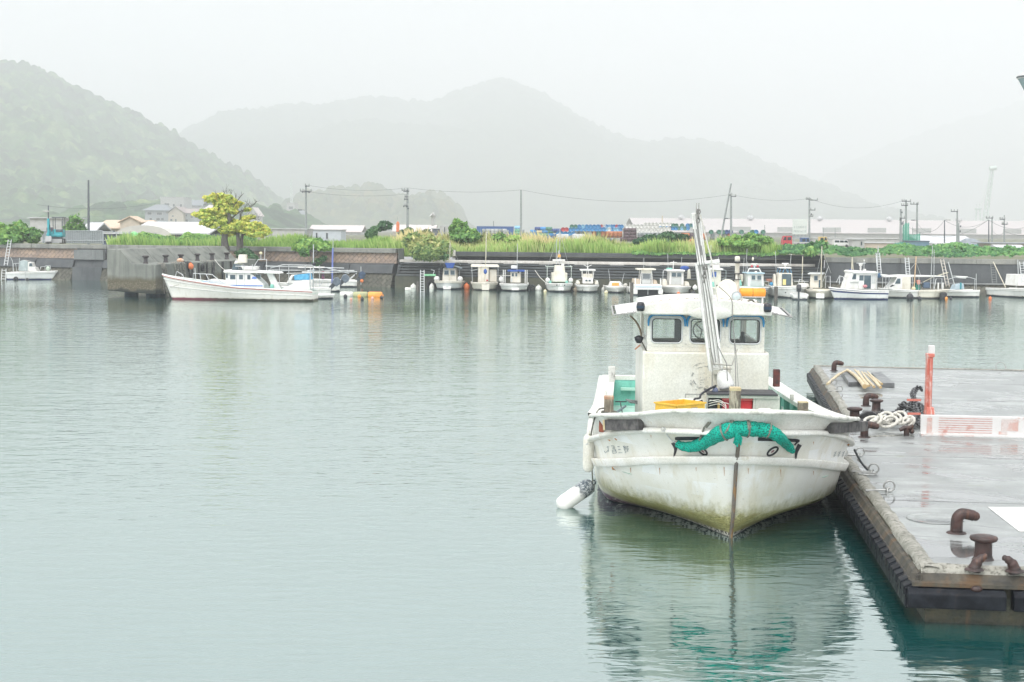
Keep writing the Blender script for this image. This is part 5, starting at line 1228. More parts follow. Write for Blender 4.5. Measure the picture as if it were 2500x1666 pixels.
# 8 two-window cabin
b = Boat("white boat with a square two window cabin and cross mast", 1656, 720, R(0)).back(5.6)
hull_parts(b.o, 5.6, 1.75, .50, .48, .46, HW, GW, GC, bluff=.16, rake=.18)
b.box("cabin", GW, 1638, 1674, 664, 698, -1.5, .3, .04, taper=.95); b.win(1643, 1655, 667, 678, -1.52, GLASSB); b.win(1656, 1668, 667, 678, -1.52, GLASSB); b.box("cabin_roof", GW, 1632, 1676, 660.5, 664.5, -1.65, .5, .03); b.box("front_panel", GG, 1643, 1668, 681, 697, -1.52, -1.49, .005)
b.tubes("mast", GW, [[(1650, 661, -.6), (1651, 639, -.6)], [(1643, 643, -.6), (1659, 643, -.6)]], .03); b.tube("side_rail", ALU, [(1624, 690, -.8), (1625, 664, -.8), (1632, 660, -.5)], .02); b.box("net_roll", TEALG, 1636, 1648, 657, 661, -.6, .2, .02); b.ball("sail_cover", BLUEC, 1680, 657, -.3, .2, (1.6, 1, .8)); b.box("life_ring_board", GC, 1688, 1698, 660, 684, .2, .3, .03, taper=.6); b.box("nets", GC, 1622, 1636, 684, 700, -1.2, .2, .06, taper=.6); b.box("nets", GC, 1676, 1690, 690, 700, -1.2, .2, .05, taper=.7)
b.ball("bow_float", ORANGE, 1656, 717, -2.9, .11)
[b.tube("aerial", ALU, a_, .015) for a_ in ([(1640, 662, 0), (1638, 622, 0)], [(1672, 662, .1), (1674, 630, .1)])]
# 9 half hidden behind the crane
b = Boat("grey white boat half hidden behind the mast crane, one blue window", 1755, 724, R(-3)).back(5.6)
hull_parts(b.o, 5.6, 1.75, .52, .48, .46, HC, GC, TEALG, bluff=.16, rake=.18)
b.box("cabin", GC, 1738, 1768, 661, 698, -1.5, .2, .03); b.win(1745, 1757, 664, 679, -1.52, BLUEC); b.box("cabin_roof", GW, 1735, 1773, 657, 661, -1.7, .5, .03); b.box("roof_locker", GW, 1750, 1766, 650, 657, -1.0, -.4, .03)
b.radar(1756, 645, -.7); b.tubes("aerial", ALU, [[(1746, 657, 0), (1746, 600, 0)], [(1765, 657, .2), (1766, 630, .2)]], .016); b.tubes("aft_frame", ALU, [[(1770, 660, -.2), (1786, 663, .4), (1786, 700, .4)], [(1776, 695, -.2), (1777, 682, -.2), (1783, 682, -.2)]], .022); b.box("deck_nets", TEALG, 1740, 1752, 690, 702, -1.9, -1.6, .04)
# 10 cabin with red lights and radar
b = Boat("white cabin boat with two red lamps and a radar on its arch", 1842, 727, R(2)).back(5.4)
hull_parts(b.o, 5.4, 2.0, .62, .58, .55, HW, GW, TEALG, bluff=.18, rake=.18)
b.box("cabin", GW, 1830, 1870, 669, 702, -1.5, .2, .04, taper=.94); b.win(1838, 1848, 673, 685, -1.52, GLASSB); b.win(1852, 1863, 673, 685, -1.52, GLASSB); b.box("cabin_roof", M("pale_blue_roof", (.38, .52, .60), .5), 1827, 1871, 667, 670, -1.6, .3, .015); b.box("door", GG, 1836, 1864, 687, 701, -1.52, -1.5, .0)
b.tubes("radar_arch", GW, [[(1833, 668, -.8), (1837, 658, -.8), (1862, 658, -.8), (1867, 668, -.8)]], .05); b.radar(1850, 649, -.8, .4)
for px in (1843, 1858): b.box("red_lamp", M("red_lens", (.55, .04, .06), .3), px-2.2, px+2.2, 649.5, 654.5, -.9, -.75, .015)
b.tubes("aerial", ALU, [[(1834, 668, 0), (1836, 609, 0)], [(1828, 668, 0), (1829, 632, 0)], [(1838, 660, 0), (1838, 641, 0)]], .015); b.ball("lamp_dome", GC, 1847, 634, -.6, .07, (1, 1, 1.8)); b.ball("roof_dome", GW, 1853, 667, -.9, .09)
b.box("deck_house", GC, 1808, 1824, 673, 690, -.6, .4, .02); b.box("deck_nets", TEALG, 1804, 1818, 684, 700, -1.2, -.6, .06, taper=.6); b.tubes("deck_rail", ALU, [[(1872, 700, -1.2), (1873, 688, -1.2), (1884, 690, -1.2), (1884, 702, -1.2)]], .018); b.ball("blue_bucket", SKYB, 1892, 696, -1.0, .13); b.box("red_box", M("rust_box", (.40, .18, .13), .7), 1886, 1898, 684, 690, -.4, .2, .02)
# 11 dark door wheelhouse
b = Boat("white boat with a blue framed wheelhouse and dark door", 1938, 729, R(-3)).back(6.0)
hull_parts(b.o, 6.0, 2.15, .70, .66, .62, HW, GW, GC, bluff=.20, rake=.2)
b.box("wheelhouse", GC, 1910, 1948, 669, 702, -1.5, .2, .04, taper=.86); b.box("door", GLASSB, 1920, 1943, 671, 700, -1.53, -1.49, .01); b.box("door_notice", M("yellow_notice", (.62, .55, .22), .6), 1922, 1930, 684, 698, -1.55, -1.53, .0)
b.tubes("blue_frame", M("blue_tube", (.10, .28, .46), .5), [[(1914, 671, -1.3), (1918, 657, -1.2), (1942, 657, -1.2), (1944, 671, -1.3)], [(1922, 671, -1.3), (1926, 659, -1.2)], [(1936, 671, -1.3), (1932, 659, -1.2)], [(1918, 657, -1.2), (1918, 657, .2), (1915, 670, .2)], [(1942, 657, -1.2), (1942, 657, .2), (1944, 670, .2)]], .025); b.box("top_plate", GW, 1916, 1944, 655, 657.5, -1.3, .3, .01); b.radar(1931, 649, -.7, .42)
b.tubes("stern_frame", ALU, [[(1962, 702, -1.0), (1966, 684, -1.0), (1976, 688, -1.0), (1982, 702, -1.0)], [(1972, 686, -.8), (1974, 668, -.8)], [(1954, 690, -.6), (1990, 690, -.6)]], .022); b.box("deck_gear", GC, 1902, 1910, 672, 702, -1.0, .2, .05, taper=.5); b.box("hose_reel", GW, 1962, 1990, 694, 703, -1.2, -.4, .04, taper=.8); b.ball("drain", BLACKM, 1924, 715, -2.8, .04)
[b.tube("aerial", ALU, a_, .016) for a_ in ([(1912, 668, 0), (1909, 615, 0)], [(1946, 660, .1), (1949, 622, .1)])]; b.tube("pale_mast", POLEC, [(1978, 700, .2), (1978, 628, .2)], .03)
# dinghy
b = Boat("little white tender with one black outboard in front of the blue framed wheelhouse", 1950, 731, R(175), name="dinghy", cat="dinghy")
hull_parts(b.o, 2.0, .95, .34, .30, .32, HW, GW, M("tender_blue", (.34, .46, .52), .6), bluff=.3, rake=.1, draft=.15); motor(b.o, (.12, .95, .42), 0, 0)
# 12 cream cabin with tall mast
b = Boat("cream boat with a narrow cabin and a tall pale stayed mast", 2026, 731, R(-16)).back(5.4)
hull_parts(b.o, 5.4, 1.7, .52, .48, .46, HC, GC, GC, bluff=.2, rake=.2)
b.box("cabin", GC, 1998, 2026, 672, 706, -1.1, .4, .03, taper=.92); b.win(2008, 2018, 675, 688, -1.13, GLASSB); b.box("dark_door", GLASSB, 2020, 2025, 686, 705, -1.13, -1.08, 0); b.box("cabin_roof", GG, 1993, 2030, 669, 672.5, -1.3, .6, .02)
b.tube("mast", POLEC, [(2026, 706, -1.4), (2026, 602, -1.4)], .03); b.tubes("stay", ALU, [[(2026, 612, -1.4), (2012, 668, .4)], [(2027, 612, -1.4), (2046, 670, .4)], [(2030, 690, -1.2), (2042, 652, -.6)]], .012); b.box("bow_ramp", GW, 2018, 2038, 717, 729, -2.9, -2.5, .03); b.tubes("bow_rail", ALU, [[(2036, 706, -1), (2037, 676, -1), (2047, 676, -1), (2048, 706, -1)]], .02)

# side-on boats: u along the hull, bow to the left of the picture
class SideBoat(Boat):
    def __init__(s, label, px0, px1, yw, bow=-1, tilt=0, group="small boats moored along the far wall", name="fishing_boat", cat="boat", Y=None):
        s.bow = bow; cx = (px0+px1)/2
        Boat.__init__(s, label, cx, yw, R(-90 if bow < 0 else 90)+R(tilt), group, Y, cat, name); s.L = (px1-px0)*s.u
    def P(s, px, py, side):                # side: metres towards the camera
        k = 1 if s.bow < 0 else -1; return (side*k, (px-s.cx)*s.u*k, s.Z(py))
    def box(s, name, mat, px0, px1, py0, py1, d0, d1, bevel=.02, taper=1, parent=None):
        a = s.P(px0, py1, d0); c = s.P(px1, py0, d1)
        return MB().box(tuple((a[i]+c[i])/2 for i in range(3)), tuple(abs(c[i]-a[i]) for i in range(3)), taper=taper).build(name, mat, parent or s.o, bevel=bevel)
    def poly(s, name, mat, pts, d0, d1, bevel=.01, parent=None):
        n = len(pts); vs = [s.P(x, y, d0) for x, y in pts]+[s.P(x, y, d1) for x, y in pts]
        q = MB(); q.add(vs, [tuple(range(n)), tuple(reversed(range(n, 2*n)))]+[((i+1) % n, i, i+n, (i+1) % n+n) for i in range(n)])
        return q.build(name, mat, parent or s.o, bevel=bevel, weld=True)
    def win(s, pts, d, mat=None, parent=None):
        cx = sum(p[0] for p in pts)/len(pts); cy = sum(p[1] for p in pts)/len(pts)
        f_ = s.poly("window", M("window_rim", (.46, .48, .48), .4), [(cx+(x-cx)*1.14, cy+(y-cy)*1.14) for x, y in pts], d-.01, d+.015, .0, parent)
        s.poly("pane", mat or GLASSB, pts, d+.0, d+.028, .0, f_); return f_
# NB the side facing the camera is at +side
b = SideBoat("white boat with a broad navy stripe and dark sliding door, side on", 2034, 2160, 731, -1, 8)
hull_parts(b.o, b.L, 1.7, .72, .56, .52, HN, GW, GC, band=NAVY_M, bluff=.42, rake=.35)
b.poly("foredeck_trunk", GW, [(2056, 704), (2062, 686), (2088, 684), (2090, 706)], -.5, .5); b.poly("cabin", GW, [(2064, 688), (2070, 664), (2132, 664), (2132, 706), (2086, 706), (2086, 688)], -.62, .62, .03)
b.poly("cabin_roof", GW, [(2067, 663), (2072, 660), (2126, 662), (2134, 667), (2070, 667)], -.75, .75, .02)
b.win([(2068, 681), (2072, 669), (2078, 669), (2078, 681)], .62); b.win([(2087, 684), (2087, 672), (2097, 672), (2097, 684)], .62); b.poly("sliding_door", GLASSB, [(2099, 704), (2099, 672), (2116, 672), (2116, 704)], .615, .65, .0); b.win([(2119, 690), (2119, 672), (2127, 672), (2127, 690)], .62, GG)
b.tube("mast", ALU, [(2130, 712, .7), (2131, 600, .7)], .03); b.tubes("bow_rail", ALU, [[(2040, 694, .4), (2041, 676, .4), (2050, 676, .4), (2051, 692, .4)], [(2038, 690, 0), (2046, 674, 0), (2066, 680, 0)]], .02); b.radar(2099, 648, 0, .5); b.tubes("roof_mast", ALU, [[(2099, 662, 0), (2099, 648, 0)], [(2088, 643, 0), (2112, 643, 0)], [(2106, 660, .1), (2106, 638, .1)]], .02); b.ball("lamp", GW, 2106, 636, .1, .05); b.box("horn", GW, 2106, 2112, 657, 661, -.1, .1, .02); b.box("roof_case", BLUEC, 2074, 2079, 657, 661, -.2, .1, .02)
b.ball("sail_cover", M("dark_blue_canvas", (.04, .10, .18), .8), 2136, 672, .5, .2, (.8, 1.3, .8)); b.poly("aft_awning", GW, [(2140, 668), (2158, 670), (2163, 673), (2140, 672)], -.7, .7, .01); b.ball("float", M("faded_red", (.55, .22, .24), .7), 2100, 698, .75, .12, (.7, 1.2, .8)); b.tubes("net_poles", POLEC, [[(2073, 660, .2), (2074, 628, .2)], [(2077, 660, .2), (2074, 628, .2)]], .03)
b = SideBoat("white cabin cruiser with a raked side window moored behind a wooden pole", 2156, 2248, 728, -1, 4)
hull_parts(b.o, b.L, 1.5, .60, .52, .48, HW, GW, GC, bluff=.42, rake=.35)
b.poly("cabin", GW, [(2162, 704), (2176, 690), (2182, 676), (2194, 676), (2194, 706), (2162, 706)], -.55, .55, .03); b.win([(2176, 692), (2182, 680), (2189, 680), (2189, 692)], .55); b.poly("bow_hatch", BLACKM, [(2164, 700), (2170, 695), (2176, 696), (2168, 700)], .50, .57, 0); b.box("awning_side", GC, 2192, 2216, 675, 708, -.5, .5, .02)
b.poly("awning", GW, [(2150, 674), (2200, 671), (2250, 672), (2300, 673), (2300, 675), (2150, 677)], -.6, .5, .008); [b.tube("awning_post", ALU, [(x, 708, .5), (x, 674, .5)], .016) for x in (2146, 2154, 2162, 2220, 2236)]; b.tube("wooden_pole", M("wood_pole", (.60, .42, .26), .7, (.50, .34, .2), 6), [(2223, 708, .6), (2226, 626, .6)], .035); b.tubes("stay", ALU, [[(2226, 640, .6), (2243, 672, .3)], [(2226, 640, .6), (2206, 672, .3)]], .010)
b.box("oilskins", M("salmon_cloth", (.62, .28, .22), .8), 2232, 2240, 683, 694, .2, .5, .05); b.box("green_net", M("net_green", (.03, .22, .16), .8, (.02, .10, .09), 6), 2228, 2242, 690, 708, .1, .45, .05, taper=.8); b.ball("pale_float", YELLOWF, 2222, 704, .6, .13)
b = SideBoat("open white workboat with a long lifting boom and dark rubber bow", 2240, 2304, 729, 1, -6)
hull_parts(b.o, b.L, 1.6, .56, .52, .50, HC, GC, GC, bluff=.34, rake=.25)
b.box("rubber_bow", RUBBER, 2290, 2306, 713, 731, -.5, .75, .08); b.tube("boom", POLEC, [(2252, 690, 0), (2276, 677, 0), (2312, 665, 0)], .035); b.tubes("gantry", ALU, [[(2276, 708, .5), (2280, 680, .5), (2294, 680, .5), (2294, 706, .5)], [(2268, 706, .4), (2270, 600, .4)], [(2276, 706, .4), (2274, 610, .4)], [(2250, 706, 0), (2258, 690, 0)]], .02); b.box("engine_box", M("dark_blue_box", (.06, .10, .16), .6), 2252, 2268, 690, 704, -.3, .3, .06)
for x in (2287, 2298): b.box("white_bollard", GW, x-1.6, x+1.6, 690, 708, .2, .35, .02)
b = SideBoat("small white open boat with folded awning frame, last before the bare wall", 2308, 2384, 726, -1, 5)
hull_parts(b.o, b.L, 1.25, .48, .44, .46, HW, GW, GC, bluff=.42, rake=.3, draft=.2)
b.poly("tarpaulin", M("blue_grey_tarp", (.36, .46, .52), .8, (.44, .52, .56), 5), [(2323, 708), (2328, 696), (2346, 692), (2349, 706)], -.4, .35, .03); b.box("teal_cloth", M("teal_cloth", (.03, .24, .28), .8), 2337, 2341, 690, 706, .3, .4, .02); b.tubes("awning_frame", ALU, [[(2309, 682, .3), (2328, 676, .3), (2360, 677, .3), (2379, 682, .3)], [(2375, 710, .3), (2375, 682, .3)], [(2379, 712, .3), (2378, 668, .3)]], .018); b.poly("folded_awning", GW, [(2326, 674), (2358, 675), (2352, 680), (2332, 679)], -.2, .3, .02); b.tube("gangplank", ALU, [(2311, 640, .0), (2326, 697, .2)], .035); motor(b.o, (.35, .15, .12), R(90), 0, BLACKM, .5)
b = Boat("white boat cut by the right edge with an orange lifebuoy on its rail", 2502, 729, R(20)).back(4.5)
hull_parts(b.o, 4.5, 1.7, .60, .55, .5, HW, GW, GC, bluff=.25, rake=.3)
b.box("cabin", GW, 2492, 2522, 672, 700, -.8, .8, .03, taper=.9); b.o_ring = MB().torus(b.P(2496, 713, -1.72), .16, .05, Matrix.Rotation(PI/2, 4, 'X'), 16, 6).build("lifebuoy", ORANGE, b.o); b.tube("mast", ALU, [(2497, 690, -.6), (2492, 636, -.6)], .035); b.tubes("bow_rail", ALU, [[(2474, 704, -1.2), (2476, 694, -1.2), (2490, 696, -.6)]], .02)

# floats, tyres and ladders between the boats
TY = "tyres between the moored boats"; FL = "floats between the moored boats"
tyre("big black tyre at the left side of the dark canopy boat", 1053, 704, 12, grp=TY); fender("white float inside the big black tyre", 1054, 706, 6, WHITE_F, 1.6, FL)
for i, (px, py, r) in enumerate([(1217, 706, 8), (1224, 706, 8), (1293, 708, 8), (1300, 709, 8), (1400, 712, 7), (1630, 716, 8), (1688, 716, 8), (1613, 718, 7), (2291, 728, 9)]):
    tyre(["black tyre fender left of the four tube boat", "second black tyre nearer the four tube boat", "black tyre right of the four tube boat", "outer black tyre beside a white float right of the four tube boat", "black tyre between tripod mast boat and framed bridge boat", "black tyre at the left bow of the square two window cabin boat", "black tyre at the right bow of the square two window cabin boat", "black tyre at the right end of the twin hulled boat", "black tyre under the rubber bow of the workboat"][i], px, py, r, grp=TY)
fender("bright orange ball float between the canopy boat and the tall wheelhouse", 1139, 706, 8, ORANGE, 1.1, FL)
fender("white ball float left of the four tube boat", 1234, 709, 7.5, WHITE_F, 1, FL); fender("white ball float right of the four tube boat", 1315, 710, 8, WHITE_F, 1, FL)
fender("small cream float at the left bow of the tripod mast boat", 1331, 714, 4, YELLOWF, 1, FL); fender("brownish ball float left of the framed bridge boat", 1406, 712, 7, M("brown_float", (.46, .36, .26), .7, (.6, .55, .45), 6), 1.1, FL)
fender("tall white float right of the framed bridge boat", 1474, 712, 6, WHITE_F, 1.4, FL); fender("small cream ball float beside the low open boat", 1480, 717, 4.5, YELLOWF, 1, FL)
fender("dark stern float with spokes right of the two window cabin boat", 1693, 722, 7, BLACKM, 1, FL); fender("white float above the dark spoked float", 1697, 706, 6, WHITE_F, 1, FL, Y=88)
fender("white oval float left of the cream stayed mast boat", 1986, 724, 4, WHITE_F, 2, FL); fender("white ball float at the bow of the navy striped boat", 2062, 729, 8, YELLOWF, 1, FL); fender("cream oval float at the stern of the navy striped boat", 2162, 729, 6, YELLOWF, 1.3, FL)
fender("black ball float below the cabin cruiser", 2222, 731, 9, BLACKM, 1, FL); fender("small black and white float right of the black ball float", 2246, 732, 5, BLACKM, 1, FL); fender("orange mooring float right of the rubber bowed workboat", 2311, 731, 3.5, ORANGE2, 1, FL); fender("small dark float left of the bare wall", 2322, 731, 3.5, BLACKM, 1, FL); fender("orange and white mooring buoy alone in front of the bare wall", 2418, 731, 4, ORANGE, 1, FL)
o = fender("white round float beside the dark post left of the bow-on row", 1009, 705, 7, WHITE_F, 1, FL); o2 = fender("low white float block joined to the round white float", 996, 710, 5, WHITE_F, 1.5, FL, lying=True)
for lab, x, y0, y1 in (("dark timber pile left of the steel ladder in the water", 1020, 688, 712), ("dark timber pile between the low open boat and the twin hulled boat", 1542, 690, 728), ("slim grey pile between the two white cabin boats", 1894, 700, 732)):
    p = G(x, y1); t = D(x, y0, p.y); q = MB().tube([(p.x, p.y, -1), (p.x, p.y, t.z)], .11, 10); tag(q.build("mooring_pile", BARK), lab, "pile")
def ladder(label, a, c, wpx, Ya, Yc, mat=ALU, n=8):
    A_ = D(*a, Ya); C_ = D(*c, Yc); wv = Vector((wpx*Ya/FPX/2, 0, 0))
    q = MB(); q.tube([A_-wv, C_-wv], .028, 6); q.tube([A_+wv, C_+wv], .028, 6)
    rails = q.build("rail", mat); o = thing("ladder", label, "ladder", A_); rails.parent = o; rails.location = -A_
    q = MB()
    for i in range(n): 
        p_ = A_.lerp(C_, (i+.5)/n)-A_; q.tube([p_-wv, p_+wv], .02, 5)
    q.build("rung", mat, o); return o
ladder("pale ladder standing in the water by the green plank", (1031, 716), (1031, 660), 9, 92, 94.5, ALU, 9)
ladder("tall aluminium ladder behind the navy striped boat", (2147, 668), (2143, 618), 9, 90, 93.0, ALU, 8); ladder("tall aluminium ladder behind the cabin cruiser", (2217, 672), (2214, 630), 9, 90, 92.8, ALU, 7)
ladder("rusty ladder hung with ropes behind the workboat", (2314, 700), (2300, 634), 8, 90, 92.2, M("rusty_ladder", (.40, .36, .30), .8, (.50, .48, .44), 6), 9); ladder("ladder with a prop fixed to the bare wall at right", (2428, 692), (2424, 645), 11, 91.6, 91.9, WALL_MID, 8); ladder("ladder leaning on the wall at the right edge", (2500, 690), (2494, 640), 10, 90, 92, ALU, 8)
ladder("long ladder leaning on the sandstone wall at the left edge", (14, 648), (24, 586), 8, 106, 109.6, ALU, 9); ladder("short ladder standing in the water at the left edge", (8, 685), (10, 657), 10, 106, 107, ALU, 4)
q = MB(); q.tube([D(2425, 640, 91.8), D(2455, 702, 89)], .03, 6); tag(q.build("mooring_pole", POLEC), "long pale pole leaning from the bare wall down to the water", "pole")
gp = thing("gangplank", "bright green plank beside the ladder at the left end of the steps", "plank", D(1050, 672, 93)); MB().box((0, 0, 0), (.72, .5, .12)).build("board", M("green_board", (.16, .42, .22), .6, (.22, .5, .28), 5), gp, bevel=.01); MB().tube([(.2, 0, .05), (.28, 0, .3), (.05, 0, .34)], .02, 5).build("handle", ALU, gp)

# small white motorboat at the left edge
b = SideBoat("small white motorboat with a clear side screen and rail, alone at the left", 22, 127, 683, 1, 3, group=None, name="motorboat")
hull_parts(b.o, b.L, 1.3, .66, .58, .52, HN, GW, GC, bluff=.45, rake=.4, draft=.25)
b.poly("cabin", GW, [(72, 662), (73, 640), (81, 641), (84, 652), (90, 653), (94, 663)], -.45, .45, .02); b.win([(76, 650), (77, 643), (82, 643), (84, 650)], .45); b.poly("clear_screen", M("clear_vinyl", (.34, .40, .40), .15, (.44, .5, .5), 4), [(50, 662), (52, 638), (62, 635), (72, 638), (72, 662)], -.4, .4, .02); b.tubes("screen_frame", ALU, [[(38, 664, .4), (38, 644, .4), (52, 643, .4)], [(46, 664, .4), (43, 644, .4)], [(37, 662, .4), (36, 638, .4), (31, 628, .4)], [(50, 660, .42), (53, 630, .42)]], .022); b.tubes("bow_rail", ALU, [[(99, 663, .3), (102, 652, .3), (111, 651, .2), (112, 662, .2)], [(111, 650, .2), (123, 648, .1), (125, 660, .1)]], .022)
b.ball("rope_bundle", M("pale_green_bundle", (.55, .62, .52), .9, (.4, .5, .4), 8), 119, 656, .2, .16, (.8, 1, 1.2)); b.box("console", GW, 56, 66, 652, 662, -.2, .2, .03); b.tube("pole", ALU, [(69, 690, .75), (69, 655, .7)], .018)
for px, py, r in ((46, 681, 6), (73, 683, 4.5)): MB().torus(b.P(px, py, .72), r*b.u*.65, r*b.u*.35, Matrix.Rotation(PI/2, 4, 'Y'), 14, 6).build("tyre_fender", TYRE, b.o)

# long white fishing boat beside the jetty
b = SideBoat("long white fishing boat with red trimmed sheer and square cabin windows beside the jetty", 418, 772, 733, -1, -3, group=None); W = b
zb_, zm_, zs_ = b.Z(672), b.Z(700), b.Z(708)
rows = hull_loft(b.L, 2.1, zb_, zm_, zs_, draft=.45, bluff=.42, rake=.55, stern=.86, wlk=.84)
hull_parts(b.o, b.L, 2.1, zb_, zm_, zs_, HR, GW, TEALG, draft=.45, bluff=.42, rake=.55, stern=.86, wlk=.84)
q = MB()
for sg in (1, -1): q.tube([(sg*(r_[-1][0]+.03), r_[-1][1], r_[-1][2]-.05) for r_ in rows], .022, 5)
q.build("red_sheer_line", M("red_trim", (.40, .12, .10), .6, (.32, .10, .09), 6), b.o)
q = MB()
for sg in (1, -1): q.tube([(sg*(r_[4][0]+.01), r_[4][1], r_[4][2]) for r_ in rows[1:]], .03, 5)
q.build("lower_strake", GW, b.o)
b.poly("cabin", GW, [(557, 706), (557, 664), (616, 664), (636, 680), (650, 694), (652, 706)], -.62, .62, .03); b.poly("cabin_roof", GW, [(553, 662), (556, 659), (650, 661), (662, 664), (662, 666), (555, 666)], -.74, .74, .015)
for x0, x1 in ((569, 581), (591, 600), (611, 618)): b.win([(x0, 681), (x0, 671), (x1, 671), (x1, 681)], .62)
b.win([(558.5, 678), (559, 668), (562.5, 668), (563, 678)], .62); b.win([(629, 680), (630, 670), (642, 670), (642, 680)], .50)
b.box("blue_stripe", M("blue_stripe", (.10, .20, .55), .5), 562, 648, 695.5, 697.8, .622, .632, 0); b.poly("blue_patch", MATS["blue_stripe"], [(621, 680), (624, 674.5), (631, 675), (635, 680)], .625, .635, 0); b.tubes("door_seam", M("seam_grey", (.30, .30, .30), .8), [[(584, 705, .625), (584, 667, .625)], [(604, 705, .625), (604, 667, .625)]], .008)
b.poly("upper_screen", GLASSB, [(570, 659), (575, 644), (592, 646), (598, 659)], -.4, .4, .02); b.poly("radar_box", GC, [(581, 644), (585, 622), (602, 622), (603, 642)], -.2, .2, .03); b.box("roof_lockers", GW, 584, 628, 650, 659, -.5, .4, .04)
for x in (588, 600, 612, 622): b.box("roof_lamp", BLACKM, x-1.5, x+1.5, 648, 652, .2, .35, .01)
b.tubes("roof_rail", ALU, [[(580, 650, .5), (640, 650, .5), (640, 662, .5)], [(600, 662, .5), (600, 650, .5)], [(622, 662, .5), (622, 645, .5)], [(620, 652, 0), (631, 634, 0), (652, 633, 0), (652, 660, 0)], [(647, 634, 0), (648, 606, 0)]], .02); b.ball("deck_lamp", YELLOWF, 638, 618, 0, .09, (1.4, 1, .9)); b.tube("lamp_post", ALU, [(638, 634, 0), (638, 619, 0)], .018)
b.poly("aft_panel", GW, [(655, 664), (668, 662), (692, 706), (672, 706)], .30, .45, .02); b.win([(662, 682), (664, 668), (672, 668), (673, 682)], .10, GLASSB); b.poly("aft_roof", GW, [(650, 661), (684, 663), (688, 667), (652, 667)], -.7, .7, .015)
b.poly("stern_bulwark", GW, [(690, 706), (706, 698), (722, 692), (728, 684), (762, 682), (764, 706)], .55, .68, .02); b.poly("blue_tarp", M("blue_tarp", (.06, .30, .52), .7, (.10, .38, .60), 5, bump=.3, bscale=10), [(726, 682), (725, 670), (758, 666), (762, 681)], -.5, .66, .02); b.tubes("stern_gallows", ALU, [[(764, 706, .6), (765, 652, .6)], [(762, 706, -.5), (763, 596, -.5)], [(752, 660, 0), (770, 658, 0)]], .03); b.ball("black_ball", BLACKM, 771, 643, .3, .11)
b.tubes("bow_pulpit", ALU, [[(432, 676, .5), (436, 664, .45), (452, 672, .6), (456, 684, .65)], [(478, 690, .7), (480, 668, .75), (526, 670, .8), (552, 690, .8)], [(500, 690, .8), (496, 668, .75)], [(524, 694, .85), (512, 670, .8)], [(486, 688, .75), (484, 655, .75)]], .022)
b.poly("foredeck_coaming", SKYB, [(497, 694), (498, 686), (556, 696), (556, 703)], .52, .66, .02); b.poly("foredeck_hatch", GW, [(500, 688), (520, 682), (556, 686), (556, 696)], -.4, .5, .02); b.box("anchor_gear", M("green_gear", (.36, .52, .44), .8, (.5, .58, .5), 9), 462, 494, 686, 696, -.3, .4, .06); b.box("green_drum", TEALG, 666, 674, 693, 706, .4, .6, .04)
b.poly("rudder", M("rudder_dark", (.05, .06, .06), .6), [(730, 742), (734, 724), (742, 724), (748, 742)], -.05, .05, .01); b.tube("jetty_line", ROPE_WH, [(447, 694, .9), (436, 698, .9), (420, 703, .4), (402, 703, -.5), (385, 695, -2)], .03)
tag(MB().tube(sag(jet_side(9.5, zd+.1, 0), b.o.matrix_basis @ Vector(b.P(560, 668, -.5)), .15), .02, 5).build("mooring_line", ROPE_WH), "pale mooring line from the jetty bollard to the long boat's cabin", "rope")
tag(MB().tube(sag(jet_side(13.5, zd+.1, 0), b.o.matrix_basis @ Vector(b.P(590, 650, -.6)), .1), .018, 5).build("mooring_line", ROPE_WH), "second pale mooring line from the shore end of the jetty to the long boat's roof", "rope")

# skiffs with outboards behind its stern
G2 = "skiffs behind the stern of the long white boat"
def skiff(label, px0, px1, yw, mot=1, Y=None, tilt=10, mt=BLACKM):
    b = SideBoat(label, px0, px1, yw, -1, tilt, G2, "skiff", "skiff"); b.o.location.y += 0
    hull_parts(b.o, b.L, 1.3, .55, .48, .46, HW, GW, GC, bluff=.42, rake=.3, draft=.2)
    for k in range(mot): motor(b.o, ((k-.5*(mot-1))*.42, b.L/2+.12, .62), 0, R(-42), mt, 1.15)
    return b
MOT = M("grey_motor", (.08, .11, .14), .45, (.14, .17, .20), 5); MOTB = M("blue_motor", (.05, .09, .16), .4, (.02, .03, .05), 5)
b = skiff("white skiff with a raised grey outboard nearest the orange drum floats", 700, 806, 722, 1, mt=MOT); b.tubes("frame", ALU, [[(770, 706, .4), (772, 682, .4), (800, 684, .4), (800, 706, .4)], [(780, 700, .4), (788, 684, .4)]], .022)
b = skiff("white cabin skiff with two raised grey outboards behind the blue tarpaulin", 690, 828, 712, 2, mt=MOT); b.poly("cabin", GW, [(700, 692), (712, 672), (760, 670), (764, 692)], -.5, .5, .03); b.win([(712, 684), (716, 674), (736, 673), (736, 684)], .5); b.tube("blue_mast", M("blue_mast", (.16, .20, .48), .5), [(810, 692, .2), (812, 606, .2)], .055); b.tube("upper_mast", ALU, [(812, 606, .2), (813, 582, .2)], .02); b.box("awning", GW, 738, 805, 664, 667, -.6, .6, .01)
b.box("clothes", M("red_navy_cloth", (.30, .10, .14), .8, (.06, .10, .20), 12), 784, 792, 662, 682, .2, .3, .03, taper=.7)
b = skiff("rear white skiff with a blue outboard and orange propeller guard by the sett wall", 760, 870, 701, 1, mt=MOTB); b.tubes("gallows", ALU, [[(835, 695, .3), (868, 668, .3)], [(840, 697, -.2), (872, 667, -.2)], [(881, 696, 0), (881, 651, 0)]], .028); b.ball("orange_guard", ORANGE, 883, 686, .1, .12); b.ball("black_ball", BLACKM, 867, 671, .3, .07)
of = thing("outrigger_frame", "long pale folded outrigger poles and frame above the skiffs", "frame", D(740, 655, 88)); b0 = of.location.copy(); Q = lambda x, y, dy=0: D(x, y, 88+dy)-b0; q = MB()
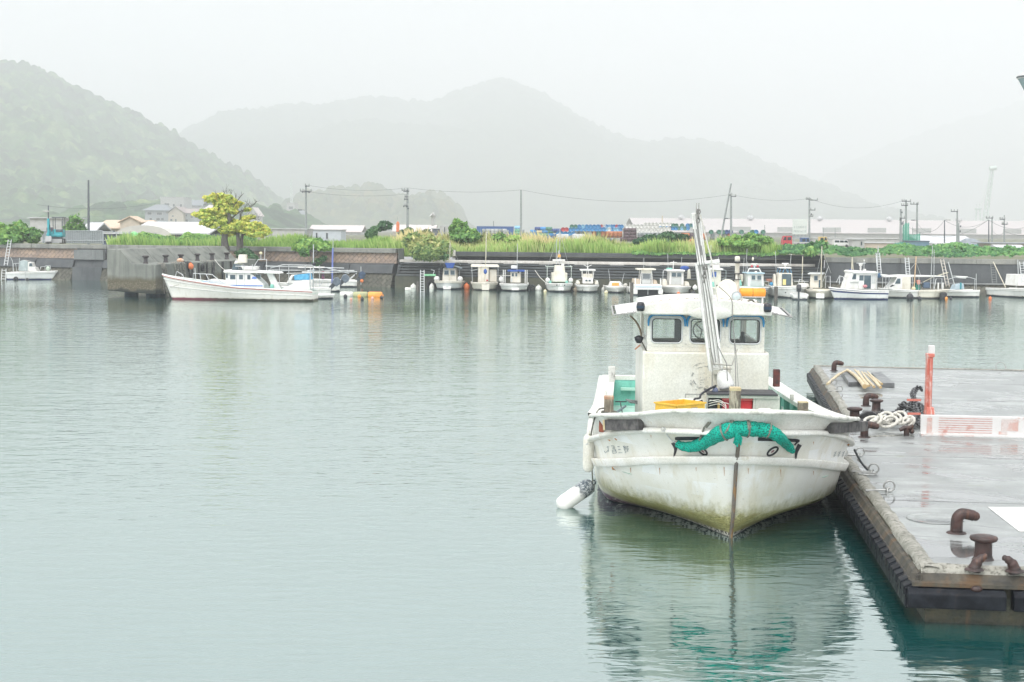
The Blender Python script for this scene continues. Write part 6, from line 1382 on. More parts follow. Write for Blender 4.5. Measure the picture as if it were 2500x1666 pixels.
for a_, c_ in (((648, 650), (840, 655)), ((655, 660), (865, 661)), ((690, 647), (760, 648)), ((700, 668), (872, 664)), ((740, 654), (780, 652)), ((800, 655), (852, 668)), ((660, 655), (690, 647)), ((760, 648), (790, 660))): q.tube([Q(*a_), Q(*c_, .6)], .03, 5)
for x in (682, 705, 745, 780): q.tube([Q(x, 700), Q(x, 648)], .022, 5)
q.build("pole", ALU, of); MB().box(Q(760, 653, .3), (1.6, .5, .07)).build("folded_cover", GW, of, bevel=.02)
FG = "floats and drums behind the skiffs"
fender("white foam drum float below the raised outboards, leftmost of three drums", 846, 724, 7.5, WHITE_F, 2.2, FG, lying=True); fender("mossy olive drum float, middle of three drums", 880, 725, 8, M("olive_foam", (.42, .42, .22), .8, (.3, .32, .2), 6), 2.3, FG, lying=True); fender("orange drum float, rightmost of three drums", 916, 726, 8.5, ORANGE2, 2.1, FG, lying=True)
for lab, x, y, r, mt in (("black ball float under the white drum float", 843, 727, 5, BLACKM), ("orange ball float in front of the olive drum float", 877, 727, 4.5, ORANGE2), ("black ball float in front of the olive drum float", 884, 733, 4.5, BLACKM), ("small pink float left of the black ball", 857, 733, 3.5, M("pink_float", (.66, .36, .28), .7)), ("small pink float below the orange drum", 909, 731, 4, M("pink_float", (.66, .36, .28), .7)), ("black ball float at the right end of the orange drum", 931, 729, 4, BLACKM)): fender(lab, x, y, r, mt, 1, FG)
b = SideBoat("low white tender lying off the stern of the long boat", 768, 812, 730, 1, 0, None, "dinghy", "dinghy"); hull_parts(b.o, b.L, .7, .26, .24, .24, HW, GW, GW, bluff=.4, rake=.1, draft=.1)
# ------------------------------------------------------------------ the white fishing boat at the pontoon
HB = thing("fishing_boat", "large white fishing boat facing the camera with painted eyes under a green net roll", "boat", (2.9, 18.6, 0), -math.atan(.05))
HM = Matrix.Translation((2.9, 18.6, 0)) @ Matrix.Rotation(-math.atan(.05), 4, 'Z'); HI = HM.inverted()
def hp(px, py, Y): return HI @ D(px, py, Y)
b = NB("hero_hull"); s_ = b.sep(b.co())
white = b.mix(b.rng(b.noise(1.1, 6, .62), .4, .66), (.74, .74, .70), (.64, .63, .55))
# patches of fresher paint
vb = b.n("ShaderNodeTexBrick"); b.l(b.mapped((1, 1, 1), rot=(PI/2, 0, 0)), vb.inputs["Vector"]); b.set(vb, Scale=1.3); vb.inputs["Mortar Size"].default_value = 0; vb.inputs["Color1"].default_value = (0, 0, 0, 1); vb.inputs["Color2"].default_value = (1, 1, 1, 1); vb.offset = .37
pm = b.math('MULTIPLY', b.rng(vb.outputs["Color"], .72, .78), b.rng(b.noise(2.2, 4), .46, .54)); white = b.mix(b.math('MULTIPLY', pm, .8), white, (.78, .80, .80))
stain = b.rng(b.noise(1.0, 6, .62, b.mapped((5, 5, .55))), .52, .74, 0, .55); white = b.mix(stain, white, (.52, .46, .30))
zlow = b.math('ADD', s_[2], b.math('MULTIPLY', b.math('SUBTRACT', b.noise(4.5, 5, .7, b.mapped((2.2, 2.2, 1))), .5), .34))
yel = b.math('MULTIPLY', b.rng(zlow, .75, .2), b.rng(b.noise(1.7, 4), .3, .6, .3, 1.0)); white = b.mix(b.math('MULTIPLY', yel, .6), white, (.58, .55, .34))
fib = b.n("ShaderNodeTexVoronoi"); fib.feature = 'DISTANCE_TO_EDGE'; b.set(fib, Scale=13.0); b.l(b.mapped((1, 1, .7)), fib.inputs["Vector"])
fb2 = b.noise(1.0, 4, .7, b.mapped((9, 9, 34), rot=(.5, .7, 0)), 2.5); moss = b.mix(b.math('MULTIPLY', b.rng(fb2, .36, .58), b.rng(fib.outputs["Distance"], -.03, .06)), (.48, .46, .22), (.13, .13, .04)); moss = b.mix(b.rng(b.noise(3, 4), .4, .65), moss, (.22, .20, .06))
mm = b.math('MULTIPLY', b.rng(zlow, .50, .30), b.rng(s_[1], 2.5, 1.7)); c = b.mix(mm, white, moss)
edge = b.mix(b.rng(b.noise(22, 3), .46, .52), (.03, .02, .025), (.62, .60, .54)); c = b.mix(b.math('MULTIPLY', b.rng(s_[2], .075, .055), b.rng(s_[1], 2.1, 1.9)), c, edge)
c = b.mix(b.math('MULTIPLY', b.rng(b.math('ADD', s_[2], b.math('MULTIPLY', b.math('ABSOLUTE', s_[0]), -.16)), -.09, -.13), b.rng(s_[1], 1.6, 2.2)), c, b.mix(b.rng(b.noise(14, 4), .56, .62), (.10, .035, .075), (.5, .45, .44)))
c = b.mix(b.rng(s_[2], .02, .0), c, (.015, .018, .015))
scr = b.rng(b.noise(60, 2, .5, b.mapped((.3, .3, 1.2), rot=(.4, 0, .5))), .70, .74, 0, .5); c = b.mix(scr, c, (.25, .26, .25))
b.princ(c, b.rng(b.noise(4, 4), .3, .7, .28, .5), 0, b.bump(b.math('ADD', b.noise(2.5, 4), b.math('MULTIPLY', mm, b.noise(60, 3))), .12, .03), .45); HERO = b.m
HERO_W = M("hero_white", (.72, .72, .685), .42, (.62, .61, .545), 2.2, streak=(.50, .44, .30), slo=.6, shi=.8, sscale=5, bump=.05)
HERO_CAB = M("hero_cabin", (.70, .695, .64), .45, (.62, .605, .53), 1.3, streak=(.58, .53, .41), slo=.54, shi=.78, sscale=3.2, bump=.04)
DIRTY_CAP = M("dirty_cap", (.66, .66, .61), .6, (.40, .41, .36), 7, lo=.48, hi=.66, bump=.2)
GREEN_IN = M("bulwark_green", (.17, .50, .41), .5, (.22, .57, .47), 3, streak=(.12, .36, .30), slo=.5, shi=.7)
GREEN_DK = M("deck_pale_green", (.42, .62, .54), .55, (.34, .55, .47), 4, streak=(.3, .4, .36))
WOOD_D = M("weathered_black_timber", (.045, .043, .045), .8, (.12, .115, .11), 9, bump=.5, bscale=30, streak=(.16, .15, .13), sscale=14)
WOOD_P = M("weathered_post", (.24, .20, .15), .85, (.12, .10, .08), 8, lo=.35, hi=.6, bump=.6, bscale=40, streak=(.40, .36, .28), sscale=22, slo=.5, shi=.62)
WOOD_E = M("timber_end", (.50, .42, .26), .8, (.40, .32, .18), 14)
RUSTP = M("rust_paint", (.20, .06, .05), .7, (.07, .045, .045), 9, bump=.4)
RLS = {
 "R0": ([(.25, 0), (1.6, .35), (3, 1.0), (8.7, 1.05)], lambda y: -.35),
 "R1": ([(0, 0), (.45, .20), (.9, .39), (1.6, .76), (2.1, 1.15), (2.4, 1.5), (3.0, 1.63), (5, 1.62), (8.7, 1.48)], lambda y: 0.0),
 "R1b": ([(-.04, 0), (.4, .34), (.9, .66), (1.5, 1.10), (2.0, 1.46), (2.5, 1.66), (3.4, 1.71), (5, 1.68), (8.7, 1.53)], lambda y: .13),
 "Rm": ([(-.20, 0), (.1, .55), (.6, 1.0), (1.2, 1.42), (1.9, 1.68), (2.6, 1.76), (4, 1.76), (8.7, 1.60)], lambda y: .36-.02*min(1, max(0, y)/2)),
 "R2": ([(-.45, 0), (-.25, .50), (.2, 1.0), (.9, 1.46), (1.5, 1.70), (2.0, 1.79), (3, 1.80), (5, 1.78), (8.7, 1.63)], lambda y: smooth_interp([(-.45, 1.05), (.3, .90), (1.1, .73), (1.9, .62), (3.5, .57), (8.7, .56)], y)),
 "R3": ([(-.53, 0), (-.33, .50), (.14, 1.02), (.85, 1.49), (1.45, 1.73), (2.0, 1.82), (3, 1.82), (5, 1.80), (8.7, 1.65)], lambda y: smooth_interp([(-.53, 1.17), (.3, 1.01), (1.1, .85), (1.9, .74), (3.5, .68), (8.7, .66)], y)),
 "R4": ([(-.72, 0), (-.60, .45), (-.30, .86), (.1, 1.21), (.75, 1.58), (1.4, 1.80), (1.9, 1.87), (3, 1.86), (5, 1.82), (8.7, 1.67)], lambda y: smooth_interp([(-.72, 1.50), (-.3, 1.455), (.1, 1.40), (.8, 1.25), (1.4, 1.11), (1.9, 1.0), (3.5, .92), (8.7, .90)], y)),
 "R5": ([(-.88, 0), (-.78, .42), (-.5, .86), (-.1, 1.24), (.5, 1.62), (1.05, 1.82), (2, 1.85), (4, 1.76), (8.7, 1.62)], lambda y: smooth_interp([(-.88, 1.785), (-.5, 1.735), (-.1, 1.64), (.5, 1.545), (1.05, 1.47), (2, 1.33), (4, 1.23), (8.7, 1.20)], y)),
}
NS = 44
def rail_pt(k, i, dx=0.0, dz=0.0):
    W_, zf = RLS[k]; y0 = W_[0][0]; s = (i/NS)**2.0; y = y0+(8.7-y0)*s
    y1 = W_[1][0]                      # round the first span like a parabola so the stem is blunt, not pinched
    if y < y1 and k not in ("R0", "R1", "R1b"):
        w_ = W_[1][1]*math.sqrt(max(0, (y-y0)/(y1-y0)))
    else: w_ = smooth_interp(W_, y)
    k2 = max(0.0, 1-w_/1.45)**1.2
    return (max(0, w_+dx*min(1, i/4)), y-dx*k2, zf(y)+dz)
def sides(q, cols):
    for sg in (1, -1):
        rows = []
        for i in range(NS+1):
            r = []
            for cc in cols:
                x, y, z = rail_pt(cc[0], i, *(cc[1:])); r.append((x*sg, y, z))
            rows.append(list(reversed(r)) if sg < 0 else r)
        q.grid(rows)
def mixrail(a, b_, t):
    pass
q = MB(); sides(q, [("R0",), ("R1",), ("R1b",), ("Rm",), ("R2", -.03)]); sides(q, [("R2", -.03), ("R3", -.04)])
# concave flare between the strake and the knuckle
for sg in (1, -1):
    rows = []
    for i in range(NS+1):
        a = Vector(rail_pt("R3", i, -.04)); d = Vector(rail_pt("R4", i, -.03)); r = []
        for t in (0, .2, .4, .6, .8, 1):
            p_ = a.lerp(d, t); k = t*t*.55+t*.45; p_.x = lerp(a.x, d.x, k); p_.y = lerp(a.y, d.y, lerp(t, k, .6)); r.append((p_.x*sg, p_.y, p_.z))
        rows.append(list(reversed(r)) if sg < 0 else r)
    q.grid(rows)
last = [Vector(rail_pt(k, NS)) for k in ("R0", "R1", "R1b", "Rm", "R2", "R3", "R4", "R5")]; n = len(last)
q.add([(p_.x, p_.y, p_.z) for p_ in last]+[(-p_.x, p_.y, p_.z) for p_ in last], [(i, i+1, i+1+n, i+n) for i in range(n-1)])
hull_o = q.build("hull", HERO, HB, weld=True)
HULLV, HULLF = [HM @ Vector(v) for v in q.v], list(q.f)
def band(name, lo, hi, out, mat, sub=0):
    q = MB()
    sides(q, [(lo, -.03), (lo, out*.8), (lo, out, .02), (hi, out, -.02), (hi, out*.7), (hi, -.04)]); HULLV_add(q); return q.build(name, mat, HB)
def HULLV_add(q):
    o = len(HULLV); HULLV.extend(HM @ Vector(v) for v in q.v); HULLF.extend(tuple(i+o for i in f) for f in q.f)
band("rubbing_strake", "R2", "R3", .045, HERO_W)
q = MB(); sides(q, [("R4", -.04, -.05), ("R4", .035, -.042), ("R4", .045, -.01), ("R4", .02, .025), ("R4", -.06, .03)]); HULLV_add(q); q.build("knuckle_rail", HERO_W, HB)
q = MB(); sides(q, [("R4", -.06, .02), ("R5", -.03)]); HULLV_add(q)
sides(q, [("R5", -.03), ("R5", -.07)]); q.build("bulwark", HERO_W, HB)
q = MB(); sides(q, [("R5", -.07), ("R4", -.16, .02)]); q.build("bulwark_lining", GREEN_IN, HB)
q = MB(); sides(q, [("R5", -.10, -.035), ("R5", .02, -.035), ("R5", .03, -.005), ("R5", .01, .02), ("R5", -.10, .02)]); q.build("bulwark_cap", DIRTY_CAP, HB)
# broad side-deck rails aft of the bow, deck, foredeck, transom lining
q = MB()
for sg in (1, -1):
    rows = []
    for i in range(24, NS+1):
        x, y, z = rail_pt("R5", i); r = [(sg*(x+.04), y, z-.02), (sg*(x+.04), y, z+.045), (sg*(x-.26), y, z+.045), (sg*(x-.26), y, z-.02)]
        rows.append(r if sg > 0 else list(reversed(r)))
    q.grid(rows, smooth=False)
q.box((0, 8.62, 1.225), (3.2, .18, .075)); q.build("side_rail", HERO_W, HB)
q = MB(); q.grid([[(-rail_pt("R4", i)[0]+.15, rail_pt("R4", i)[1]+.2, .70), (rail_pt("R4", i)[0]-.15, rail_pt("R4", i)[1]+.2, .70)] for i in range(16, NS+1)]); q.build("deck", GREEN_DK, HB)
q = MB(); q.grid([[(-rail_pt("R3", i)[0]*.97, rail_pt("R3", i)[1]+.12, 1.22), (rail_pt("R3", i)[0]*.97, rail_pt("R3", i)[1]+.12, 1.22)] for i in range(0, 25)]); q.bx(-1.55, 1.55, 1.75, 1.85, .7, 1.22); q.build("foredeck", GREEN_DK, HB)
q = MB(); q.bx(-1.5, 1.5, 8.50, 8.54, .7, 1.18); q.build("transom_lining", GREEN_IN, HB)
q = MB(); q.bx(-1.25, -.62, 8.40, 8.47, 1.0, 1.05); q.bx(-.72, -.66, 8.40, 8.47, .75, 1.18); q.build("transom_frame", M("green_frame", (.42, .66, .56), .5), HB)
for sg in (1, -1):
    q = MB()
    for k in range(7):
        y = 2.6+k*.85; q.box((sg*(smooth_interp(RLS["R5"][0], y)-.16), y, .96), (.10, .05, .46))
    q.build("bulwark_stay", GREEN_IN, HB)
# stem band
q = MB(); st = [(.03, -.25), (-.01, 0), (-.06, .13), (-.22, .36), (-.47, 1.05), (-.56, 1.17), (-.745, 1.455)]
st = catmull([(0, y, z) for y, z in st], 6)
for k in range(len(st)-1): pass
q.tube([p_+Vector((0, -.0, 0)) for p_ in st], [.027]*len(st), 6); q.build("stem_band", M("stem_rust", (.15, .125, .10), .7, (.12, .12, .115), 3, lo=.42, hi=.58, streak=(.24, .14, .06), sscale=9, slo=.55, shi=.65, bump=.3), HB)
HBVH = BVHTree.FromPolygons(HULLV, HULLF)
def on_hull(px, py, off=.004, view=False):
    d = ray(px, py).normalized(); h = HBVH.ray_cast(CAMP, d)
    if h[0] is None: return HI @ D(px, py, 19.5)
    nrm = h[1]
    if nrm.dot(d) > 0: nrm = -nrm
    return HI @ (h[0]+((-d) if view else nrm)*off)
INK = M("ink_paint", (.012, .012, .018), .45, (.03, .03, .035), 20)
FADED = M("faded_ink", (.10, .14, .17), .7, (.34, .37, .37), 30, lo=.4, hi=.6)
def stroke(q, pts, w_, n=10, closed=False, off=.004):
    P_ = catmull([(x, y, 0) for x, y in pts], n) if len(pts) > 2 else [Vector((lerp(pts[0][0], pts[1][0], i/n), lerp(pts[0][1], pts[1][1], i/n), 0)) for i in range(n+1)]
    L_ = []; R_ = []
    k = len(P_)
    for i, p_ in enumerate(P_):
        t = (P_[min(i+1, k-1)]-P_[max(i-1, 0)]).normalized(); nn = Vector((-t.y, t.x, 0)); u = i/(k-1)
        ww = (interp(w_, u) if isinstance(w_, list) else w_)/2
        L_.append(on_hull(p_.x+nn.x*ww, p_.y+nn.y*ww, off)); R_.append(on_hull(p_.x-nn.x*ww, p_.y-nn.y*ww, off))
    q.grid([[a, b_] for a, b_ in zip(L_, R_)], smooth=False)
def ellipse(cx, cy, a, b_, ang, n=22): return [(cx+a*math.cos(t)*math.cos(ang)-b_*math.sin(t)*math.sin(ang), cy+a*math.cos(t)*math.sin(ang)+b_*math.sin(t)*math.cos(ang)) for t in [2*PI*i/n for i in range(n+1)]]
q = MB(); stroke(q, [(1648, 1071), (1690, 1070.5), (1722, 1071)], [(0, 6), (.1, 9), (1, 8)]); stroke(q, [(1645, 1080), (1650, 1096), (1645, 1117)], [(0, 13), (.35, 10), (1, 2)], off=.006); q.build("painted_brow", INK, HB)
q = MB(); stroke(q, [(1850, 1072), (1900, 1073.5), (1952, 1076)], [(0, 9), (.9, 8), (1, 5)]); stroke(q, [(1950, 1077), (1944, 1081), (1939, 1087)], [(0, 4), (1, 4)], off=.006); stroke(q, [(1952, 1085), (1944, 1102), (1942, 1122)], [(0, 11), (.4, 9), (1, 2)], off=.007); q.build("painted_brow", INK, HB)
for cx, cy, a, bb, an in ((1716, 1102, 14, 7.5, R(38)), (1886, 1102, 17, 8, R(-36))):
    q = MB(); stroke(q, ellipse(cx, cy, a-2, bb-1.5, an), 4.6, 2); e_ = q.build("painted_eye", INK, HB)
    q = MB(); stroke(q, [(cx-5*math.cos(an), cy-5*math.sin(an)), (cx+5*math.cos(an), cy+5*math.sin(an))], [(0, 2), (.5, 4.5), (1, 2)], 6); q.build("pupil", M("pupil_maroon", (.28, .13, .15), .6), e_)
rs = random.Random(4)
q = MB()
CH = {0: [((-4, 0), (3, 19)), ((-1, 6), (4, 5)), ((2, 12), (6, 19))], 1: [((-4, 3), (4, 2)), ((0, -1), (3, 18)), ((-3, 9), (6, 8)), ((2, 9), (-3, 16)), ((3, 10), (8, 17))],
 2: [((-5, 0), (2, -1)), ((-4, 3), (5, 2)), ((-3, 6), (6, 5)), ((1, -2), (3, 8)), ((-3, 10), (7, 9)), ((-2, 13), (8, 12)), ((-2, 9), (0, 19)), ((6, 9), (9, 18)), ((-1, 18), (9, 17))],
 3: [((-4, 2), (3, 1)), ((-3, 9), (5, 8)), ((-3, 17), (8, 16))], 4: [((-5, 1), (1, 0)), ((-4, 4), (2, 3)), ((-3, 8), (4, 7)), ((-3, 0), (1, 17)), ((1, -1), (4, 10)), ((5, 0), (8, 18)), ((4, 2), (9, 1)), ((6, 8), (10, 7)), ((0, 13), (5, 12)), ((-1, 17), (4, 16))]}
for i, x in enumerate((1474, 1484, 1497, 1512, 1526)):        # brush-written name, mostly flaked away
    for a, c_ in CH[i]:
        if i < 2 and rs.random() < .3: continue
        a2 = (x+a[0], 1089+a[1]); c2_ = (x+c_[0], 1089+c_[1]); t0 = rs.uniform(0, .2); t1 = rs.uniform(.75, 1)
        stroke(q, [(lerp(a2[0], c2_[0], t0), lerp(a2[1], c2_[1], t0)), (lerp(a2[0], c2_[0], t1), lerp(a2[1], c2_[1], t1))], rs.uniform(.9, 1.9), 3)
q.build("faded_lettering", FADED, HB)
q = MB()
for x in (2038, 2048, 2058, 2067):
    stroke(q, [(x+3, 1102), (x-3, 1116)], 1.4, 4)
    for k in range(3): stroke(q, [(x-2-k, 1105+4*k), (x+4-k, 1103.5+4*k)], 1.2, 2)
q.build("faded_lettering", M("faint_ink", (.36, .39, .39), .7), HB)
q = MB()
for a, c_ in (((1490, 1068), (1497, 1073)), ((1507, 1066), (1513, 1071)), ((2064, 1081), (2071, 1077)), ((1502, 1137), (1503, 1143))): stroke(q, [a, c_], 3, 3, off=.05)
for x, y, l in ((1611, 1142, 16), (1700, 1141, 9), (1768, 1140, 22), (1826, 1143, 14), (1905, 1146, 18), (1985, 1150, 10), (1540, 1142, 12), (1590, 1062, 6), (1985, 1078, 7)): stroke(q, [(x, y), (x+.6, y+l)], [(0, 1.6), (1, .5)], 4, off=.008)
q.build("rust_mark", M("rust_orange", (.40, .17, .04), .8), HB)
# green net roll over the bow
NETM = NB("net_roll"); b = NETM; vv = b.n("ShaderNodeTexVoronoi"); b.set(vv, Scale=46.0); b.l(b.co(), vv.inputs["Vector"])
c = b.mix(b.rng(vv.outputs["Distance"], .2, .55), (.0, .055, .045), (.0, .33, .24)); c = b.mix(b.rng(b.noise(3, 4), .4, .7, 0, .5), c, (.0, .36, .27)); b.princ(c, .75, 0, b.bump(vv.outputs["Distance"], .6, .02), .3); NETM = b.m
roll = [(1653, 1083, 9), (1668, 1090, 12), (1690, 1091, 14), (1712, 1084, 16), (1740, 1068, 18.5), (1768, 1055, 20), (1797, 1048, 20), (1825, 1047, 19.5), (1850, 1049, 18.5), (1876, 1052, 17.5), (1898, 1064, 15), (1915, 1080, 13), (1928, 1093, 11), (1936, 1103, 6)]
pts = []; rr = []
for x, y, r_ in roll:
    rad = r_*18.0/FPX; p_ = on_hull(x, y, rad*.8, True); pts.append(p_); rr.append(rad)
pp = catmull(pts, 5); rk = []
for i in range(len(pp)):
    j = i/5; a = int(min(j, len(rr)-1)); rk.append(lerp(rr[a], rr[min(a+1, len(rr)-1)], j-a)*(1+.05*math.sin(i*1.7)))
q = MB(); q.tube(pp, rk, 18)
nr = thing("net_roll", "rolled bright green fishing net lashed across the bow of the large boat", "net"); nr.matrix_world = HM.copy()
q.build("roll", NETM, nr)
LASH = M("lashing", (.12, .13, .11), .9, (.22, .22, .18), 20)
def lash(x, y0, y1, dx=6):
    k = min(range(len(roll)), key=lambda i: abs(roll[i][0]-x)); c0 = pts[k]; r_ = rr[k]*1.05; q = MB()
    t_ = (pts[min(k+1, len(pts)-1)]-pts[max(k-1, 0)]).normalized(); Mx = frame(c0, t_.orthogonal(), t_); q.torus((0, 0, 0), r_, .011, Mx, 18, 5)
    a = on_hull(x+dx, y0, .02); q.tube([a, c0.lerp(a, .5)+Vector((0, -r_*1.0, 0)), c0+Vector((0, -r_*1.05, 0))], .010, 5); q.tube([on_hull(x+dx+5, y0, .02), c0+Vector((0.03, -r_*1.0, .03))], .009, 5)
    q.build("lashing", LASH, nr)
lash(1775, 1024, 1060, 10); lash(1812, 1026, 1060, 12); lash(1880, 1032, 1060, -4)
q = MB(); q.tube([on_hull(1732, 1027, .03), on_hull(1722, 1050, .05), on_hull(1712, 1064, .08)], .014, 5); q.tube([on_hull(1737, 1027, .03), on_hull(1727, 1050, .05)], .012, 5); q.build("lashing", LASH, nr)
q = MB()
for k in range(5): q.tube([pts[6]+Vector((0, -rr[6], -.02)), pts[6]+Vector((-.02+.02*k, -rr[6]*1.05, -.10)), pts[6]+Vector((-.03+.02*k, -rr[6]*.8, -.17-.02*(k % 3)))], .012, 4)
q.build("frayed_end", NETM, nr)
q = MB(); q.tube([on_hull(1622, 1051, .02), on_hull(1640, 1071, .03), pts[0]], .009, 5); q.torus(on_hull(1622, 1051, .02), .025, .006, Matrix.Rotation(PI/2, 4, 'X'), 10, 4); q.build("tie_wire", ALU, nr)

# timbers and posts on the bow
def lbox(name, mat, p0, p1, w_, h_, parent=HB, bevel=.008):
    a = Vector(p0); c_ = Vector(p1); mid = (a+c_)/2; d = c_-a
    Mx = frame(mid, d, (0, 0, 1)); return MB().box((0, 0, 0), (d.length, w_, h_), M=Mx).build(name, mat, parent, bevel=bevel)
a, c_ = on_hull(1487, 1031, .06), on_hull(1570, 1031, .05); tb = lbox("fairlead_timber", WOOD_D, a, c_, .10, .14); lbox("end_grain", WOOD_E, a-(c_-a).normalized()*.006, a+(c_-a).normalized()*.05, .103, .143, tb)
a, c_ = on_hull(2022, 1039, .05), hp(2110, 1040, 20.0); lbox("fairlead_timber", WOOD_D, a, c_, .11, .14)
def post(name, label_, mat, px0, px1, py0, py1, Y, d=None, top=None, bevel=.012):
    a = hp(px0, py1, Y); c_ = hp(px1, py0, Y); w_ = c_.x-a.x
    o = MB().box(((a.x+c_.x)/2, a.y, (a.z+c_.z)/2), (w_, d or w_, c_.z-a.z)).build(name, mat, HB, bevel=bevel)
    if top: MB().box(((a.x+c_.x)/2, a.y, c_.z-.0), (w_*1.03, (d or w_)*1.03, top[1])).build("cap", top[0], o, bevel=.01)
    if label_: o["label"] = label_
    return o
post("samson_post", "split grey wooden post with a pale top", WOOD_P, 1780, 1808, 950, 1030, 18.75, None, (WOOD_E, .05))
p1 = post("mooring_post", "square brown wooden post wound with rope", WOOD_P, 1474, 1498, 971, 1046, 19.9, None, (M("rust_cap", (.34, .20, .13), .8, (.46, .40, .30), 9), .05))
q = MB(); cpt = hp(1486, 1012, 19.9)
for k in range(4): q.torus((cpt.x, cpt.y, cpt.z-.03+k*.022), .105, .011, None, 16, 5)
q.build("rope_turns", ROPE_DK, p1)
post("corner_plate", "red and black worn corner plate", M("red_worn", (.34, .10, .06), .8, (.10, .07, .06), 12, lo=.42, hi=.6), 1462, 1476, 1017, 1055, 19.7, .06)
post("stanchion", None, DIRTY_CAP, 1475, 1482, 954, 985, 21.5); post("stanchion", "white flaking wooden stanchion", M("flaking_white", (.66, .66, .63), .7, (.30, .29, .27), 8, lo=.56, hi=.68), 1485, 1502, 895, 932, 24.0)
post("stanchion", "dark red worn stanchion", RUSTP, 1887, 1904, 902, 944, 24.6); post("stanchion", "short square brown post on a black pad", WOOD_P, 1948, 1972, 982, 1009, 21.0, None, (WOOD_E, .012)); post("pad", None, BLACKM, 1944, 1976, 1005, 1011, 21.0, .2)
post("stanchion", None, DIRTY_CAP, 1929, 1938, 963, 978, 23.2)

# wheelhouse
CX = -.11
def cbx(name, mat, x0, x1, y0, y1, z0, z1, parent=HB, bevel=.02): return MB().bx(CX+x0, CX+x1, y0, y1, z0, z1).build(name, mat, parent, bevel=bevel)
wh_o = cbx("wheelhouse", HERO_CAB, -.955, .955, 3.06, 3.16, .7, 2.19, bevel=.03)
q = MB(); q.bx(CX-.955, CX-.90, 3.16, 6.0, .7, 2.19); q.bx(CX+.90, CX+.955, 3.16, 6.0, .7, 2.19); q.bx(CX-.90, CX+.90, 5.95, 6.0, .7, 2.19); q.build("lower_wall", HERO_CAB, HB, bevel=.01)
zt0, zt1, zw0, zw1 = 2.19, 2.80, 2.305, 2.715
wins = [(-.715, -.25), (-.135, .33), (.445, .91)]
wins = [((D(a, 800, 21.8).x-2.95), (D(c_, 800, 21.8).x-2.95)) for a, c_ in ((1588, 1667), (1682, 1760), (1778, 1857))]
q = MB(); q.bx(CX-.885, CX+.885, 3.15, 3.20, zt0, zw0); q.bx(CX-.885, CX+.885, 3.15, 3.20, zw1, zt1)
xs_ = [-.885]+[v for w_ in wins for v in w_]+[.885]
for i in range(0, len(xs_), 2): q.bx(CX+xs_[i], CX+xs_[i+1], 3.15, 3.20, zw0, zw1)
q.build("window_wall", HERO_CAB, HB)
q = MB(); q.bx(CX-.885, CX-.84, 3.20, 6.0, zt0, 2.30); q.bx(CX+.84, CX+.885, 3.20, 6.0, zt0, 2.30); q.bx(CX-.885, CX-.84, 3.20, 3.75, 2.30, zt1); q.bx(CX+.84, CX+.885, 3.20, 3.75, 2.30, zt1); q.bx(CX-.885, CX-.84, 5.6, 6.0, 2.30, zt1); q.bx(CX+.84, CX+.885, 5.6, 6.0, 2.30, zt1)
q.build("side_wall", HERO_CAB, HB)
DK_IN = M("cabin_inside_grey", (.26, .29, .30), .6, (.20, .23, .24), 3)
q = MB(); q.bx(CX-.84, CX+.84, 5.95, 6.0, 2.10, 2.17)
ops = [(-.83, -.30), (-.20, .40), (.46, .83)]
xs2 = [-.84]+[v for w_ in ops for v in w_]+[.84]
for i in range(0, len(xs2), 2): q.bx(CX+xs2[i], CX+xs2[i+1], 5.95, 6.0, 2.17, zt1)
q.build("rear_wall", DK_IN, HB); cbx("dashboard", DK_IN, -.84, .84, 3.21, 3.6, 2.1, 2.27, bevel=.02)
def rrect(x0, x1, z0, z1, r, y, n=5):
    P_ = []
    for cx_, cz_, a0 in ((x1-r, z1-r, 0), (x0+r, z1-r, 90), (x0+r, z0+r, 180), (x1-r, z0+r, 270)):
        for k in range(n+1):
            t = R(a0+90*k/n); P_.append((cx_+r*math.cos(t), y, cz_+r*math.sin(t)))
    return P_
b = NB("cabin_glass"); g_ = b.n("ShaderNodeBsdfGlossy"); g_.inputs["Roughness"].default_value = .03; t_ = b.n("ShaderNodeBsdfTransparent"); t_.inputs["Color"].default_value = (.88, .93, .92, 1); ms = b.n("ShaderNodeMixShader"); ms.inputs[0].default_value = .13
b.l(t_.outputs[0], ms.inputs[1]); b.l(g_.outputs[0], ms.inputs[2]); b.l(ms.outputs[0], b.out.inputs["Surface"]); GLASS_T = b.m
BLUE_T = M("blue_trim", (.02, .20, .42), .5, (.04, .26, .50), 9)
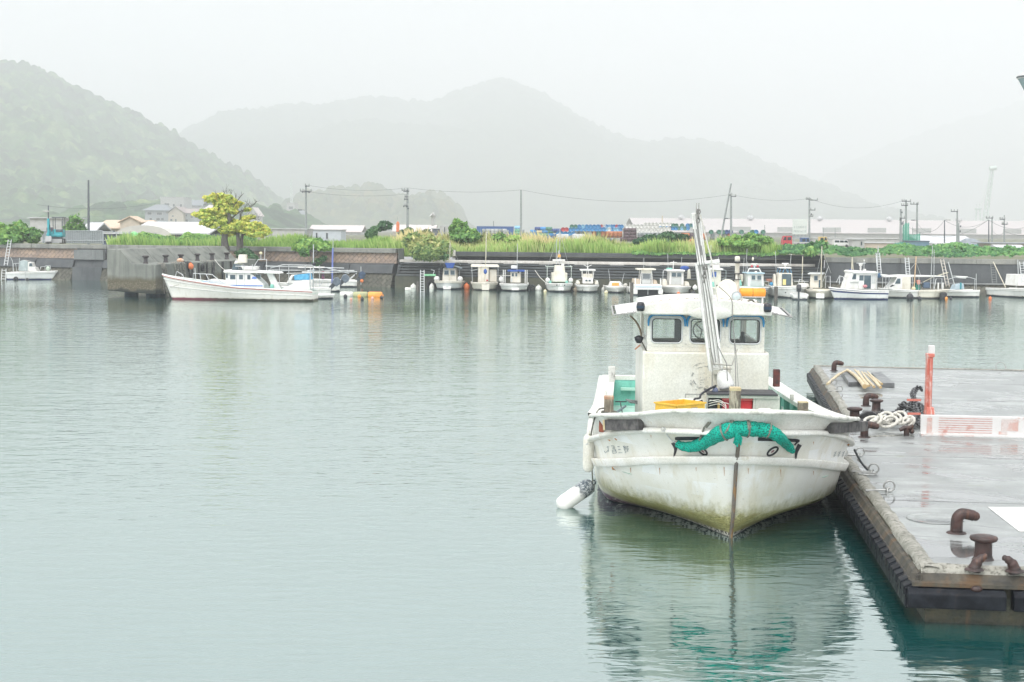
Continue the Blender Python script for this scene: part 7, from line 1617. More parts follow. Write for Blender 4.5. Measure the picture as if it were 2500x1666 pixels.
for x0, x1 in wins:
    x0 += CX; x1 += CX
    outer = rrect(x0-.05, x1+.05, zw0-.05, zw1+.04, .09, 3.146); mid_ = rrect(x0+.012, x1-.012, zw0+.012, zw1-.012, .07, 3.140)
    q = MB(); n = len(outer); q.add(outer+mid_, [(i, i+n, (i+1) % n+n, (i+1) % n) for i in range(n)]); wf = q.build("window", HERO_CAB, HB)
    for k in range(7):
        MB
    q = MB(); q.tube(mid_+[mid_[0]], .013, 6, cap=False); q.build("frame", M("win_rubber_grey", (.56, .58, .58), .4), wf)
    inn = rrect(x0+.03, x1-.03, zw0+.03, zw1-.03, .055, 3.142); q = MB(); q.tube(inn+[inn[0]], .009, 5, cap=False); q.build("gasket", BLACKM, wf)
    q = MB(); pl = rrect(x0, x1, zw0, zw1, .06, 3.152); q.add(pl, [tuple(range(len(pl)))]); q.build("pane", GLASS_T, wf)
    arc = [p_ for p_ in rrect(x0-.03, x1+.03, zw0-.03, zw1+.035, .10, 3.128) if p_[2] > zw1-.10]
    arc = [(x1+.03, 3.128, zw1-.14)]+arc+[(x0-.03, 3.128, zw1-.14)]
    q = MB(); q.tube(arc, [.010]+[.020]*(len(arc)-2)+[.010], 6); q.build("blue_trim", BLUE_T, wf)
    q = MB()
    for k in range(6): q.ball((lerp(x0, x1, k/5), 3.142, zw0-.035), .007, n=6)
    for k in range(4): q.ball((x0-.037, 3.142, lerp(zw0, zw1, k/3)), .007, n=6); q.ball((x1+.037, 3.142, lerp(zw0, zw1, k/3)), .007, n=6)
    q.build("bolt_row", ALU, wf)
sw = hp(1714, 806, 22.5); q = MB(); Mx = Matrix.Rotation(R(80), 4, 'X') @ Matrix.Rotation(.3, 4, 'Z'); q.torus(sw, .14, .011, Mx, 24, 6)
for k in range(3): q.tube([sw, sw+Mx @ Vector((.14*math.cos(2.09*k), .14*math.sin(2.09*k), 0))], .009, 5)
q.build("steering_wheel", M("wheel_grey", (.42, .44, .44), .5), HB)
s1 = hp(1813, 830, 22.4); MB().lathe([(.05, -.12), (.05, .04), (.03, .07), (.03, .12), (.0, .13)], 10, Matrix.Translation(s1)).build("compass_stand", BLACKM, HB)
# roof, visor, awnings
q = MB(); n = 12; camb = lambda u: .085*(1-u*u)
top = [(CX+.94*(2*i/n-1), 2.915+camb(2*i/n-1)) for i in range(n+1)]; q.prism_y([(CX-.97, 2.76), (CX+.97, 2.76)]+list(reversed(top)), 2.93, 3.14); q.build("visor", HERO_W, HB, bevel=.02)
q = MB(); top = [(CX+.95*(2*i/n-1), 2.86+camb(2*i/n-1)) for i in range(n+1)]; q.prism_y([(CX-.97, 2.785), (CX+.97, 2.785)]+list(reversed(top)), 3.14, 6.2); q.build("roof", HERO_W, HB, bevel=.012)
q = MB(); q.ball((CX+.05, 2.95, 2.80), .36, sq=(1, .10, .30), n=20); q.build("visor_bulge", HERO_W, HB)
def wing(lx0f, lx1f, lx1b, sg):
    q = MB(); ny = 7; nx = 5; rows = []
    for j in range(ny+1):
        y = lerp(3.02, 5.6, j/ny); xe = lerp(lx1f, lx1b, j/ny); rows.append([(lerp(lx0f, xe, i/nx), y, 2.815-.06*(i/nx)**1.3-.012*math.sin(PI*j)) for i in range(nx+1)])
    q.grid(rows if sg > 0 else [list(reversed(r_)) for r_ in rows]); low = [[(x, y, z-.02) for x, y, z in r_] for r_ in rows]; q.grid(low if sg < 0 else [list(reversed(r_)) for r_ in low])
    w_ = q.build("awning", M("awning_white", (.70, .70, .69), .6, (.62, .62, .60), 4), HB)
    ed = [rows[0][0], rows[0][-1]]+[r_[-1] for r_ in rows]+[rows[-1][0]]; out = [Vector(p_)+Vector((.05*sg if i > 0 else 0, -.02, -.012)) for i, p_ in enumerate(ed)]
    MB().tube(out, .014, 6).build("frame_tube", M("tube_grey", (.26, .26, .25), .5, (.40, .40, .38), 9), w_)
    q = MB()
    for k in range(9):
        a_ = Vector(rows[int(k/8*ny)][-1]); q.tube([a_+Vector((-.03*sg, 0, .006)), a_+Vector((.05*sg, -.02, -.012))], .005, 4)
    for k in range(5):
        a_ = Vector(rows[0][min(nx, k+1)]); q.tube([a_+Vector((0, .03, .005)), a_+Vector((.02*sg, -.03, -.02))], .005, 4)
    q.build("lacing", BLACKM, w_)
wing(CX-.93, CX-1.36, CX-1.34, -1); wing(CX+.93, CX+1.22, CX+1.42, 1)
q = MB()
for k in range(14): x = lerp(-.85, .85, k/13); q.tube([(CX+x, 3.12, 2.915+camb(x/.94)), (CX+x+.03, 3.02, 2.935+camb(x/.94)), (CX+x+.05, 2.95, 2.922+camb(x/.94))], .005, 4)
q.build("roof_lacing", M("lace_brown", (.34, .28, .22), .8), HB)
for px, py, Y in ((1564, 748, 21.45), (1874, 751, 21.5)):
    p_ = hp(px, py, Y); sl = MB().lathe([(.05, -.07), (.062, -.05), (.062, .03), (.045, .06), (.0, .065)], 12, Matrix.Translation(p_)).build("side_light", BLACKM, HB); MB().box(p_+Vector((0, .06, -.05)), (.12, .12, .11)).build("bracket", HERO_W, sl, bevel=.01); MB().lathe([(.064, -.03), (.066, .01)], 12, Matrix.Translation(p_)).build("lens", M("lamp_lens_dark", (.03, .05, .08), .15), sl)
q = MB(); q.tube(catmull([hp(1539, 772, 22.6), hp(1552, 785, 22.5), hp(1562, 803, 22.4), hp(1566, 822, 22.3)], 5), .016, 6); q.build("awning_strut", M("strut_brown", (.24, .19, .13), .6), HB)
p_ = hp(1560, 827, 22.0); sl = MB().lathe([(.035, -.07), (.06, -.03), (.075, .02), (.02, .05)], 12, Matrix.Translation(p_)).build("side_lamp", BLACKM, HB); MB().tube([p_+Vector((.02, 0, -.1)), p_+Vector((-.06, 0, -.17))], .012, 5).build("stick", M("orange_stick", (.48, .22, .12), .7), HB)
# roof gear
d0 = hp(1775, 712, 23.0); Mx = Matrix.Translation(d0) @ Matrix.Rotation(R(-38), 4, 'Z') @ Matrix.Rotation(R(80), 4, 'X'); k = 30*23/FPX
MB().lathe([(.001, -.06), (k*.5, -.05), (k*.9, -.01), (k, .02), (k*.93, .02), (k*.5, -.025), (.001, -.035)], 24, Mx).build("dish", M("dish_cream", (.72, .70, .60), .5, (.66, .63, .53), 4), HB)
MB().tube([d0+Vector((0, .05, -.05)), d0+Vector((0, .1, -.3))], .02, 6).build("dish_stem", HERO_W, HB)
p_ = hp(1799, 700, 23.2); z1 = hp(1799, 626, 23.2).z; q = MB(); q.lathe([(.045, p_.z-.25), (.042, p_.z+.1), (.038, p_.z+.16), (.036, z1-.09), (.042, z1-.09), (.042, z1-.02), (.030, z1), (.0, z1)], 12, Matrix.Translation((p_.x, p_.y, 0))); ep = q.build("exhaust_pipe", M("pipe_white", (.70, .69, .62), .45, (.58, .56, .48), 6), HB)
for za, zb_, r_ in ((z1-.115, z1-.085, .058), (p_.z+.11, p_.z+.12, .066), (p_.z+.20, p_.z+.215, .050)): MB().lathe([(.03, za), (r_, za), (r_, zb_), (.03, zb_)], 14, Matrix.Translation((p_.x, p_.y, 0))).build("clamp", BLACKM, ep)
q = MB()
for t in range(5): q.tube([(p_.x+.05*math.cos(1.25*t), p_.y+.05*math.sin(1.25*t), p_.z+.11), (p_.x+.045*math.cos(1.25*t), p_.y+.045*math.sin(1.25*t), p_.z+.21)], .006, 4)
q.build("lamp_cage", BLACKM, ep)
p_ = hp(1798, 724, 22.7); Mx = Matrix.Translation(p_) @ Matrix.Rotation(R(95), 4, 'X'); sl = MB().lathe([(.03, -.12), (.075, -.06), (.082, .0), (.074, .012)], 18, Mx).build("search_light", M("lamp_steel", (.40, .43, .44), .35, metal=.5), HB); MB().lathe([(.072, .006), (.04, .022), (.001, .028)], 18, Mx).build("lens", M("lens_pale", (.50, .58, .58), .12, (.42, .50, .52), 20, spec=.8), sl); MB().tube([p_+Vector((0, .03, -.06)), p_+Vector((0, .03, -.16))], .022, 6).build("foot", M("lamp_steel", (.4, .43, .44), .35), sl)
a, c_ = hp(1806, 714, 23.0), hp(1868, 715, 23.0); r_ = 10.5*23/FPX; Mx = frame((a+c_)/2, c_-a); L2 = (c_-a).length/2
fo = MB().lathe([(r_*.9, -L2), (r_, -L2+.02), (r_, L2-.02), (r_*.9, L2), (.001, L2)], 18, Mx @ Matrix.Rotation(PI/2, 4, 'Y')).build("roof_float", M("roof_float_orange", (.82, .33, .03), .55, (.74, .27, .03), 5), HB)
MB().lathe([(r_*1.02, -.006), (r_*1.02, .006)], 18, Mx @ Matrix.Rotation(PI/2, 4, 'Y')).build("strap", M("strap_orange", (.45, .16, .03), .7), fo)
q = MB(); 
for t in (-.8, .8): q.tube([(a+c_)/2+(c_-a)*.5*t+Vector((0, 0, -r_*.9)), (a+c_)/2+(c_-a)*.5*t+Vector((0, 0, -r_-.13))], .016, 6)
q.tube([a+Vector((0, -.02, -r_)), c_+Vector((0, -.02, -r_))], .012, 5); q.build("cradle", HERO_W, HB)
p_ = hp(1833, 740, 22.6); Mx = Matrix.Translation(p_) @ Matrix.Rotation(R(92), 4, 'X'); hn = MB().box(p_+Vector((0, .06, .0)), (.20, .14, .10)).build("loudhailer", HERO_W, HB, bevel=.03); q = MB(); q.torus((0, 0, .03), .048, .013, Mx, 18, 6); hn2 = MB().torus((0, 0, 0), .05, .012, Mx @ Matrix.Translation((0, 0, .03)), 18, 6)
MB().lathe([(.062, .0), (.062, .03), (.042, .03), (.03, -.01), (.001, -.02)], 18, Mx).build("horn_mouth", M("horn_dark", (.10, .10, .08), .5), hn); MB().lathe([(.028, .0), (.033, .034), (.001, .036)], 14, Mx).build("horn_core", HERO_W, hn)

# mast crane on the foredeck
BOOM_W = M("boom_white", (.74, .74, .72), .4, (.64, .64, .61), 5, streak=(.48, .46, .42), slo=.58, shi=.74, sscale=14)
Yc = 20.75
def cp(px, py, dy=0): return hp(px, py, Yc+dy)
cr_b, cr_t = cp(1748, 905), cp(1698, 520, .15); ax = (cr_t-cr_b).normalized()
Mx = frame(cr_b, ax, (0, -1, 0)); Lb = (cr_t-cr_b).length       # local: x along the boom, z towards the camera
boom = MB().box((Lb/2, 0, 0), (Lb, .125, .10), M=Mx).build("crane_boom", BOOM_W, HB, bevel=.012)
l2 = Lb*.68; MB().box((l2/2+.0, .082, .0), (l2, .035, .17), M=Mx).build("side_plate", BOOM_W, boom, bevel=.006); MB().box((l2/2, -.082, .0), (l2, .035, .17), M=Mx).build("side_plate", BOOM_W, boom, bevel=.006)
MB().box((Lb*.86, 0.0, .055), (Lb*.26, .022, .012), M=Mx).build("slot", M("slot_grey", (.20, .20, .19), .7), boom)
for dy in (-.042, .0, .04): MB().box((Lb*.5, dy, .0535), (Lb*.96, .006, .004), M=Mx).build("groove", M("groove_grey", (.46, .46, .45), .6), boom)
MB().box((l2, -.02, .03), (.05, .20, .20), M=Mx).build("collar", BOOM_W, boom, bevel=.01)
q = MB(); q.box((l2, -.17, .02), (.055, .16, .10), M=Mx); q.box((l2-.30, -.115, .02), (.6, .02, .10), M=Mx @ Matrix.Rotation(.05, 4, 'Z')); q.build("bracket", BOOM_W, boom, bevel=.008)
CHAIN = M("chain_steel", (.16, .16, .15), .5, (.30, .29, .27), 20, metal=.5)
def chain(q, a, c_, s=.03, r=.008):
    a = Vector(a); c_ = Vector(c_); n = max(2, int((c_-a).length/(s*1.5)))
    for i in range(n):
        p_ = a.lerp(c_, (i+.5)/n); q.torus((0, 0, 0), s*.7, r, frame(p_, c_-a, (0, 1, .2)) @ Matrix.Rotation(PI/2*(i % 2), 4, 'X') @ Matrix.Scale(1.3, 4, (1, 0, 0)), 8, 4)
q = MB(); top = cp(1704, 503); chain(q, cp(1706, 512, -.12), cp(1703, 555, -.12), .035, .010); q.build("chain", CHAIN, boom)
q = MB(); chain(q, cp(1722, 648, -.14), cp(1719, 690, -.14), .035, .011); q.build("chain", CHAIN, boom)
q = MB()
for dx in (-3, 3): q.box(cp(1703+dx, 515, .02), (.012, .06, .22))
q.build("head_cheek", M("head_steel", (.34, .34, .32), .5), boom); MB().lathe([(.05, -.015), (.035, 0), (.05, .015)], 16, Matrix.Translation(cp(1703, 517, 0)) @ Matrix.Rotation(PI/2, 4, 'Y')).build("sheave", CHAIN, boom)
WIRE_W = M("pale_wire", (.56, .55, .50), .5); WIRE_G = M("grey_wire", (.22, .22, .21), .6)
q = MB(); q.tube([cp(1710, 525), cp(1728, 600, -.05), cp(1737, 635, -.05), cp(1752, 735, -.1)], .011, 5); q.build("stay", WIRE_W, boom)
for pts_ in ([(1693, 560), (1717, 700), (1737, 860), (1744, 893)], [(1700, 560), (1726, 720), (1748, 885)], [(1712, 600), (1735, 740), (1752, 845), (1774, 888), (1776, 930)]): MB().tube([cp(x, y, -.16) for x, y in pts_], .007, 4).build("hoist_wire", WIRE_G, boom)
MB().tube(catmull([hp(1755, 700, 21.3), hp(1785, 730, 21.3), hp(1788, 770, 21.3), hp(1794, 850, 21.2), hp(1797, 960, 20.6)], 5), .007, 4).build("cable", WIRE_G, HB); MB().tube([hp(1790, 800, 21.3), hp(1799, 880, 21.0), hp(1803, 955, 20.6)], .005, 4).build("cable", WIRE_G, HB)
q = MB(); q.tube([cp(1733, 850, -.15), cp(1739, 890, -.15)], .012, 5); q.tube([cp(1739, 889, -.15), cp(1787, 892, -.15)], .012, 5); q.tube([cp(1787, 892, -.15), cp(1800, 853, -.1)], .010, 5); q.tube([cp(1739, 890, -.15), cp(1739, 945, -.1)], .012, 5); q.tube([cp(1740, 900, -.15), cp(1787, 901, -.15)], .010, 5); q.build("guide_frame", M("frame_steel", (.40, .40, .37), .45, (.30, .28, .24), 12), boom)
a, c_ = cp(1764, 912, -.05), cp(1774, 946, -.05); Mw = frame((a+c_)/2, c_-a) @ Matrix.Rotation(PI/2, 4, 'Y'); hh = (c_-a).length/2
MB().lathe([(.03, -hh-.05), (.075, -hh-.02), (.10, -hh+.04), (.125, hh*.7), (.115, hh), (.03, hh+.02)], 18, Mw).build("winch_drum", BOOM_W, HB); q = MB(); q.box(cp(1750, 907, .02), (.12, .14, .08)); q.box(cp(1775, 903, .05), (.10, .10, .10)); q.box(cp(1760, 950, .02), (.34, .2, .06)); q.box(cp(1746, 925, .1), (.07, .12, .30)); q.build("crane_base", M("base_cream", (.62, .60, .52), .5, (.36, .34, .30), 9), HB, bevel=.01)
q = MB(); q.tube([cp(1752, 950, .1), (cp(1752, 950, .1).x, cp(1752, 950, .1).y, .7)], .10, 10); q.build("crane_column", BOOM_W, HB)
MB().ball(cp(1746, 955, -.2), .045, sq=(1, 1, 1.3)).build("rubber_cap", M("blue_grey_rubber", (.10, .12, .19), .6), HB)
MB().tube(catmull([cp(1748, 942, -.2), cp(1728, 952, -.3), cp(1712, 963, -.35), cp(1708, 972, -.4), cp(1697, 974, -.4), cp(1695, 980, -.4), cp(1705, 982, -.4), cp(1715, 978, -.4)], 6), .016, 7).build("black_hose", BLACKM, HB)
# worn ring rubbed into the front of the wheelhouse
q = MB(); rs = random.Random(9); cc = hp(1716, 921, 21.66)
for k in range(34):
    t = rs.uniform(.6, 5.6); r_ = .185+rs.uniform(-.012, .012)*3; ln = rs.uniform(.02, .09)/r_
    P_ = [(cc.x+r_*math.cos(t+ln*j/4)*.96, 3.056, cc.z+r_*math.sin(t+ln*j/4)) for j in range(5)]; q.tube(P_, rs.uniform(.0015, .004), 4)
for k in range(22): q.box((cc.x+rs.gauss(0, .08), 3.057, cc.z+rs.gauss(-.03, .05)), (rs.uniform(.006, .02), .004, rs.uniform(.003, .012)))
q.build("scuff_ring", M("scuff", (.28, .30, .30), .8, (.44, .44, .42), 30), HB)
q = MB(); q.box((CX-.15, 3.054, 1.55), (.30, .004, .006)); q.box((CX-.30, 3.054, 1.45), (.006, .004, .2)); q.build("hatch_line", M("seam_grey", (.3, .3, .3), .8), HB)
# deck engine box, red tank, crate
Yb = 20.35
def bbox(name, mat, px0, px1, py0, py1, y0, y1, parent=HB, bevel=.008):
    a = hp(px0, py1, Yb); c_ = hp(px1, py0, Yb); return MB().bx(a.x, c_.x, a.y+y0, a.y+y1, a.z, c_.z).build(name, mat, parent, bevel=bevel)
BOXG = M("box_grey", (.50, .50, .45), .5, (.43, .43, .39), 3, streak=(.32, .30, .25))
eb = bbox("engine_box", BOXG, 1843, 1904, 968, 1030, 0, .55); bbox("lid", M("lid_dark", (.03, .03, .035), .5), 1726, 1898, 961.5, 964.5, -.03, .58, eb); bbox("top_rail", BOXG, 1726, 1902, 964.6, 972, 0, .04, eb); bbox("corner_post", BOXG, 1724, 1728, 964, 1030, 0, .05, eb); bbox("corner_post", BOXG, 1838, 1844, 972, 1030, 0, .05, eb); bbox("back_panel", BLACKM, 1730, 1840, 972, 1030, .45, .5, eb)
bbox("engine_block", BLACKM, 1730, 1764, 977, 1030, .12, .42, eb, .02); bbox("red_tank", M("tank_red", (.58, .03, .035), .4, (.46, .02, .03), 4), 1808, 1839, 979, 1030, .06, .4, eb, .02); bbox("red_tank", M("tank_red_dark", (.40, .03, .05), .45), 1764, 1790, 977, 1030, .1, .4, eb, .02); bbox("tank_top", M("tank_red_pale", (.66, .12, .12), .4), 1764, 1839, 973.5, 979, .05, .38, eb, .01); bbox("brass_cock", M("brass", (.46, .30, .10), .4, metal=.6), 1752, 1758, 985, 1000, .02, .08, eb)
bbox("pale_cushion", M("cushion_cream", (.66, .65, .58), .7), 1845, 1883, 995, 1030, -.22, -.05, HB, .04)
bbox("white_hatch", HERO_W, 1660, 1722, 982, 1040, -.1, .5, HB, .03)
q = MB(); 
for i in range(3): q.tube(catmull([hp(1730, 980+6*i, 20.2), hp(1755, 977+5*i, 20.1), hp(1772, 990+4*i, 19.9), hp(1765, 1008, 19.8), hp(1735, 1010, 19.9)], 6), .005, 4)
q.tube([hp(1733, 977, 20.1), hp(1775, 985, 19.8), hp(1824, 1006, 19.0)], .005, 4); q.build("white_line", WIRE_W, HB)
cm = M("crate_yellow", (.80, .47, .05), .5, (.72, .40, .05), 6); yc_ = 19.55
cA, cB, cC = hp(1609, 1000, 19.4), hp(1664, 988.5, 20.0), hp(1706, 1001, 19.5)
ct = thing("crate", "yellow plastic fish crate on the foredeck behind the bow rail", "crate"); ct.matrix_world = HM @ Matrix.Translation(hp(1660, 1012, 19.5)) @ Matrix.Rotation(R(42), 4, 'Z')
q = MB(); w2, d2, h2 = .27, .20, .15; z0 = -.12
q.bx(-w2, w2, -d2, d2, z0, z0+.015)
for sg in (-1, 1):
    q.bx(-w2, w2, sg*d2-.008, sg*d2+.008, z0+.10, h2); q.bx(sg*w2-.008, sg*w2+.008, -d2+.01, d2-.01, z0+.10, h2)
    for k in range(5): q.bx(-w2+.135*k-.012, -w2+.135*k+.012, sg*d2-.007, sg*d2+.007, z0, z0+.10)
    for k in range(4): q.bx(sg*w2-.007, sg*w2+.007, -d2+.133*k-.012, -d2+.133*k+.012, z0, z0+.10)
q.bx(-w2-.02, w2+.02, -d2-.02, -d2+.008, h2, h2+.02); q.bx(-w2-.02, w2+.02, d2-.008, d2+.02, h2, h2+.02); q.bx(-w2-.02, -w2+.008, -d2, d2, h2, h2+.02); q.bx(w2-.008, w2+.02, -d2, d2, h2, h2+.02)
q.build("basket", cm, ct); q = MB(); q.tube([(-.02, -d2-.015, .02), (.0, -d2-.02, .10), (.10, -d2-.02, .10), (.12, -d2-.015, .02)], .014, 6); q.build("handle", M("handle_grey", (.26, .28, .28), .5), ct)
# loose gear on the left side deck
q = MB(); q.tube([hp(1500, 1011, 20.6), hp(1527, 992, 22.0)], .018, 5); q.build("boat_hook", M("hook_blue", (.10, .15, .18), .5), HB); q = MB()
for i in range(4): q.tube([hp(1528+3*i, 976+2.2*i, 23.5), hp(1556, 980+1.6*i, 23.6)], .014, 5)
q.build("coiled_line", M("grey_line", (.22, .25, .25), .9, (.36, .4, .4), 30), HB)
q = MB(); q.tube([hp(1502, 981, 25.0), hp(1530, 981, 25.0)], .012, 4); q.tube([hp(1514, 981, 25), hp(1520, 1012, 21.5)], .010, 4); q.build("deck_seam", M("seam_dark", (.05, .07, .07), .7), HB)
MB().tube(catmull([hp(1474, 997, 19.9), hp(1462, 1000, 19.8), hp(1455, 1012, 19.7), hp(1448, 1035, 19.9), hp(1443, 1060, 20.2)], 5), .012, 5).build("fender_line", ROPE_DK, HB)
# fenders
FM = M("fender_scuffed", (.72, .71, .65), .6, (.60, .58, .50), 6, streak=(.34, .36, .36), sscale=9, slo=.62, shi=.7)
FM2 = NB("fender_fouled"); b = FM2; s_ = b.sep(b.co()); c = b.mix(b.rng(b.math('ADD', s_[0], b.math('MULTIPLY', b.noise(9, 5, .7), .22)), .12, .20), (.72, .72, .69), b.mix(b.rng(b.noise(26, 5, .7), .45, .6), (.04, .06, .08), (.45, .48, .48))); b.princ(c, .6, 0, b.bump(b.noise(40, 3), .4, .01)); FM2 = b.m
def long_fender(label, a, c_, r, mat):
    a = Vector(a); c_ = Vector(c_); o = thing("fender", label, "fender"); Mx = frame((a+c_)/2, c_-a); o.matrix_world = Mx; h_ = (c_-a).length/2; Mq = Matrix.Rotation(PI/2, 4, 'Y')
    MB().lathe([(.001, -h_), (r*.6, -h_+.01), (r*.92, -h_+.05), (r, -h_+.12), (r, h_-.12), (r*.92, h_-.05), (r*.6, h_-.01), (.001, h_)], 18, Mq).build("body", mat, o); MB().torus((h_+.02, 0, 0), .035, .012, Matrix.Rotation(PI/2, 4, 'X'), 10, 5).build("eye", mat, o); return o
long_fender("long scuffed white fender hanging at the left bow of the large boat", D(1436, 1152, 20.55), D(1438, 1060, 20.45), .082, FM)
fa, fb = G(1364, 1238, .02), D(1446, 1181, 20.75); long_fender("half floating white fender with black fouling beside the left bow", fa, fb, .12, FM2)
tag(MB().tube([D(1443, 1060, 20.4), D(1444, 1120, 20.5), D(1447, 1178, 20.7)], .010, 5).build("fender_rope", LASH), "thin rope joining the hanging fender to the floating fender", "rope")
tag(MB().tube(sag(D(2086, 1098, 20.3), D(2128, 1155, 20.6), .05), .016, 5).build("mooring_rope", M("dark_rope", (.07, .075, .08), .8)), "dark mooring rope from the right bow to a ring on the pontoon", "rope")
# ------------------------------------------------------------------ floating concrete pontoons
b = NB("wet_deck"); s_ = b.sep(b.co())
base = b.mix(b.rng(b.noise(1.3, 7, .7), .36, .64), (.36, .385, .38), (.21, .23, .228)); base = b.mix(b.rng(b.noise(38, 3), .35, .7, 0, .6), base, (.25, .25, .235))
pud = b.rng(b.noise(1.0, 5, .58, b.mapped((.55, 1.25, 1)), .5), .53, .575); damp = b.rng(b.noise(1.0, 4, .55, b.mapped((.45, 1.7, 1))), .42, .58)
c = b.mix(b.math('MULTIPLY', damp, .62), base, (.10, .11, .11)); c = b.mix(b.math('MULTIPLY', pud, .8), c, (.075, .082, .082)); c = b.mix(b.rng(b.noise(.9, 3, .5, b.mapped((1, 1, 1), loc=(3, 7, 0))), .70, .76, 0, .5), c, (.15, .18, .06))
rg = b.math('SUBTRACT', b.math('SUBTRACT', .58, b.math('MULTIPLY', damp, .26)), b.math('MULTIPLY', pud, .28))
bh = b.math('MULTIPLY', b.noise(55, 4, .7), b.math('SUBTRACT', 1.0, pud)); pr = b.princ(c, b.math('MAXIMUM', rg, .03), 0, b.bump(bh, .35, .010), .6, Coat_Roughness=.05); b.l(b.math('MULTIPLY', b.math('MAXIMUM', pud, b.math('MULTIPLY', damp, .35)), .9), pr.inputs['Coat Weight']); DECK = b.m
b = NB("kerb_concrete"); c = b.mix(b.rng(b.noise(3, 6, .7), .38, .62), (.34, .33, .29), (.20, .20, .17)); c = b.mix(b.rng(b.noise(17, 5, .7), .50, .62), c, (.12, .115, .095)); b.princ(c, .6, 0, b.bump(b.noise(22, 5, .7), .8, .03), .4); KERB = b.m
RUST = M("rusty_channel", (.085, .072, .05), .75, (.032, .031, .027), 4, lo=.38, hi=.6, streak=(.10, .06, .03), sscale=3, slo=.55, shi=.66, bump=.6, bscale=26)
IRON = M("rusty_iron", (.050, .022, .018), .48, (.022, .015, .014), 7, lo=.38, hi=.62, streak=(.10, .042, .022), sscale=14, bump=.5, bscale=45, spec=.5)
b = NB("pontoon_side"); s_ = b.sep(b.co()); c = b.mix(b.rng(b.noise(2.6, 6, .7), .4, .62), (.06, .052, .025), (.025, .03, .02)); c = b.mix(b.rng(b.math('ADD', s_[2], b.math('MULTIPLY', b.noise(5, 4), .12)), .12, .02), c, (.014, .016, .014)); c = b.mix(b.rng(b.noise(1, 4, .6, b.mapped((3, 3, .5))), .58, .7, 0, .7), c, (.16, .08, .03)); b.princ(c, .5, 0, b.bump(b.noise(18, 5), .7, .04)); PSIDE = b.m
RUB = M("wet_rubber", (.006, .007, .010), .42, (.016, .019, .024), 6, streak=(.035, .028, .024), sscale=8, slo=.6, shi=.74, bump=.2, bscale=50, spec=.12)
DZ = .57
def pontoon(label, corner, yaw, Wd, Ln, front=True):
    o = thing("pontoon", label, "pontoon", (corner[0], corner[1], 0), yaw)
    q = MB(); q.bx(.10, Wd, .10, Ln-.1, DZ-.5, DZ); q.build("deck", DECK, o)
    for yj in (Ln*.33, Ln*.66): MB().bx(.2, Wd-.1, yj-.006, yj+.006, DZ-.004, DZ+.0015).build("deck_joint", M("joint_dark", (.05, .05, .05), .9), o)
    q = MB(); rs = random.Random(3)
    def kerb(p0, p1, nx):
        p0 = Vector(p0); p1 = Vector(p1); n = int((p1-p0).length/.22); rows = []
        for i in range(n+1):
            p_ = p0.lerp(p1, i/n); j = lambda a: rs.uniform(-a, a)
            rows.append([p_+Vector((0, 0, -.16)), p_+nx*(.0+j(.008))+Vector((0, 0, -.03+j(.014))), p_+nx*(-.035+j(.012))+Vector((0, 0, .022+j(.008))), p_+nx*(-.10+j(.012))+Vector((0, 0, .03+j(.006))), p_+nx*(-.17+j(.02))+Vector((0, 0, .008))])
        q.grid(rows); q.grid([list(reversed(r_)) for r_ in rows])
    kerb((0, 0, DZ), (0, Ln, DZ), Vector((-1, 0, 0)))
    if front: kerb((0, 0, DZ), (Wd, 0, DZ), Vector((0, -1, 0)))
    kerb((0, Ln, DZ), (Wd, Ln, DZ), Vector((0, 1, 0)))
    q.build("kerb", KERB, o)
    q = MB(); q.prism_y([(.02, -.9), (.3, -.9), (.3, DZ-.03), (.0, DZ-.03), (.0, .30), (.06, .1)], .02, Ln-.02)
    q.bx(.06, Wd, .01, .3, -.9, DZ-.05); q.bx(.06, Wd, Ln-.3, Ln-.01, -.9, DZ-.05); q.build("hull", PSIDE, o)
    q = MB(); q.prism_y([(-.10, .40), (.0, .40), (.0, .52), (-.02, .52), (-.02, .43), (-.10, .43)], -.08, Ln); q.prism_y([(-.085, .43), (-.02, .43), (-.02, .515), (-.05, .50)], -.06, Ln-.02)
    if front: q.prism_x([(-.10, .40), (.01, .40), (.01, .52), (-.02, .52), (-.05, .46), (-.10, .44)], -.10, Wd)
    q.build("channel", RUST, o)
    n = int(Ln/.52)
    for i in range(n):
        y0 = -.10+i*Ln/n; q = MB(); w_ = Ln/n
        q.prism_y([(-.17, .19), (-.02, .17), (-.02, .40), (-.10, .405), (-.17, .375)], y0, y0+w_*.93)
        q.prism_y([(-.18, .30), (-.12, .30), (-.085, .42), (-.10, .425), (-.18, .385)], y0+w_*.06, y0+w_*.36); q.prism_y([(-.18, .30), (-.12, .30), (-.085, .42), (-.10, .425), (-.18, .385)], y0+w_*.50, y0+w_*.86)
        q.build("fender_block", RUB, o, bevel=.012)
    q = MB(); q.prism_y([(-.155, .165), (-.01, .165), (-.01, .36), (-.155, .35)], -.08, Ln-.03); q.build("fender_backing", RUB, o)
    if front:
        x = -.15
        while x < Wd:
            L_ = 1.06 if x > 0 else .98; MB().prism_x([(-.18, .19), (-.01, .17), (-.01, .39), (-.12, .385), (-.18, .34)], x, x+L_).build("fender_block", RUB, o, bevel=.016); x += L_+.07
            MB().ball((x-.36, -.11, .395), .05, sq=(1.2, .8, .7)).build("fender_bolt", IRON, o)
    return o
YAW1 = -math.atan(.113); near = pontoon("near wet concrete pontoon with rusty bollards along the right of the large boat", (4.24, 14.57), YAW1, 7.0, 11.55)
YAW2 = -math.atan(.15); far_c = (6.24, 26.45); far = pontoon("far wet concrete pontoon carrying the bundle of wooden poles", far_c, YAW2, 9.5, 10.75)
DK = lambda x, y: G(x, y, DZ)
def onto(o, x, y, dz=0.0): p_ = DK(x, y); o.location = (p_.x, p_.y, DZ+dz); return p_
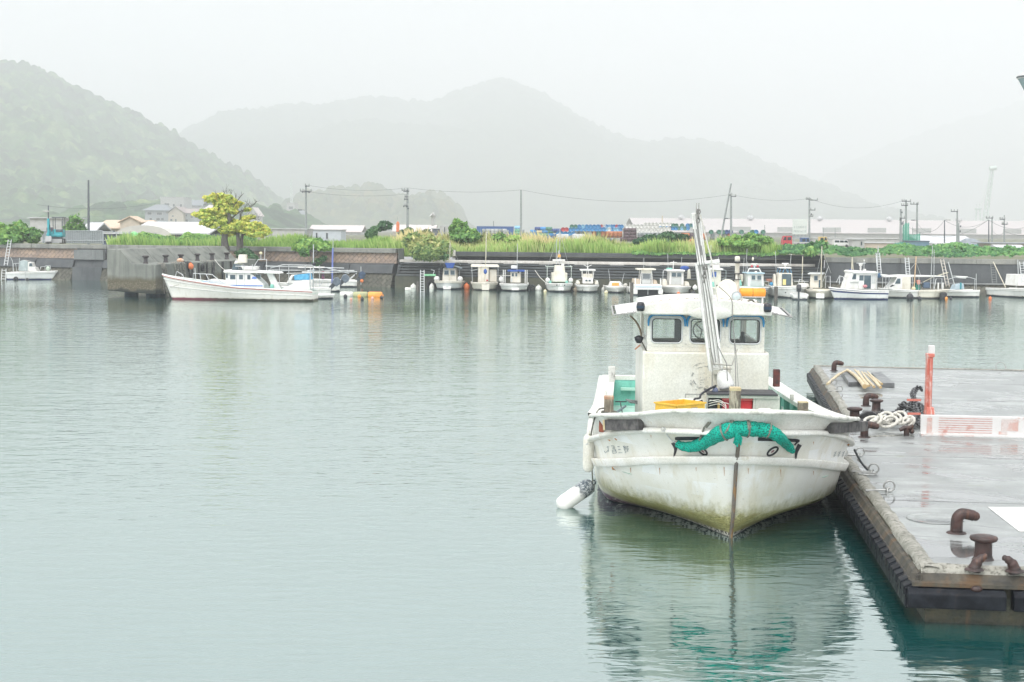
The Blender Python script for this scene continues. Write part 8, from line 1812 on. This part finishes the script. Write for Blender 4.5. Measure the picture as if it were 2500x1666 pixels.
# goose-neck hooks
def hook(label, x, y, s=1.0, rz=0):
    o = thing("hook_bollard", label, "bollard", (0, 0, 0), rz, "goose neck hooks on the pontoons", s); onto(o, x, y)
    MB().tube(catmull([(0, 0, -.02), (0, 0, .10), (.01, 0, .175), (.06, 0, .215), (.14, 0, .205), (.20, 0, .19)], 5), [.066]*6+[.064]*10+[.060]*8+[.052]*2, 14).build("neck", IRON, o); MB().ball((.20, 0, .19), .053, n=12).build("nose", IRON, o); MB().lathe([(.11, 0), (.10, .012), (.075, .02)], 16).build("foot", IRON, o); return o
hook("rusty goose neck hook at the far left corner of the far pontoon", 2036, 906, .98); hook("rusty goose neck hook behind the mushroom bollards by the chain", 2114, 992, .98); hook("rusty goose neck hook just right of the large boat's bow timber", 2110, 1068, 1.0); hook("largest looking rusty goose neck hook standing by the near puddle", 2335, 1302, 1.05)
def mush(label, x, y, s=1.0):
    o = thing("bollard", label, "bollard", (0, 0, 0), 0, "mushroom bollards on the pontoons", s); onto(o, x, y)
    MB().lathe([(.115, 0), (.098, .02), (.092, .05), (.088, .19)], 20).build("post", IRON, o); MB().lathe([(.088, .185), (.135, .205), (.146, .225), (.140, .245), (.09, .258), (.001, .262)], 22).build("cap", IRON, o); return o
mush("rusty mushroom bollard beside the right bow timber of the boat", 2086, 1028, .98); mush("rusty mushroom bollard behind the black chain shackles", 2139, 1004, .9); mush("rusty mushroom bollard near the front corner of the near pontoon", 2400, 1366, 1.0)
def horn(label, x, y, sg):
    o = thing("cleat_horn", label, "cleat", (0, 0, 0), 0, "curved cleat horns by the near bollard"); onto(o, x, y)
    MB().tube(catmull([(0, 0, -.02), (.02*sg, 0, .06), (.07*sg, 0, .115), (.13*sg, 0, .145)], 5), [.066]*4+[.055]*4+[.042]*4+[.03]*3+[.018], 12).build("horn", IRON, o); MB().lathe([(.10, 0), (.085, .015), (.06, .02)], 14).build("foot", IRON, o)
horn("curved rusty cleat horn bending right beside the near bollard", 2378, 1391, 1); horn("curved rusty cleat horn bending left at the right edge", 2478, 1395, -1)
STEELG = M("galvanised_ring", (.40, .41, .40), .4, (.26, .26, .25), 14, metal=.5)
def ring(label, x, y, s=1.0, rz=0, up=True):
    o = thing("mooring_ring", label, "ring", (0, 0, 0), rz, "mooring rings along the pontoon edge", s); onto(o, x, y, .0)
    MB().torus((0, 0, .075), .062, .011, Matrix.Rotation(PI/2, 4, 'X') if up else Matrix.Rotation(.25, 4, 'X'), 20, 7).build("ring", STEELG, o); q = MB(); q.tube([(-.28, -.02, .025), (-.03, 0, .03), (.0, 0, .06)], .014, 6); q.tube([(-.03, .03, .0), (-.03, .03, .05), (-.03, -.03, .05), (-.03, -.03, 0)], .010, 5); q.build("eye_bar", STEELG, o); return o
ring("mooring ring on the far pontoon beside the leaning pole", 2036, 941, 1.0); ring("mooring ring on the far pontoon next nearer than the leaning pole", 2050, 958, 1.0, .1); ring("mooring ring half hidden behind the right bow of the large boat", 2100, 1116, 1.05); ring("large doubled mooring ring with the dark rope on the near pontoon edge", 2133, 1158, 1.1, -.2); ring("lone mooring ring nearest the camera on the pontoon edge", 2171, 1203, 1.15)
o = thing("mooring_ring", "flat lying oval ring beside the doubled mooring ring", "ring"); onto(o, 2118, 1163, .03); q = MB(); q.torus((0, 0, 0), .10, .013, Matrix.Diagonal((1.25, .7, 1, 1)), 22, 7); q.build("ring", STEELG, o)
q = MB(); p_ = DK(2107, 1145); q.tube([(p_.x-.06, p_.y+.1, DZ+.12), (p_.x+.06, p_.y-.08, DZ+.02)], .014, 5); tag(q.build("iron_pin", WIRE_G), "short dark iron pin beside the flat lying oval ring", "pin")
# joint between the pontoons: shackles, chains, hawser
BLK = M("tarred_iron", (.014, .015, .018), .35, (.04, .04, .042), 10, bump=.4, spec=.7)
o = thing("hinge_plate", "black curved hinge plate with two humps joining the pontoons", "hinge"); p0 = onto(o, 2152, 1026)
q = MB()
for dx in (-.24, .26): q.prism_y([(dx-.22, 0), (dx+.22, 0), (dx+.16, .10), (dx+.06, .17), (dx-.06, .17), (dx-.16, .10)], -.05, .05)
q.build("hump", BLK, o, bevel=.02); MB().box((.15, -.16, .015), (1.9, .22, .05)).build("gap_plate", BLK, o, bevel=.01); q = MB(); q.torus((.02, -.1, .10), .07, .022, Matrix.Rotation(PI/2, 4, 'X'), 14, 6); q.torus((.03, -.14, .03), .06, .020, Matrix.Rotation(.5, 4, 'Y'), 14, 6); q.torus((-.02, -.12, .15), .06, .02, Matrix.Rotation(PI/2, 4, 'Y'), 14, 6); q.build("shackle", BLK, o)
def heap_chain(label, pts, s, r):
    q = MB(); P_ = catmull([DK(x, y)+Vector((0, 0, h)) for x, y, h in pts], 5); L_ = [0]
    for a, c_ in zip(P_, P_[1:]): L_.append(L_[-1]+(c_-a).length)
    n = int(L_[-1]/(s*1.25)); j = 0
    for i in range(n):
        d = (i+.5)/n*L_[-1]
        while L_[j+1] < d: j += 1
        p_ = P_[j].lerp(P_[j+1], (d-L_[j])/max(1e-6, L_[j+1]-L_[j])); q.torus((0, 0, 0), s*.55, r, frame(p_, P_[j+1]-P_[j], (0, .3, 1)) @ Matrix.Rotation(PI/2*(i % 2)+.3, 4, 'X') @ Matrix.Scale(1.5, 4, (1, 0, 0)), 10, 5)
    tag(q.build("anchor_chain", BLK), label, "chain")
heap_chain("heavy black chain heaped left of the red post", [(2192, 1008, .03), (2205, 1000, .06), (2222, 1002, .05), (2240, 1005, .05), (2215, 1008, .09), (2200, 1004, .12), (2232, 998, .12), (2228, 985, .18), (2238, 973, .22), (2250, 976, .22)], .10, .017)
heap_chain("black chain links hanging at the corner of the white gangway plate", [(2226, 1048, .05), (2233, 1040, .10), (2240, 1030, .13), (2236, 1018, .18), (2246, 1014, .20), (2252, 1030, .1), (2244, 1046, .05)], .10, .017)
q = MB(); g = random.Random(6)
for k in range(9):
    cx, cy = 2128+k*11, 1047+4*math.sin(k*1.9); cen = DK(cx, cy); rr_ = .075+.045*g.random(); ph = g.uniform(0, 6); tl = g.uniform(.08, .16)
    q.tube([cen+Vector((rr_*1.5*math.cos(ph+t*.5)*(1-.03*t), rr_*math.sin(ph+t*.5)*1.3, .05+.006*t+tl*.5*(1+math.sin(ph+t*.5+.8)))) for t in range(15)], .027, 8)
tag(q.build("hawser", ROPE_WH), "heap of thick white hawser on the pontoon beside the black hinge", "rope")
o = thing("cleat", "small dark double horned cleat between the hawser and the gangway plate", "cleat"); onto(o, 2213, 1062); MB().lathe([(.05, 0), (.045, .1)], 10, Matrix.Translation((0, 0, 0))).build("stem", IRON, o); MB().tube([(-.12, 0, .08), (-.04, 0, .12), (.06, 0, .12), (.11, 0, .16)], [.03, .045, .045, .03], 8).build("horns", IRON, o); MB().ball((.09, 0, .06), .045).build("knob", IRON, o)
# gangway plate and red post
b = NB("gangway_white"); c = b.mix(b.rng(b.noise(4, 6, .7), .56, .68), (.60, .595, .585), (.50, .30, .26)); c = b.mix(b.rng(b.noise(13, 4), .55, .7, 0, .5), c, (.52, .50, .47)); b.princ(c, .5, 0, b.bump(b.noise(20, 4), .2, .01)); GWM = b.m
REDW = M("worn_red", (.52, .15, .11), .55, (.62, .40, .36), 6, lo=.5, hi=.68, streak=(.62, .50, .46), sscale=12, slo=.56, shi=.66)
c0 = DK(2247, 1062)
gy = thing("barrier_panel", "low upright white barrier panel with worn red stripes at the joint of the pontoons", "barrier", (c0.x, c0.y, DZ), YAW1)
gw = 5.2; MB().bx(0, gw, 0, .06, .02, .345).build("panel", GWM, gy, bevel=.008); MB().bx(0, gw, -.10, .16, .0, .025).build("base_flange", GWM, gy)
for i in range(7): MB().bx(.30, 1.19, -.004, .003, .055+i*.040, .062+i*.040).build("red_stripe", M("stripe_red", (.46, .13, .10), .6, (.54, .34, .31), 9, lo=.46, hi=.7), gy)
for x0, x1, z0, z1 in ((.10, .19, .03, .30), (1.34, 1.62, .10, .30), (1.30, 1.44, .04, .09)): MB().bx(x0, x1, -.003, .003, z0, z1).build("red_patch", M("patch_pink", (.54, .36, .32), .6, (.56, .50, .48), 6, lo=.45, hi=.6), gy)
rp_ = thing("guide_post", "tall worn red post with a white top left of the striped panel", "post"); p_ = D(2264, 1040, c0.y+.2); rp_.location = (p_.x, p_.y, DZ); h1 = D(2264, 1012, p_.y).z-DZ
k = p_.y/FPX
rs_ = h1-2*k; MB().bx(-7.5*k, 7.5*k, -.05, .05, 0, h1+148*k).build("post", REDW, rp_, bevel=.012); MB().box((.004, -.07, h1+75*k), (5*k, .05, 126*k)).build("rib", REDW, rp_); MB().box((0.01, 0, h1+146*k), (18*k, .14, 9*k)).build("collar", REDW, rp_, bevel=.01); MB().box((.03, 0, h1+160*k), (14*k, .09, 20*k)).build("white_top", GWM, rp_, bevel=.01); MB().box((.02, -.02, h1+10*k), (22*k, .2, 18*k), taper=.8).build("foot", REDW, rp_, bevel=.01)
for dy_, wd in ((36*k, .24), (2*k, .22)): MB().box((-.14-wd/2, -.05, h1+dy_), (wd, .035, .035)).build("pin", M("pin_red", (.52, .16, .12), .6), rp_)
# planks and the bundle of wooden poles
PLK = M("grey_plank", (.16, .17, .17), .45, (.10, .105, .11), 4, streak=(.24, .25, .24), sscale=5, spec=.7); PLE = M("plank_edge", (.03, .03, .035), .7)
for lab, xs in (("left wet grey plank under the wooden poles", [(2053, 916), (2078, 915), (2112, 943), (2072, 944)]), ("right wet grey plank under the wooden poles", [(2127, 919), (2150, 917), (2184, 946), (2150, 946)])):
    P_ = [DK(*a) for a in xs]; o = thing("plank", lab, "plank", (P_[0].x, P_[0].y, DZ), 0, "planks under the poles"); q = MB(); lo = [(p_.x-P_[0].x, p_.y-P_[0].y, 0.01) for p_ in P_]; q.prism([(a[0], a[1]) for a in reversed(lo)], .10); q.build("board", PLK, o, bevel=.01)
BAM = M("peeled_pole", (.56, .47, .31), .6, (.42, .34, .21), 8, streak=(.66, .58, .42), sscale=9); BAE = M("pole_end_grain", (.42, .30, .15), .7)
for i, (a, c_, r0, r1, lab) in enumerate([((2068, 903), (2111, 944), .028, .052, "thickest peeled wooden pole, leftmost on the planks"), ((2087, 903), (2118, 943), .018, .028, "second peeled wooden pole from the left on the planks"), ((2095, 906), (2122, 942), .018, .026, "third peeled wooden pole from the left on the planks"), ((2104, 908), (2134, 945), .018, .030, "fourth peeled wooden pole from the left, its tip lying lowest"), ((2110, 910), (2146, 943), .016, .028, "fifth peeled wooden pole from the left on the planks"), ((2118, 908), (2150, 946), .016, .032, "sixth peeled wooden pole from the left on the planks"), ((2122, 914), (2153, 938), .016, .027, "rightmost peeled wooden pole on the planks")]):
    A_, C_ = G(*a, DZ+.14), G(*c_, DZ+.13); q = MB(); mid = A_.lerp(C_, .5)+Vector((rng.uniform(-.04, .04), 0, .02)); P_ = catmull([A_, mid, C_], 5); q.tube(P_, [lerp(r0, r1, k/(len(P_)-1))*(1+.06*math.sin(k*2.1)) for k in range(len(P_))], 10)
    o = q.build("wooden_pole", BAM); tag(o, lab, "pole", "peeled wooden poles on the planks"); d = (C_-A_).normalized(); e_ = MB().tube([C_, C_+d*.006], r1*.86, 12).build("end_grain", BAE, o)
A_, C_ = G(2066, 905, DZ+.16), G(2021, 938, DZ+.04); q = MB(); q.tube(catmull([A_, A_.lerp(C_, .5)+Vector((.02, 0, .05)), C_], 5), [.026]*5+[.034]*5+[.04], 9); tag(q.build("wooden_pole", BAM), "single peeled wooden pole propped left of the planks", "pole")
q = MB(); p_ = DK(2443, 898); q.torus((p_.x, p_.y, DZ+.02), .13, .012, Matrix.Rotation(1.1, 4, 'X'), 14, 5); tag(q.build("mooring_ring", STEELG), "tiny ring at the far edge of the far pontoon", "ring")
# painted plate on the near deck
P_ = [DK(2411, 1239), DK(2620, 1240), DK(2620, 1300), DK(2488, 1299)]; q = MB(); q.add([(p_.x, p_.y, DZ+.006) for p_ in P_]+[(p_.x, p_.y, DZ+.002) for p_ in P_], [(3, 2, 1, 0), (0, 1, 5, 4), (3, 0, 4, 7), (2, 3, 7, 6)]); q.add([(p_.x, p_.y, DZ+.0065) for p_ in P_], [(0, 1, 2, 3)])
tag(q.build("deck_plate", M("plate_white", (.60, .60, .585), .35, (.52, .52, .50), 2, spec=.6)), "white painted steel plate let into the near deck at the right edge", "plate")
o = thing("manhole_cover", "round ribbed cover set into the near deck left of the goose neck hook", "cover"); onto(o, 2283, 1268, .0); MB().lathe([(.34, .002), (.34, .012), (.30, .014), (.295, .008), (.24, .008), (.235, .014), (.001, .014)], 26).build("lid", DECK, o)
# lamp post outside the right edge, its lantern just in the frame
lp = thing("lamp_post", "round lantern of a lamp post just entering at the upper right edge", "street lamp", (7.62, 20.5, DZ)); lz = D(2524, 192, 20.5).z-DZ
lx = D(2524, 192, 20.5).x-7.62
q = MB(); q.lathe([(.09, 0), (.06, .3), (.05, lz+.35)], 12, Matrix.Translation((lx+.75, 0, 0))); q.tube(catmull([(lx+.75, 0, lz+.3), (lx+.5, 0, lz+.45), (lx+.12, 0, lz+.40), (lx, 0, lz+.12)], 5), .03, 8); q.build("pole", STEEL, lp); MB().lathe([(.06, lz-.25), (.13, lz-.16), (.215, lz+.0)], 20, Matrix.Translation((lx, 0, 0))).build("lantern_glass", M("lantern_glass", (.30, .38, .38), .15, (.22, .30, .31), 5), lp); MB().lathe([(.222, lz-.005), (.228, lz+.035), (.20, lz+.05), (.10, lz+.11), (.001, lz+.13)], 20, Matrix.Translation((lx, 0, 0))).build("lantern_cap", PLASTER, lp); MB().torus((lx, 0, lz+.02), .226, .012, None, 22, 6).build("rim", STEEL, lp)
